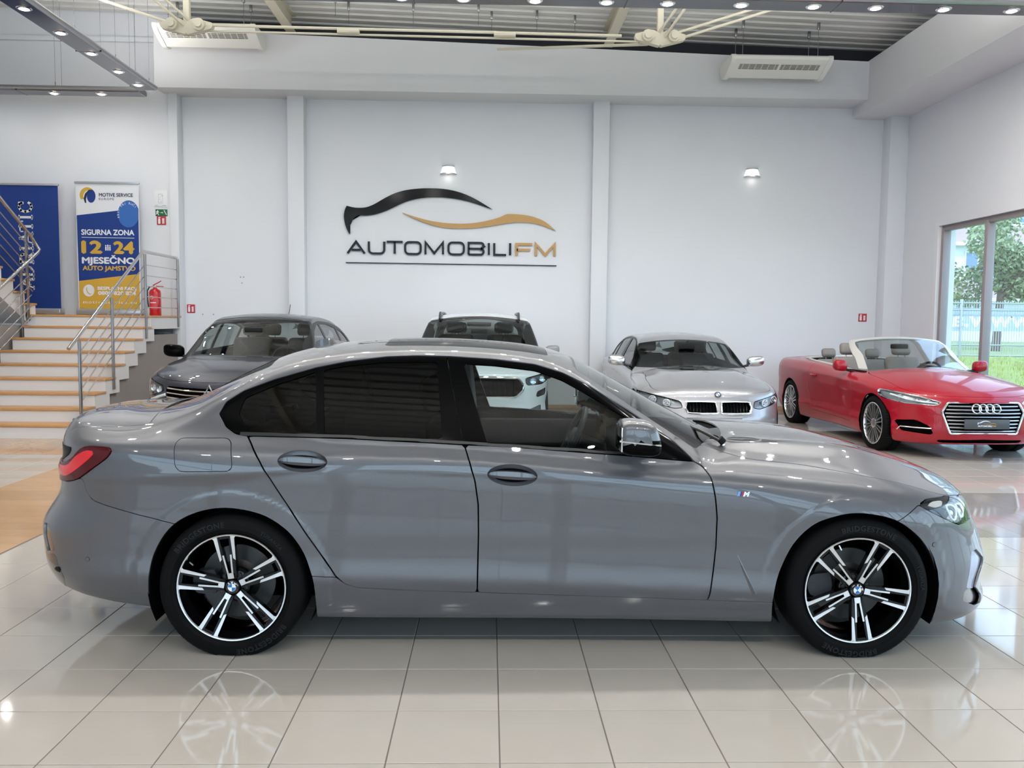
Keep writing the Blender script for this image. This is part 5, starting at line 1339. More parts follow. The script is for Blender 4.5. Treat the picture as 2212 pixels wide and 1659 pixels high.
# handles: bowl and bar
for Hh, cx, cz, hw in ((H1, -1.101, .895, .110), (H2, -.162, .838, .113)):
    base = B.patch(cx - .13, cx + .13, cz - .06, cz + .06, 60, 36)
    bowl = lambda x, y, z, H=Hh: -.030 * np.clip(poly_sdf(H, x, z) / .034, 0, 1) ** .7
    a, b = B.both('handle_recess', [inside(Hh, 0)], M_GREY, base=base, disp=bowl, rim=0, normals='mesh')
    yy = -float(B.patch(cx, cx + .01, cz, cz + .01, 2, 2)[0][0, 1])
    for sg in (1, -1):
        hb = MB(); n = 20; V = []; Fq = []
        for i in range(n + 1):
            t = -1 + 2 * i / n; hh = .0205 * math.sqrt(max(0, 1 - abs(t) ** 2.6)) + .0008; dd = .018 * (1 - abs(t) ** 4)
            x = cx + t * (hw - .004); zc = cz - .001 - .006 * t
            V += [(x, (yy + .012) * sg, zc + hh * .95), (x, (yy - .004 - dd * .5) * sg, zc + hh * .9), (x, (yy - .006 - dd * .55) * sg, zc - hh * .1), (x, (yy - .001 - dd * .3) * sg, zc - hh * .8), (x, (yy + .012) * sg, zc - hh * .9)]
        for i in range(n):
            for k in range(5):
                l = (k + 1) % 5; Fq.append((5 * i + k, 5 * i + l, 5 * i + 5 + l, 5 * i + 5 + k))
        hb.add(V, Fq, True).build('door_handle', M_GREY, sedan, sharp=30)
# headlamps
M_LAMPIN = mat('headlamp_inside', rgb(60, 62, 66), rough=.3, metal=.4)
M_CLEAR = glass('lamp_cover', (.93, .95, .97))
M_DRL = mat('light_guide', rgb(225, 235, 240), rough=.15, coat=.5)
for hp, rim_ in ((HEADX, .05),):
    bs = [inside(HEADX, .001), lambda x, y, z: x - 1.6, lambda x, y, z: y - .25]
    B.both('headlamp_cover', bs, M_CLEAR, off=.0, rim=0)
    B.both('headlamp_seal', [inside(HEADX, .0), outside(HEADX, .006), lambda x, y, z: y - .25, lambda x, y, z: x - 1.6], M_GLOSS, off=.0005, rim=.03)
    B.both('headlamp_housing', [inside(HEADX, -.003), lambda x, y, z: x - 1.6, lambda x, y, z: y - .25], M_LAMPIN, off=-.045, rim=0)
    B.both('side_marker', [inside([(1.752, .706), (1.80, .716), (1.862, .716), (1.85, .694), (1.80, .690)], 0), lambda x, y, z: y - .25], mat('marker_cream', rgb(190, 186, 176), rough=.3), off=-.006, rim=.004)
    def onsurf(pts, off):
        V = np.array([[x, 0, z] for x, z in pts]); lo = np.full(len(V), .1); hi = np.full(len(V), 1.1)
        for _ in range(26):
            m = .5 * (lo + hi); P = V.copy(); P[:, 1] = m; ins = SS.F(P) < 0; lo = np.where(ins, m, lo); hi = np.where(ins, hi, m)
        V[:, 1] = lo; N = B.normals(V); return V + N * off
    for k, dx in enumerate((0, .078)):
        loop = smooth_poly([(1.895 + dx, .694 - dx * .10), (1.945 + dx, .688 - dx * .10), (1.962 + dx, .660 - dx * .05), (1.944 + dx, .624), (1.918 + dx, .628), (1.902 + dx, .66)], 3)
        P = onsurf(loop, -.020)
        for sg in (-1, 1): MB().tube([(p[0], p[1] * sg, p[2]) for p in P], .0055, 8, closed=True).build('light_guide', M_DRL, sedan)
        C = onsurf([(1.93 + dx, .658 - dx * .07)], -.035)[0]
        for sg in (-1, 1): MB().lathe([(.001, .0), (.016, .001), (.022, -.006), (.025, -.016)], 16, Matrix.Translation((C[0], C[1] * sg, C[2])) @ Matrix.Rotation(math.radians(-60 * sg if sg > 0 else 60), 4, 'Z'), axis='x').build('projector', M_CHR, sedan)
# tail lamps
M_RED = mat('tail_red', rgb(222, 18, 34), rough=.12, coat=.4)
M_REDD = mat('tail_red_dark', rgb(78, 3, 10), rough=.08, spec=.4)
bt = [lambda x, y, z: -1.8 - x, lambda x, y, z: y - .12]
B.both('tail_lamp', [inside(TAIL, .001)] + bt, M_REDD, off=.010, rim=.03)
B.both('tail_light_bar', [inside(TAILIN, .0)] + bt, M_RED, off=.0125, rim=.006)
B.both('tail_lamp_corner', [inside([(-2.5, .935), (-2.17, .935), (-2.19, .90), (-2.26, .862), (-2.5, .855)], .0), outside(TAIL, .002)] + bt, M_GLOSS, off=.003, rim=.01)
# bumper details
B.both('air_curtain', [inside(FI, -.002), lambda x, y, z: x - 1.6, lambda x, y, z: y - .3], mat('curtain_silver', rgb(176, 182, 200), rough=.18, metal=.5), off=-.012, rim=0)
B.both('corner_intake', [inside(FC, -.002), lambda x, y, z: x - 1.6, lambda x, y, z: y - .3], mat('corner_bronze', (.30, .28, .26), rough=.15, metal=.9), off=-.022, rim=0)
B.both('corner_trim', [inside(FC, .0), outside(FC, .009), lambda x, y, z: x - 1.6, lambda x, y, z: y - .3], M_CHR, off=.002, rim=.012)
B.panel('lower_grille', [front_in(round_poly([(-.5, .19), (.52, .19), (.42, .36), (-.42, .36)], .03), -.002), lambda x, y, z: x - 1.8], M_LINER, 0, off=-.03, rim=0)
B.both('kidney_grille', [front_in([(.03, .44), (.36, .43), (.40, .52), (.37, .64), (.05, .66)], -.002), lambda x, y, z: x - 1.8], M_LINER, off=-.02, rim=0)
B.both('kidney_surround', [front_in([(.03, .44), (.36, .43), (.40, .52), (.37, .64), (.05, .66)], -.001), front_out([(.03, .44), (.36, .43), (.40, .52), (.37, .64), (.05, .66)], .016), lambda x, y, z: x - 1.8], M_CHR, off=.006, rim=.015)
for k in range(7):
    yy = .06 + k * .045
    for sg in (-1, 1): MB().box(2.145, 2.165, sg * yy - .004, sg * yy + .004, .45, .64).build('grille_bar', M_GLOSS, sedan)
M_AMB = mat('bumper_gloss_brown', rgb(46, 34, 24), rough=.1, coat=.7)
B.both('bumper_side_vent', [inside([(-2.37, .558), (-2.313, .568), (-2.267, .451), (-2.343, .43), (-2.369, .486)], -.001), lambda x, y, z: -2 - x, lambda x, y, z: y - .3], M_AMB, off=-.008, rim=.0)
B.both('diffuser_corner', [inside([(-2.36, .415), (-2.272, .436), (-2.228, .328), (-2.26, .25), (-2.34, .27)], 0), lambda x, y, z: -2 - x, lambda x, y, z: y - .3], mat('diffuser_dark', rgb(62, 58, 55), rough=.15, coat=.6), off=.0015, rim=.006)
B.both('rear_reflector', [inside([(-2.292, .368), (-2.241, .380), (-2.236, .350), (-2.262, .352)], 0), lambda x, y, z: -2 - x, lambda x, y, z: y - .3], M_GLOSS, off=.004, rim=.005)
def disc_on(x, z, r, name, m, off=.002, ring=None):
    P = onsurf([(x, z)], 0)[0]; N = B.normals(P[None])[0]
    for sg in (-1, 1):
        n = Vector((N[0], N[1] * sg, N[2])); q = n.to_track_quat('Z', 'Y').to_matrix().to_4x4(); M = Matrix.Translation((P[0], P[1] * sg, P[2])) @ q
        o = MB().lathe([(.0005, off), (r * .8, off), (r * .8, -.004)], 20, M).build(name, M_GREY, sedan)
        MB().lathe([(r * .8, off * .6), (r, off * .4), (r, -.004)], 20, M).build('sensor_ring', M_TRIMB, o)
disc_on(-2.085, .432, .0105, 'park_sensor', M_GREY); disc_on(1.782, .524, .0115, 'park_sensor', M_GREY)
# wing badge with three stripes
P4 = onsurf([(.853, .762), (.908, .762)], .002)
for sg in (-1,):
    t = Vector(P4[1] * [1, sg, 1]) - Vector(P4[0] * [1, sg, 1]); L = t.length; ex = t.normalized(); ez = Vector((0, 0, 1)); ey = ez.cross(ex) * -1
    o0 = Vector(P4[0] * [1, sg, 1]); hz = .0105
    bd = MB().add([o0 + ex * a + ez * b + Vector((0, -.001, 0)) for a, b in ((0, -hz), (.012, -hz), (.017, hz), (.005, hz))], [(0, 1, 2, 3)]).build('wing_badge', mat('stripe_light_blue', rgb(110, 160, 215), rough=.3), sedan)
    for k, (c, nm) in enumerate(((rgb(34, 52, 110), 'stripe_dark_blue'), (rgb(196, 30, 45), 'stripe_red'))):
        a = .012 + k * .007; MB().add([o0 + ex * p + ez * q + Vector((0, -.001, 0)) for p, q in ((a, -hz), (a + .007, -hz), (a + .012, hz), (a + .005, hz))], [(0, 1, 2, 3)]).build('badge_stripe', mat(nm, c, rough=.3), bd)
    v, f = text_geo('M', .028, bold=.0016, depth=.002, align='LEFT', shear=.25, width=1.15)
    Mx = Matrix(((ex.x, 0, 0, o0.x + .027), (ex.y, 0, -1, o0.y - .001), (0, 1, 0, o0.z - hz), (0, 0, 0, 1)))
    MB().add(v, f, False, Mx).build('badge_letter', M_CHR, bd)
# pressed crease low on the wing
cr = onsurf([(.868, .478), (.89, .43), (.915, .38), (.94, .33), (.957, .297)], .0)
for sg in (-1, 1):
    V = []; Fq = []
    for i, p in enumerate(cr):
        w = .018 * math.sin(math.pi * min(1, (i + .15) / 4.3) * .5) ; d = .006 * (i / 4)
        V += [(p[0] - w, (p[1] - .001) * sg, p[2] - w * .3), (p[0] - .002, (p[1] + .0015 + d) * sg, p[2]), (p[0] + .004, (p[1] - .0015) * sg, p[2] + .002)]
    for i in range(len(cr) - 1):
        for k in range(2): Fq.append((3 * i + k, 3 * i + k + 1, 3 * i + 4 + k, 3 * i + 3 + k))
    MB().add(V, Fq, False).build('wing_crease', M_GREY, sedan)
# shark fin aerial
fin = MB()
for a, b in (((-1.245, 0), (-1.06, 0)),):
    V = []; prof = [(-1.243, 0), (-1.226, .036), (-1.20, .043), (-1.16, .040), (-1.11, .022), (-1.055, .0)]
    for x, h in prof: zr = float(SS.zroof(x)) - .006; V += [(x, -.022 * (1 - h / .06) - .003, zr), (x, -.004, zr + h), (x, .004, zr + h), (x, .022 * (1 - h / .06) + .003, zr)]
    Fq = [(4 * i + k, 4 * i + k + 1, 4 * i + 5 + k, 4 * i + 4 + k) for i in range(5) for k in range(3)]
    fin.add(V, Fq, True)
fin.build('aerial_fin', M_GREY, sedan, sharp=40)
# door mirrors
def mirror_shell(sg):
    """rounded housing; upper half painted, lower half gloss black"""
    n, m = 22, 20; ctr = Vector((.378, .995, 1.030)); V = []
    for i in range(n + 1):
        u = -math.pi / 2 + math.pi * i / n
        for j in range(m):
            v_ = 2 * math.pi * j / m
            sp = lambda w, p: math.copysign(abs(w) ** p, w)
            x = sp(math.cos(u), .55) * sp(math.cos(v_), .55) * .097; y = sp(math.sin(u), .6) * .105; z = sp(math.cos(u), .5) * sp(math.sin(v_), .62) * .079
            x += .016 * (z / .07) * -1 * (1 if x > 0 else .1) ; z += -.10 * (x) * .5
            if x < -.075: x = -.075 + (x + .075) * .3
            V.append((ctr.x + x, (ctr.y + y) * sg, ctr.z + z))
    F_ = [(i * m + j, i * m + (j + 1) % m, (i + 1) * m + (j + 1) % m, (i + 1) * m + j) for i in range(n) for j in range(m)]
    up = [f for f in F_ if sum(V[k][2] for k in f) / 4 > ctr.z - .012]; dn = [f for f in F_ if f not in set(up)]
    a = MB().add(V, up, True).build('mirror_cap', M_GREY, sedan, sharp=60)
    MB().add(V, dn, True).build('mirror_base', M_GLOSS, a, sharp=60)
    MB().tube([(.29, (ctr.y + .09) * sg, 1.022), (.38, (ctr.y + .112) * sg, 1.016), (.468, (ctr.y + .088) * sg, 1.005)], .004, 8).build('mirror_indicator', M_CHR, a)
    MB().tube([(.40, .90 * sg, .965), (.46, .84 * sg, .945), (.50, .80 * sg, .93)], .022, 10).build('mirror_arm', M_GLOSS, a)
    MB().bbox(.298, .304, (ctr.y - .085) * sg if sg > 0 else (ctr.y + .085) * sg, (ctr.y + .085) * sg if sg > 0 else (ctr.y - .085) * sg, .975, 1.08, .002).build('mirror_glass', M_CHR, a)
for sg in (-1, 1): mirror_shell(sg)
# wheel housings and floor pan
for cx in (-1.4255, 1.4255):
    for sg in (-1, 1):
        A = MB(); n = 24; V = []
        for i in range(n + 1):
            t = math.radians(-25 + 230 * i / n); r = .385
            V += [(cx + r * math.cos(t), .50 * sg, max(.12, .315 + r * math.sin(t))), (cx + r * math.cos(t), .872 * sg, max(.12, .315 + r * math.sin(t)))]
        Fq = [(2 * i, 2 * i + 1, 2 * i + 3, 2 * i + 2) for i in range(n)]; A.add(V, Fq, True)
        A.add([(cx + .385 * math.cos(math.radians(-25 + 230 * i / n)), .50 * sg, max(.12, .315 + .385 * math.sin(math.radians(-25 + 230 * i / n)))) for i in range(n + 1)], [tuple(range(n + 1))])
        A.build('wheel_housing', M_LINER, sedan)
MB().box(-2.1, 2.0, -.50, .50, .17, .30).box(-1.03, 1.03, -.80, .80, .175, .26).build('floor_pan', M_LINER, sedan)
for cx, sg, rot in ((-1.4255, -1, -8), (1.4255, -1, 29), (-1.4255, 1, 20), (1.4255, 1, -14)):
    w = double_spoke_wheel('wheel', rot); w.parent = sedan; w.location = (cx, .865 * sg, .315)
    if sg > 0: w.rotation_euler = (0, 0, math.pi)
# cabin
def seat(par, x, y, m, rec=.22, s=1.0, z0=.36):
    q = MB(); q.bbox(-.25 * s, .27 * s, -.25 * s, .25 * s, 0, .16 * s, .05, seg=3); st = q.build('seat_cushion', m, par); st.location = (x, y, z0)
    b = MB(); b.bbox(-.07 * s, .07 * s, -.25 * s, .25 * s, 0, .60 * s, .06, seg=3); bk = b.build('seat_back', m, par); bk.location = (x - .22 * s, y, z0 + .10); bk.rotation_euler = (0, -rec, 0)
    h = MB(); h.bbox(-.05 * s, .05 * s, -.135 * s, .135 * s, .63 * s, .80 * s, .045, seg=3); h.tube([(0, -.05, .55 * s), (0, -.05, .66 * s)], .006, 6).tube([(0, .05, .55 * s), (0, .05, .66 * s)], .006, 6)
    hd = h.build('headrest', m, par); hd.location = bk.location; hd.rotation_euler = bk.rotation_euler
for y in (-.38, .38): seat(sedan, -.18, y, M_LEATH)
for y in (-.36, .36): seat(sedan, -1.02, y, M_LEATH, .35, .95)
MB().bbox(.42, .86, -.62, .62, .60, .885, .06, seg=3).build('dashboard', M_CABIN, sedan)
MB().bbox(.34, .36, -.12, .22, .90, 1.02, .006).build('centre_screen', M_GLOSS, sedan)
MB().bbox(-.55, .45, -.11, .11, .30, .58, .04).build('centre_console', M_CABIN, sedan)
sw = MB(); M = Matrix.Translation((.22, .38, .84)) @ Matrix.Rotation(math.radians(-66), 4, 'Y')
sw.tube([(.185 * math.cos(t), .185 * math.sin(t), 0) for t in np.linspace(0, 2 * math.pi, 33)[:-1]], .016, 10, M, closed=True)
sw.bbox(-.06, .06, -.08, .08, -.03, .01, .02, M=M); sw.bbox(-.02, .02, -.18, .18, -.012, .004, .006, M=M); sw.bbox(-.18, 0, -.025, .025, -.012, .004, .006, M=M)
sw.build('steering_wheel', mat('wheel_leather', rgb(58, 60, 64), rough=.35), sedan)
MB().tube([(.27, .38, .82), (.50, .38, .74)], .04, 10).build('steering_column', M_CABIN, sedan)
for sg in (-1, 1): 
    MB().bbox(-.36, .56, .725 * sg - .03, .725 * sg + .03, .32, .91, .03).build('door_lining', M_CABIN, sedan); MB().bbox(-1.2, -.38, .74 * sg - .03, .74 * sg + .03, .36, .96, .03).build('door_lining', M_CABIN, sedan)
    MB().tube([(-.43, .60 * sg, 1.30), (-.40, .72 * sg, 1.0), (-.38, .76 * sg, .6)], .04, 10).build('pillar_lining', M_HEADL, sedan)
B.panel('headliner', [lambda x, y, z: z - 1.2, lambda x, y, z: .60 - y, lambda x, y, z: .12 - xsF(x, y), lambda x, y, z: xsR(x, y) + 1.33], M_HEADL, 0, off=-.035, rim=0)
MB().bbox(.02, .06, -.12, .12, 1.22, 1.29, .015).build('rear_view_mirror', M_CABIN, sedan)
MB().bbox(-1.9, -1.25, -.55, .55, .95, .99, .01).build('parcel_shelf', M_CABIN, sedan)
# ---------------------------------------------------------------- parked cars along the back wall
def spoke_wheel(name, R, W, rr, n, col_rim, twin=False, rot=0.0):
    """plain alloy wheel with n spokes; axis y, outer face towards -y"""
    w = bpy.data.objects.new(name, None); COL.objects.link(w)
    t = tyre_mesh(R, W, rr, treads=False, n=40); t.v = [(x, y, max(z, -R + .012)) for x, y, z in t.v]
    ty = t.build('tyre', M_TYRE, w, sharp=50)
    gm = MB()
    for k in range(60):
        a = 2 * math.pi * k / 60; c, s = math.cos(a), math.sin(a); q = .004
        for y0, y1 in ((.0, .08), (W - .08, W)): gm.add([(c * (R + .001) + s * q, y0, max(s * (R + .001) - c * q, -R + .0125)), (c * (R + .001) - s * q, y0, max(s * (R + .001) + c * q, -R + .0125)), (c * (R + .001) - s * q, y1, max(s * (R + .001) + c * q, -R + .0125)), (c * (R + .001) + s * q, y1, max(s * (R + .001) - c * q, -R + .0125))], [(0, 1, 2, 3)])
    gm.build('tread_grooves', mat('tread_groove', rgb(6, 6, 7), rough=.9), ty, kind='stuff')
    MB().lathe([(rr, -.004), (rr + .002, -.010), (rr - .004, -.013), (rr - .012, -.010), (rr - .016, .0), (rr - .025, .06), (rr - .02, .16)], 40, axis='y').build('rim', col_rim, w)
    MB().lathe([(.001, .05), (rr * .68, .05), (rr * .68, .08)], 32, axis='y').build('brake_disc', M_DISC, w)
    for k in range(n):
        a = math.radians(360 * k / n + rot); M = Matrix.Rotation(a, 4, 'Y')
        for s in ((-1, 1) if twin else (0,)):
            o, i = (.026 * s, .013 * s); ww, wi = (.010, .008) if twin else (.017, .014)
            pts = [(i - wi, .05), (i + wi, .05), (o + ww, rr - .01), (o - ww, rr - .01)]
            v = [(p, .004 - .010 * (r / rr), r) for p, r in pts] + [(p, .03, r) for p, r in pts]
            MB().add(v, [(0, 1, 2, 3), (0, 4, 5, 1), (1, 5, 6, 2), (2, 6, 7, 3), (3, 7, 4, 0)], False, M).build('spoke', col_rim, w)
    MB().lathe([(.001, -.008), (.03, -.008), (.058, .0), (.062, .03)], 24, axis='y').build('centre_cap', col_rim, w)
    return w
def wheels_for(root, wb, R, track, proto, z=None):
    for cx in (wb / 2, -wb / 2):
        for sg in (-1, 1):
            w = proto if proto.parent is None else copy_tree(proto, root)
            w.parent = root; w.location = (cx, track * sg, R - .012)
            w.rotation_euler = (0, 0, 0 if sg < 0 else math.pi)
def arch_poly(cx, r, zc): return [(cx + r * math.cos(t), zc + r * math.sin(t)) for t in np.linspace(0, math.pi, 25)] + [(cx - r * .98, -.1), (cx + r * .98, -.1)]
def wheel_boxes(root, wb, r, zc, y0, y1):
    for cx in (wb / 2, -wb / 2):
        for sg in (-1, 1):
            V = []; n = 16
            for i in range(n + 1):
                t = math.radians(-15 + 210 * i / n); V += [(cx + (r + .01) * math.cos(t), y0 * sg, zc + (r + .01) * math.sin(t)), (cx + (r + .01) * math.cos(t), y1 * sg, zc + (r + .01) * math.sin(t))]
            A = MB().add(V, [(2 * i, 2 * i + 1, 2 * i + 3, 2 * i + 2) for i in range(n)], True)
            A.add([V[2 * i] for i in range(n + 1)], [tuple(range(n + 1))]); A.build('wheel_housing', M_LINER, root)
def ear_mirror(root, x, y, z, sg, m, arm=True, s=1.0, wy=.12):
    n, mm = 12, 14; V = []
    for i in range(n + 1):
        u = -math.pi / 2 + math.pi * i / n
        for j in range(mm):
            v_ = 2 * math.pi * j / mm; sp = lambda w, p: math.copysign(abs(w) ** p, w)
            V.append((x + s * .075 * sp(math.cos(u), .6) * sp(math.cos(v_), .6), (y + s * wy * sp(math.sin(u), .65)) * sg, z + s * .075 * sp(math.cos(u), .55) * sp(math.sin(v_), .65) + .1 * (s * .12 * math.sin(u))))
    F_ = [(i * mm + j, i * mm + (j + 1) % mm, (i + 1) * mm + (j + 1) % mm, (i + 1) * mm + j) for i in range(n) for j in range(mm)]
    o = MB().add(V, F_, True).build('mirror', m, root, sharp=60)
    MB().tube([(x, (y - .08 * s) * sg, z - .055 * s), (x + .02, (y - .21 * s) * sg, z - .085 * s)], .018, 8).build('mirror_arm', M_TRIMB, o)
def cabin(root, seats, m, hood_x, wheel_y, zseat=.42, zdash=.95, ydash=.68, lining_x=(-1.2, .7), y_lin=.74, s=1.0, headrest=True, dash=None):
    for x, y, rec in seats: seat(root, x, y, m, rec, s, zseat)
    MB().bbox(hood_x - .35, hood_x + .08, -ydash + .06, ydash - .06, .55, zdash - .02, .06).build('dashboard', dash or M_CABIN, root)
    sw = MB(); M = Matrix.Translation((hood_x - .48, wheel_y, zdash - .04)) @ Matrix.Rotation(math.radians(-64), 4, 'Y')
    sw.tube([(.185 * math.cos(t), .185 * math.sin(t), 0) for t in np.linspace(0, 2 * math.pi, 25)[:-1]], .016, 8, M, closed=True); sw.bbox(-.06, .06, -.17, .17, -.02, .005, .012, M=M)
    sw.build('steering_wheel', M_CABIN, root)
    MB().bbox(hood_x - .32, hood_x - .28, -.11, .11, zdash + .30, zdash + .36, .012).build('rear_view_mirror', M_CABIN, root)
    for sg in (-1, 1): MB().bbox(lining_x[0], lining_x[1], y_lin * sg - .03, y_lin * sg + .03, .35, zdash - .01, .03).build('door_lining', M_CABIN, root)
def std_lines(S, xs_top, ws_low, apil_pts, rw_top, cpil_pts, rw_low):
    bF, bR = S.c.get('bowF', .22), S.c.get('bowR', .16); bm_ = S.c['bowmask']
    xF_ = lambda x, y: x + bF * y * y * bm_(x); xR_ = lambda x, y: x - bR * y * y * bm_(x)
    ap = above(*apil_pts); cp = above(*cpil_pts)
    ws = lambda x, y, z: np.minimum(np.minimum(ap(x, y, z), xF_(x, y) - xs_top), z - ws_low)
    rw = lambda x, y, z: np.minimum(np.minimum(cp(x, y, z), rw_top - xR_(x, y)), z - rw_low)
    return ws, rw, xF_, xR_
M_BGGL = glass('glass_parked', (.62, .68, .67), ior=1.7)
M_SILL = mat('cladding_black', rgb(24, 24, 26), rough=.6)
def parked(name, label, S, loc, rz, pm, c, scale=None, ns=170, na=120):
    root = thing(name, label, 'car', loc, rz, group='cars parked along the back wall')
    if scale: root.scale = scale
    B_ = Body(S, root, ns, na, c.get('x0', -1.5), c.get('x1', 1.4), c.get('zs', lambda x: .66 + 0 * x), -58)
    wb = c['wb']; AR = arch_poly(-wb / 2, c['ar'], c['R'] - .012); AF = arch_poly(wb / 2, c['ar'], c['R'] - .012)
    ws, rw, xF_, xR_ = std_lines(S, *c['glasslines'])
    hg = c['hgap']; hood = lambda x, y, z: np.minimum(np.minimum(z - hg(x), x - c['cowl'](y)), c.get('hood_end', 9) - x)
    so = lambda x, y, z: y - .42
    fx = lambda x, y, z: x - c['xfront']
    hl = lambda x, y, z: np.minimum(poly_sdf(c['head'], y, z), x - c['xhead'])
    openings = c.get('openings', [])
    ops = [(lambda x, y, z, p=p: np.minimum(poly_sdf(p, y, z), x - c['xfront'])) for nm, p, m, o in openings]
    DL = c['dlo']; cut_all = [outside(AR), outside(AF), neg(ws, .002), neg(rw, .002), neg(hl, .002)] + [neg(o, 0) for o in ops]
    not_dlo = (lambda x, y, z: np.maximum(-poly_sdf(DL, x, z) - .002, .42 - y)) if DL is not None else (lambda x, y, z: 1 + 0 * x)
    extra = c.get('extra_cut', [])
    bump = lambda x, y, z: np.minimum(x - c['xbump'](z), hg(x) - z)
    doors = c['doors']
    dfs = [inside(d) for d in doors]
    B_.panel('bonnet', [pos(hood, .001), neg(ws, .002), neg(hl, .002)], pm, 0)
    B_.panel('front_bumper', [pos(bump, .002)] + cut_all, pm, 0)
    for k, d in enumerate(doors): B_.both('front_door' if k == 0 else 'rear_door', [so, inside(d, .003), not_dlo, outside(AR), outside(AF)] + extra, pm)
    shell = [neg(hood, .001), neg(bump, .002), not_dlo] + [(lambda x, y, z, d=d: np.maximum(-poly_sdf(d, x, z) - .003, .42 - y)) for d in doors] + cut_all + extra
    B_.panel('body_shell', shell, pm, 0)
    B_.panel('inner_shell', [neg(ws, -.01), neg(rw, -.01), (lambda x, y, z: np.maximum(-poly_sdf(DL, x, z) + .006, .42 - y)) if DL is not None else fx if False else (lambda x, y, z: 1 + 0 * x), outside(AR, -.004), outside(AF, -.004), neg(hl, 0)] + [neg(o, 0) for o in ops] + extra, M_LINER, 0, off=-.018, rim=0)
    B_.panel('windscreen', [pos(ws, -.004)], c.get('ws_glass', M_BGGL), 0, off=-.003, rim=0)
    B_.panel('windscreen_border', [pos(ws, -.002), neg(ws, .02)], c.get('ws_border', M_TRIMB), 0, off=-.0025, rim=0)
    if not c.get('open'):
        B_.panel('rear_screen', [pos(rw, -.004)], c.get('rear_glass', M_BGGL), 0, off=-.003, rim=0)
        panes = c['panes']
        B_.both('window_trim', [so, inside(DL, .001)] + [outside(p) for p in panes], c.get('trim', M_TRIMB), off=.0, rim=.012)
        for p in panes: B_.both('side_window', [so, inside(p, -.003)], M_BGGL, off=-.006, rim=0)
        B_.panel('headliner', [lambda x, y, z: z - c['zliner'], lambda x, y, z: .58 - y, lambda x, y, z: c['glasslines'][0] - .04 - xF_(x, y), lambda x, y, z: xR_(x, y) - c['glasslines'][3] - .04], M_HEADL, 0, off=-.035, rim=0)
    for nm, p, m, o in openings:
        if min(q[0] for q in p) > .01: B_.both(nm, [front_in(p, -.003), fx], m, off=-o, rim=0)
        else: B_.panel(nm, [front_in(p, -.003), fx], m, 0, off=-o, rim=0)
    hb = [lambda x, y, z: hl(x, y, z) - .001]
    B_.both('headlamp_cover', hb, M_CLEAR, rim=0); B_.both('headlamp_housing', [lambda x, y, z: hl(x, y, z) + .003], c.get('lampin', M_LAMPIN), off=-.04, rim=0)
    B_.both('headlamp_seal', [hl, lambda x, y, z: .006 - hl(x, y, z)], c.get('seal', M_GLOSS), off=.0005, rim=.03)
    wheel_boxes(root, wb, c['ar'], c['R'] - .012, .45, c['hw'] - .05)
    MB().box(-1.9, 1.9, -.5, .5, .2, .32).box(-wb / 2 + c['ar'], wb / 2 - c['ar'], -.78, .78, .22, .34).build('floor_pan', M_LINER, root)
    return root, B_
def front_pt(S, y, z, off=0.0):
    """point on the nose at (y, z)"""
    lo, hi = .6, 3.0
    for _ in range(30):
        m = .5 * (lo + hi); ins = S.F(np.array([[m, abs(y), z]]))[0] < 0
        lo, hi = (m, hi) if ins else (lo, m)
    return lo + off
def nose_tube(root, S, pts, r, name, m, off=.0, closed=False, n=8):
    P = [(front_pt(S, y, z, off), y, z) for y, z in pts]; return MB().tube(P, r, n, closed=closed).build(name, m, root)
def rrect(y0, y1, z0, z1, r=.02): return [tuple(p) for p in round_poly([(y0, z0), (y1, z0), (y1, z1), (y0, z1)], r)]

# ---- silver four-door coupe ------------------------------------------------------------
M_SILV = paint('paint_silver', rgb(158, 158, 162), metal=.5, rough=.32, flake=.06)
SB = sedan_shape(); SB.k_rail = .03; SB.c = dict(SB.c, bowF=.24)
KID = round_poly([(.028, .455), (.365, .455), (.405, .52), (.375, .600), (.040, .600), (.024, .53)], .03)
LOWI = round_poly([(-.1, .19), (.44, .19), (.48, .30), (-.1, .30)], .03)
c4 = dict(wb=2.851, ar=.375, R=.335, hw=.915, xfront=1.75, xhead=1.55, hgap=hgap, cowl=lambda y: .93 - .16 * y * y, hood_end=9,
          glasslines=(.175, .945, ((.10, 1.300), (.655, .932)), -1.375, ((-1.938, 1.060), (-1.30, 1.316)), 1.0),
          dlo=DLO, panes=[QG, RG, FG], doors=[FD, RD], xbump=lambda z: np.where(z > .45, 1.66 + (z - .5) * .25, 1.6), zliner=1.2,
          head=round_poly([(.43, .520), (.52, .505), (.70, .545), (.86, .605), (.95, .70), (.86, .690), (.62, .640), (.45, .600)], .015),
          openings=[('kidney_grille', KID, M_LINER, .03), ('lower_intake', LOWI, M_LINER, .03), ('side_intake', round_poly([(.60, .17), (.86, .22), (.84, .30), (.62, .28)], .02), M_LINER, .02)], trim=M_GLOSS, lampin=mat('lamp_inside_grey', rgb(132, 134, 138), rough=.25, metal=.5))
bmw, Bb = parked('coupe_car', 'silver four-door coupe with twin kidney grille, nose towards the viewer', SB, (2.77, 10.0 + 2.32 * .965, 0), -math.pi / 2, M_SILV, c4, scale=(.965, .995, .965))
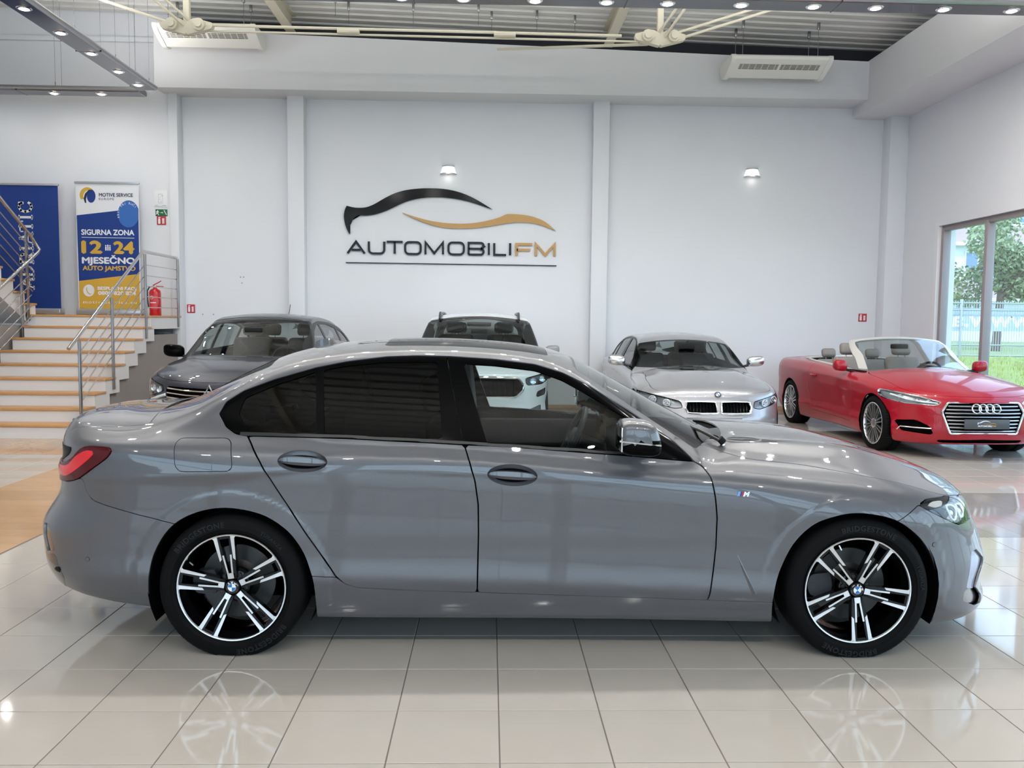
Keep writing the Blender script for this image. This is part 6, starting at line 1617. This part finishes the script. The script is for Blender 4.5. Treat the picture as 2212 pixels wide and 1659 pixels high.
for sg in (-1, 1):
    nose_tube(bmw, SB, [(y * sg, z) for y, z in smooth_poly(KID[::3], 2)], .014, 'grille_surround', M_CHR, .006, True)
    for k in range(8):
        y = .065 + .04 * k; nose_tube(bmw, SB, [(y * sg, .465), (y * sg + .004, .53), (y * sg, .592)], .006, 'grille_bar', M_GLOSS, -.012)
    for y, z, r in ((.60, .575, .040), (.75, .605, .042)):
        x = front_pt(SB, y, z, -.03); M = Matrix.Translation((x, y * sg, z)) @ Matrix.Rotation(.5 * sg, 4, 'Z')
        p = MB().lathe([(.001, -.005), (r * .5, .0), (r * .8, -.004), (r, .012), (r * 1.1, .0)], 20, M, axis='x').build('projector', M_CHR, bmw)
        MB().lathe([(r * 1.02, .016), (r * 1.16, .016), (r * 1.16, .008)], 20, M, axis='x').build('light_ring', M_DRL, p)
    ear_mirror(bmw, .42, .985, 1.03, sg, mat('mirror_satin', (.7, .7, .72), rough=.15, metal=.9))
roundel(bmw, .042, Matrix.Translation((front_pt(SB, 0, .69, .004), 0, .685)) @ Matrix.Rotation(math.pi / 2, 4, 'Z') @ Matrix.Rotation(math.radians(-38), 4, 'X'), letters=False)
pb = nose_tube(bmw, SB, [(-.27, .41), (.27, .41)], .02, 'bumper_strip', M_SILV, .0)
wheels_for(bmw, 2.851, .335, .88, spoke_wheel('wheel', .335, .22, .235, 5, M_RIMS, True))
cabin(bmw, [(-.18, .38, .22), (-.18, -.38, .22), (-1.0, .36, .35), (-1.0, -.36, .35)], M_LEATH, .75, .38, zdash=.90)

# ---- white sport utility ---------------------------------------------------------------
M_WHT = paint('paint_white', rgb(226, 232, 236), metal=.0, rough=.3)
def suv_shape():
    c = dict(Wp=spl((-2.3, .86), (-1.4, .915), (0, .905), (1.35, .92), (1.7, .905), (2.3, .84)),
             zd=spl((-2.4, 1.05), (0, 1.06), (.9, 1.10), (1.2, 1.085), (1.6, 1.03), (1.9, .97), (2.08, .91), (2.3, .80)),
             crown=spl((-2.4, .03), (.9, .05), (1.5, .06), (2.1, .05)), zb=spl((-2.4, .30), (-1.9, .24), (0, .22), (1.8, .22), (2.3, .25)),
             zl=spl((-2.4, .42), (2.4, .40)), zcr=spl((-2.4, .93), (0, .93), (1.2, .90), (2.2, .86)), zbelt=spl((-2.4, 1.10), (-1, 1.08), (.6, 1.05), (1.2, 1.0), (2.2, .92)),
             wbelt=spl((-2.3, .76), (-1.6, .84), (-.5, .87), (.5, .87), (1.1, .845)), lean=spl((-2.3, .12), (-1, .14), (.5, .14), (1.1, .13)),
             zroof=spl((-2.42, .95), (-2.28, 1.30), (-2.16, 1.50), (-1.95, 1.585), (-1.5, 1.625), (-.9, 1.645), (-.3, 1.645), (.1, 1.62), (.36, 1.565), (.6, 1.45), (.95, 1.22), (1.2, 1.06), (1.35, .95)),
             rcrown=spl((-2, .05), (1, .05)), bowmask=lambda x: np.clip((np.abs(x + .8) - .7) / .5, 0, 1), bowF=.26, bowR=.10,
             xF=spl((.1, 2.05), (.22, 2.12), (.4, 2.17), (.6, 2.185), (.8, 2.165), (.95, 2.10), (1.1, 1.95)), xR=spl((.2, -2.12), (.4, -2.22), (.7, -2.24), (1.0, -2.22), (1.3, -2.15)),
             xcF=1.2, nF=4.0, mF=2.6, xcR=-1.4, nR=5.5, mR=2.8, kdeck=spl((-2.4, .06), (.9, .08), (2.2, .07)), kjoin=lambda x: .025 + 0 * x,
             offs=[-.10, -.05, -.015, -.0, -.0, -.02, -.012, -.004, -.002, -.010, -.055, -.14, -.40])
    return CarShape(c)
S2 = suv_shape(); S2.k_rail = .025
D2 = [(-2.0, 1.13), (-1, 1.10), (.5, 1.075), (.98, 1.055), (.80, 1.19), (.55, 1.37), (.35, 1.47), (.1, 1.52), (-.6, 1.545), (-1.4, 1.525), (-1.9, 1.45), (-2.1, 1.25)]
P2 = [[(-.02, 1.11), (.70, 1.09), (.62, 1.18), (.36, 1.40), (.1, 1.475), (-.02, 1.485)], [(-.98, 1.125), (-.10, 1.11), (-.10, 1.49), (-.6, 1.51), (-.98, 1.50)], [(-1.9, 1.16), (-1.06, 1.125), (-1.06, 1.50), (-1.5, 1.48), (-1.85, 1.40)]]
GR2 = round_poly([(-.1, .60), (.47, .60), (.56, .68), (.565, .75), (.50, .83), (-.1, .84)], .03)
c2 = dict(wb=2.70, ar=.40, R=.355, hw=.92, x0=-1.3, x1=1.3, zs=lambda x: .80 + 0 * x, xfront=1.7, xhead=1.5, hgap=spl((.7, 1.02), (1.2, 1.0), (1.7, .95), (2.0, .90), (2.3, .86)), cowl=lambda y: 1.10 - .14 * y * y,
          glasslines=(.26, 1.075, ((.22, 1.49), (.99, 1.02)), -2.02, ((-2.3, 1.1), (-2.1, 1.5)), 1.15), dlo=D2, panes=P2,
          doors=[[(-.05, .42), (-.05, 1.085), (.5, 1.075), (.93, 1.05), (.95, .42)], [(-1.0, .5), (-1.12, .75), (-1.1, 1.10), (-.06, 1.085), (-.06, .42), (-.95, .42)]], xbump=lambda z: 1.68 + 0 * z, zliner=1.4,
          head=round_poly([(.60, .74), (.80, .745), (.90, .80), (.92, .87), (.80, .875), (.585, .83)], .015),
          openings=[('radiator_grille', GR2, M_LINER, .035), ('fog_lamp_recess', round_poly([(.72, .58), (.87, .61), (.86, .70), (.74, .66)], .01), M_LAMPIN, .02), ('lower_intake', round_poly([(-.1, .32), (.50, .32), (.62, .40), (.55, .46), (-.1, .46)], .02), M_LINER, .02), ('side_intake', round_poly([(.60, .36), (.80, .36), (.80, .50), (.62, .44)], .02), mat('intake_grey', rgb(96, 100, 106), rough=.5), .02)])
suv, Bs = parked('suv_car', 'white sport utility car with roof rails and ribbed grille, seen over the grey saloon', S2, (-.14, 10.2 + 2.18, 0), -math.pi / 2, M_WHT, c2)
nose_tube(suv, S2, [tuple(p) for p in GR2[::2] if p[0] > .02] , .016, 'grille_surround', M_CHR, .008); nose_tube(suv, S2, [(-p[0], p[1]) for p in GR2[::2] if p[0] > .02], .016, 'grille_surround', M_CHR, .008)
nose_tube(suv, S2, [(-.50, .83), (-.25, .84), (0, .842), (.25, .84), (.50, .83)], .016, 'grille_surround', M_CHR, .008); nose_tube(suv, S2, [(-.47, .60), (0, .60), (.47, .60)], .014, 'grille_surround', M_CHR, .006)
for k in range(21):
    y = -.50 + .05 * k; h = .78 if abs(y) > .46 else .815; nose_tube(suv, S2, [(y, .63 if abs(y) < .46 else .68), (y, h)], .008, 'grille_rib', M_GLOSS, -.005)
for sg in (-1, 1):
    zr = lambda x, y=.60: float(S2.zroof(x)) - .05 * (y / .6) ** 2 - .02
    rl = [(.30, .56 * sg, 1.535), (.16, .56 * sg, 1.625), (-.1, .56 * sg, zr(-.1) + .055), (-.8, .56 * sg, zr(-.8) + .055), (-1.6, .56 * sg, zr(-1.6) + .05), (-1.85, .55 * sg, zr(-1.85))]
    MB().tube(smooth_poly(rl, 5, False), .019, 10).build('roof_rail', mat('rail_grey', rgb(96, 98, 104), rough=.35, metal=.6), suv)
    for x in (.10, -.75, -1.55): MB().tube([(x, .56 * sg, zr(x) - .02), (x, .56 * sg, zr(x) + .05)], .014, 8).build('rail_foot', M_TRIMB, suv)
    ear_mirror(suv, .72, 1.01, 1.12, sg, mat('mirror_grey', rgb(120, 122, 126), rough=.3), wy=.10)
    for y, z in ((.68, .79), (.80, .81)):
        x = front_pt(S2, y, z, -.02); M = Matrix.Translation((x, y * sg, z)) @ Matrix.Rotation(.4 * sg, 4, 'Z'); MB().lathe([(.001, -.004), (.03, .0), (.042, .014)], 16, M, axis='x').build('projector', M_CHR, suv)
MB().bbox(.42, .56, -.17, .17, 1.44, 1.50, .02).build('camera_housing', M_TRIMB, suv)
wheels_for(suv, 2.70, .355, .88, spoke_wheel('wheel', .355, .22, .23, 5, M_RIMS))
cabin(suv, [(-.30, .38, .2), (-.30, -.38, .2), (-1.1, .36, .3), (-1.1, -.36, .3)], M_LEATH, .95, .38, zseat=.62, zdash=1.04)

# ---- dark blue crossover ---------------------------------------------------------------
M_NVY = paint('paint_navy', rgb(30, 33, 46), metal=.3, rough=.32, flake=.12, coat=.7)
def cross_shape():
    c = dict(Wp=spl((-2.3, .84), (-1.4, .905), (0, .89), (1.35, .905), (1.7, .88), (2.3, .80)),
             zd=spl((-2.4, 1.08), (-1.5, 1.06), (0, 1.04), (.9, 1.075), (1.25, 1.05), (1.6, .995), (1.9, .92), (2.08, .85), (2.3, .74)),
             crown=spl((-2.4, .03), (.9, .05), (1.5, .06), (2.1, .06)), zb=spl((-2.4, .30), (-1.9, .24), (0, .20), (1.8, .20), (2.3, .23)),
             zl=spl((-2.4, .42), (2.4, .38)), zcr=spl((-2.4, .93), (0, .90), (1.2, .87), (2.2, .80)), zbelt=spl((-2.4, 1.12), (-1, 1.08), (.6, 1.03), (1.2, .97), (2.2, .88)),
             wbelt=spl((-2.3, .70), (-1.6, .775), (-.5, .80), (.5, .80), (1.1, .77)), lean=spl((-2.3, .16), (-1, .19), (.5, .19), (1.1, .17)),
             zroof=spl((-2.35, 1.0), (-2.1, 1.15), (-1.75, 1.32), (-1.3, 1.465), (-.9, 1.53), (-.45, 1.558), (-.05, 1.555), (.25, 1.515), (.5, 1.42), (.9, 1.19), (1.15, 1.05), (1.35, .93)),
             rcrown=spl((-2, .05), (1, .05)), bowmask=lambda x: np.clip((np.abs(x + .4) - .5) / .5, 0, 1), bowF=.28, bowR=.14,
             xF=spl((.1, 2.05), (.2, 2.12), (.4, 2.19), (.6, 2.20), (.78, 2.17), (.9, 2.08), (1.0, 1.95)), xR=spl((.2, -2.15), (.4, -2.30), (.7, -2.32), (1.0, -2.28), (1.3, -2.2)),
             xcF=1.15, nF=3.4, mF=2.4, xcR=-1.4, nR=5.0, mR=2.6, kdeck=spl((-2.4, .06), (.9, .09), (2.2, .09)), kjoin=lambda x: .025 + .06 * np.clip((-1.2 - x) / .5, 0, 1),
             offs=[-.10, -.05, -.015, -.0, -.0, -.03, -.02, -.006, -.002, -.012, -.06, -.15, -.40])
    return CarShape(c)
S3 = cross_shape(); S3.k_rail = .03
D3 = [(-1.75, 1.16), (-1, 1.10), (.5, 1.055), (.93, 1.03), (.72, 1.18), (.45, 1.34), (.2, 1.43), (-.2, 1.465), (-.8, 1.445), (-1.35, 1.36), (-1.7, 1.25)]
P3 = [[(-.10, 1.10), (.68, 1.07), (.55, 1.19), (.30, 1.34), (.0, 1.42), (-.10, 1.425)], [(-1.0, 1.13), (-.18, 1.105), (-.18, 1.43), (-.6, 1.42), (-1.0, 1.37)], [(-1.6, 1.18), (-1.08, 1.14), (-1.08, 1.36), (-1.35, 1.31)]]
c3 = dict(wb=2.72, ar=.39, R=.345, hw=.905, x0=-1.4, x1=1.3, zs=lambda x: .78 + 0 * x, xfront=1.65, xhead=1.45, hgap=spl((.7, .99), (1.2, .96), (1.7, .895), (2.0, .845), (2.3, .80)), cowl=lambda y: 1.06 - .16 * y * y,
          glasslines=(.26, 1.055, ((.24, 1.43), (.97, 1.01)), -1.35, ((-2.1, 1.12), (-1.4, 1.40)), 1.15), dlo=D3, panes=P3,
          doors=[[(-.13, .40), (-.13, 1.085), (.5, 1.06), (.90, 1.035), (.92, .40)], [(-.95, .5), (-1.10, .72), (-1.08, 1.11), (-.14, 1.085), (-.14, .40), (-.92, .40)]], xbump=lambda z: 1.66 + 0 * z, zliner=1.3,
          head=round_poly([(.52, .735), (.62, .70), (.78, .66), (.86, .64), (.90, .72), (.88, .86), (.78, .845), (.55, .79)], .015),
          openings=[('radiator_grille', round_poly([(-.1, .60), (.42, .62), (.50, .70), (.50, .79), (-.1, .76)], .03), M_LINER, .03), ('lower_intake', round_poly([(-.1, .30), (.5, .30), (.56, .42), (-.1, .46)], .02), M_LINER, .02), ('side_intake', round_poly([(.66, .38), (.82, .40), (.80, .52), (.70, .48)], .02), M_LINER, .02)])
cro, Bc = parked('crossover_car', 'dark blue crossover with chrome front details beside the stairs', S3, (-2.87, 8.9 + 2.2, 0), -math.pi / 2 - .02, M_NVY, c3, scale=(1, 1, 1.02))
for k, z in enumerate((.645, .69, .735)):
    nose_tube(cro, S3, [(-.48, z + .03), (-.25, z + .01), (0, z), (.25, z + .01), (.48, z + .03)], .008, 'grille_bar', M_CHR, .0)
for sg in (-1, 1):
    nose_tube(cro, S3, [(.50 * sg, .70), (.62 * sg, .665), (.74 * sg, .63), (.80 * sg, .56), (.82 * sg, .50)], .016, 'light_signature', M_DRL, .0)
    ear_mirror(cro, .68, .95, 1.10, sg, M_GLOSS)
    for y, z in ((.60, .745), (.70, .755)):
        x = front_pt(S3, y, z, -.04); M = Matrix.Translation((x, y * sg, z)) @ Matrix.Rotation(.5 * sg, 4, 'Z'); MB().lathe([(.001, -.004), (.03, .0), (.04, .014)], 16, M, axis='x').build('projector', M_CHR, cro)
bx = front_pt(S3, 0, .72, .01)
MB().tube([(bx, 0, .80), (bx + .012, -.045, .72), (bx, 0, .64), (bx + .012, .045, .72)], .012, 8, closed=True).build('diamond_badge', M_CHR, cro)
MB().tube([(-1.05, 0, 1.50), (-1.17, 0, 1.69)], .005, 6).build('aerial', M_BLACK, cro)
wheels_for(cro, 2.72, .345, .87, spoke_wheel('wheel', .345, .21, .225, 5, M_RIMS))
cabin(cro, [(-.25, .37, .2), (-.25, -.37, .2), (-1.05, .35, .3), (-1.05, -.35, .3)], M_LEATH, .92, .37, zseat=.55, zdash=1.02, y_lin=.70)

# ---- red convertible -------------------------------------------------------------------
M_REDP = paint('paint_red', rgb(156, 4, 30), metal=.0, rough=.35, coat=.6, spec=.3)
def conv_shape():
    c = dict(Wp=spl((-2.4, .87), (-1.4, .918), (0, .905), (1.38, .92), (1.75, .90), (2.3, .83)),
             zd=spl((-2.5, .98), (-2.2, 1.01), (-1.6, 1.02), (-.5, 1.0), (.5, .965), (.95, .975), (1.3, .95), (1.6, .91), (1.9, .835), (2.1, .76), (2.3, .68)),
             crown=spl((-2.4, .04), (.5, .05), (1.1, .07), (1.6, .08), (2.1, .06)), zb=spl((-2.4, .28), (-1.9, .2), (0, .165), (1.8, .16), (2.1, .17), (2.3, .19)),
             zl=spl((-2.4, .36), (2.4, .31)), zcr=spl((-2.4, .88), (-1, .86), (.5, .83), (1.3, .80), (2.2, .73)), zbelt=spl((-2.4, .99), (-1, .97), (.5, .93), (1.2, .88), (2.2, .80)),
             wbelt=spl((-2.3, .70), (-1, .82), (.2, .83), (.8, .81), (1.1, .78)), lean=spl((-2.3, .18), (.2, .20), (1.1, .18)),
             zroof=spl((-2.0, 1.0), (-1.0, 1.36), (-.3, 1.40), (.0, 1.385), (.16, 1.345), (.4, 1.235), (.75, 1.05), (.98, .93), (1.15, .84)),
             rcrown=spl((-2, .05), (1, .05)), bowmask=lambda x: np.clip((np.abs(x + .5) - .4) / .5, 0, 1), bowF=.32,
             xF=spl((.05, 2.05), (.15, 2.17), (.25, 2.22), (.45, 2.24), (.6, 2.225), (.7, 2.18), (.85, 2.05)), xR=spl((.1, -2.2), (.3, -2.42), (.6, -2.44), (.8, -2.40), (1.0, -2.38)),
             xcF=1.25, nF=3.8, mF=2.5, xcR=-1.4, nR=5, mR=2.6, kdeck=spl((-2.4, .05), (0, .07), (1.0, .09), (2.2, .07)), kjoin=lambda x: .02 + 0 * x)
    return CarShape(c)
S4g = conv_shape(); S4 = conv_shape(); S4.c = dict(S4.c, no_green=True)
GR4 = round_poly([(-.1, .305), (.385, .305), (.475, .545), (.41, .655), (-.1, .655)], .02)
COCK = round_poly([(.80, -.66), (.80, .66), (.3, .735), (-.9, .735), (-1.45, .62), (-1.55, .0), (-1.45, -.62), (-.9, -.735), (.3, -.735)], .05)
c5 = dict(wb=2.765, ar=.37, R=.335, hw=.92, xfront=1.7, xhead=1.5, hgap=spl((.7, .93), (1.2, .875), (1.7, .80), (2.0, .74), (2.3, .70)), cowl=lambda y: .90 - .18 * y * y, open=True,
          glasslines=(9, 1, ((0, 0), (1, 0)), -9, ((0, 0), (1, 0)), 9), dlo=None, panes=[], doors=[[(-.55, .30), (-.66, .55), (-.62, 1.2), (.3, 1.2), (.70, .93), (.78, .75), (.78, .45), (.76, .28)]], xbump=lambda z: np.where(z > .4, 1.72, 1.62), zliner=1.2,
          extra_cut=[lambda x, y, z: np.maximum(-poly_sdf(COCK, x, y), .80 - z)],
          head=round_poly([(.46, .655), (.52, .615), (.80, .625), (.90, .66), (.94, .765), (.85, .76), (.62, .705)], .012), seal=M_CHR, lampin=mat('lamp_inside_silver', rgb(168, 170, 172), rough=.25, metal=.5),
          openings=[('radiator_grille', GR4, M_LINER, .04), ('fog_intake', round_poly([(.53, .275), (.80, .30), (.84, .42), (.70, .445), (.58, .38)], .02), M_LINER, .05), ('lower_intake', round_poly([(-.1, .185), (.46, .185), (.52, .225), (-.1, .245)], .01), M_LINER, .03)])
aud, Ba = parked('convertible_car', 'red open-top convertible with large framed grille beside the window', S4, (5.58, 9.35 + 2.24, 0), -math.pi / 2 + .012, M_REDP, c5)
Bg = Body(S4g, aud, 150, 110, -1.5, 1.4, lambda x: .66 + 0 * x, -40)
wsA, _, xFa, _ = std_lines(S4g, .16, .945, ((.13, 1.29), (.72, .93)), -9, ((0, 0), (1, 0)), 9)
wsB, _, _, _ = std_lines(S4g, .10, .95, ((.085, 1.283), (.672, .915)), -9, ((0, 0), (1, 0)), 9)
M_FRAME = mat('windscreen_frame', rgb(206, 202, 196), rough=.3, metal=.3)
Bg.panel('windscreen', [pos(wsA, -.004)], M_BGGL, 0, off=-.003, rim=0)
Bg.panel('windscreen_frame', [wsB, neg(wsA, 0), lambda x, y, z: z - .93], M_FRAME, 0, off=.001, rim=.03)
Bg.panel('windscreen_seal', [pos(wsA, -.002), neg(wsA, .018)], M_TRIMB, 0, off=.0022, rim=0)
rimv = [(p[0], p[1]) for p in COCK]
def deck_z(x, y):
    lo, hi = .5, 1.3
    for _ in range(24):
        m = .5 * (lo + hi); lo, hi = (m, hi) if S4.F(np.array([[x, abs(y), m]]))[0] < 0 else (lo, m)
    return lo
MB().tube([(x, y, deck_z(x, y) + .004) for x, y in smooth_poly([p for p in rimv if p[0] < .5][::2], 2, False)], .02, 8).build('cockpit_trim', M_FRAME, aud)
MB().box(-1.5, .8, -.74, .74, .34, .40).build('cabin_floor', M_CABIN, aud)
for sg in (-1, 1): MB().box(-1.5, .8, .735 * sg - .015, .735 * sg + .015, .36, .93).build('door_lining', M_CABIN, aud)
MB().box(-1.52, -1.45, -.62, .62, .40, .96).build('rear_bulkhead', M_CABIN, aud)
M_BEIGE = mat('seat_grey_leather', rgb(132, 124, 118), rough=.5)
for x, y in ((-.12, .38), (-.12, -.38)): seat(aud, x, y, M_BEIGE, .25, 1.0, .38)
for x, y in ((-.98, .34), (-.98, -.34)): seat(aud, x, y, M_BEIGE, .28, .82, .42)
MB().bbox(.36, .80, -.64, .64, .6, .90, .05).build('dashboard', M_CABIN, aud)
sw = MB(); M = Matrix.Translation((.24, .38, .86)) @ Matrix.Rotation(math.radians(-64), 4, 'Y'); sw.tube([(.185 * math.cos(t), .185 * math.sin(t), 0) for t in np.linspace(0, 2 * math.pi, 25)[:-1]], .016, 8, M, closed=True); sw.bbox(-.06, .06, -.17, .17, -.02, .005, .012, M=M); sw.build('steering_wheel', M_CABIN, aud)
MB().bbox(.17, .21, -.12, .12, 1.20, 1.265, .015).build('rear_view_mirror', M_CABIN, aud)
# grille: bright frame, slats, four rings, number plate
fr_ = [tuple(p) for p in GR4 if p[0] > .02]; loop = fr_ + [(-y, z) for y, z in fr_[::-1]]
nose_tube(aud, S4, loop, .013, 'grille_frame', M_CHR, .006, True)
M_SLAT = mat('grille_slat', (.46, .46, .47), rough=.3, metal=.9)
for k in range(8):
    z = .335 + .040 * k; w = .39 + (.07 * (z - .305) / .24 if z < .545 else .07 - .06 * (z - .545) / .11)
    nose_tube(aud, S4, [((-1 + 2 * i / 12) * (w - .02), z) for i in range(13)], .009, 'grille_slat', M_SLAT, -.012, n=6)
for k in range(4):
    cy = -.114 + .076 * k; nose_tube(aud, S4, [(cy + .05 * math.cos(t), .592 + .05 * math.sin(t)) for t in np.linspace(0, 2 * math.pi, 25)[:-1]], .0075, 'emblem_ring', M_CHR, .012, True)
px = front_pt(S4, 0, .42, .012)
plt_ = MB().bbox(px, px + .015, -.26, .26, .365, .475, .004).build('number_plate', mat('plate_dark', rgb(74, 74, 78), rough=.4), aud)
def plate_txt(body, size, y0, z, m, fit):
    v, f = text_geo(body, size, bold=.001, depth=.001); xs = [p[0] for p in v]; k = fit / (max(xs) - min(xs))
    MB().add([(px + .0155 + p[2], y0 + p[0] * k, z + p[1]) for p in v], f).build('lettering', m, plt_)
M_PW = mat('plate_white', rgb(220, 220, 222), rough=.4)
plate_txt('AUTOMOBILI', .026, -.025, .392, M_PW, .165); plate_txt('FM', .026, .082, .392, M_SGLD, .036)
def plate_swoosh(top, bot, m):
    P = [crop(*p) for p in dense(top, bot)]; V = [(px + .0157, (a + .655) * .062 + .0, .418 + (b - 3.06) * .062) for a, b in P]
    bm = bmesh.new(); fc_ = bm.faces.new([bm.verts.new(v) for v in V]); bmesh.ops.triangulate(bm, faces=[fc_]); MB().bm(bm).build('plate_emblem', m, plt_)
plate_swoosh(blk_top, blk_bot, M_PW); plate_swoosh(gld_top, gld_bot, M_SGLD)
for sg in (-1, 1):
    nose_tube(aud, S4, [(.50 * sg, .64), (.62 * sg, .648), (.76 * sg, .672), (.86 * sg, .715)], .010, 'light_guide', M_DRL, -.012)
    for y, z in ((.58, .66), (.68, .665), (.80, .70)):
        x = front_pt(S4, y, z, -.022); M = Matrix.Translation((x, y * sg, z)) @ Matrix.Rotation(.45 * sg, 4, 'Z'); MB().lathe([(.001, -.004), (.02, .0), (.028, .012)], 14, M, axis='x').build('projector', M_CHR, aud)
    nose_tube(aud, S4, [(.56 * sg, .352), (.70 * sg, .352), (.80 * sg, .352), (.82 * sg, .31)], .009, 'fog_blade', M_CHR, -.004)
    ear_mirror(aud, .50, .945, .985, sg, M_REDP, s=1.0, wy=.085)
    MB().bbox(.86, 1.02, .905 * sg - .012, .905 * sg + .012, .765, .785, .006).build('wing_blade', M_CHR, aud)
    hy = float(S4.halfwidth(np.array(-.45), np.array(.80)))
    MB().tube([(-.54, (hy + .005) * sg, .80), (-.50, (hy + .03) * sg, .802), (-.40, (hy + .03) * sg, .798), (-.36, (hy + .005) * sg, .795)], .012, 8).build('door_handle', M_REDP, aud)
wheels_for(aud, 2.765, .338, .885, spoke_wheel('wheel', .338, .22, .255, 10, M_RIMS, True))
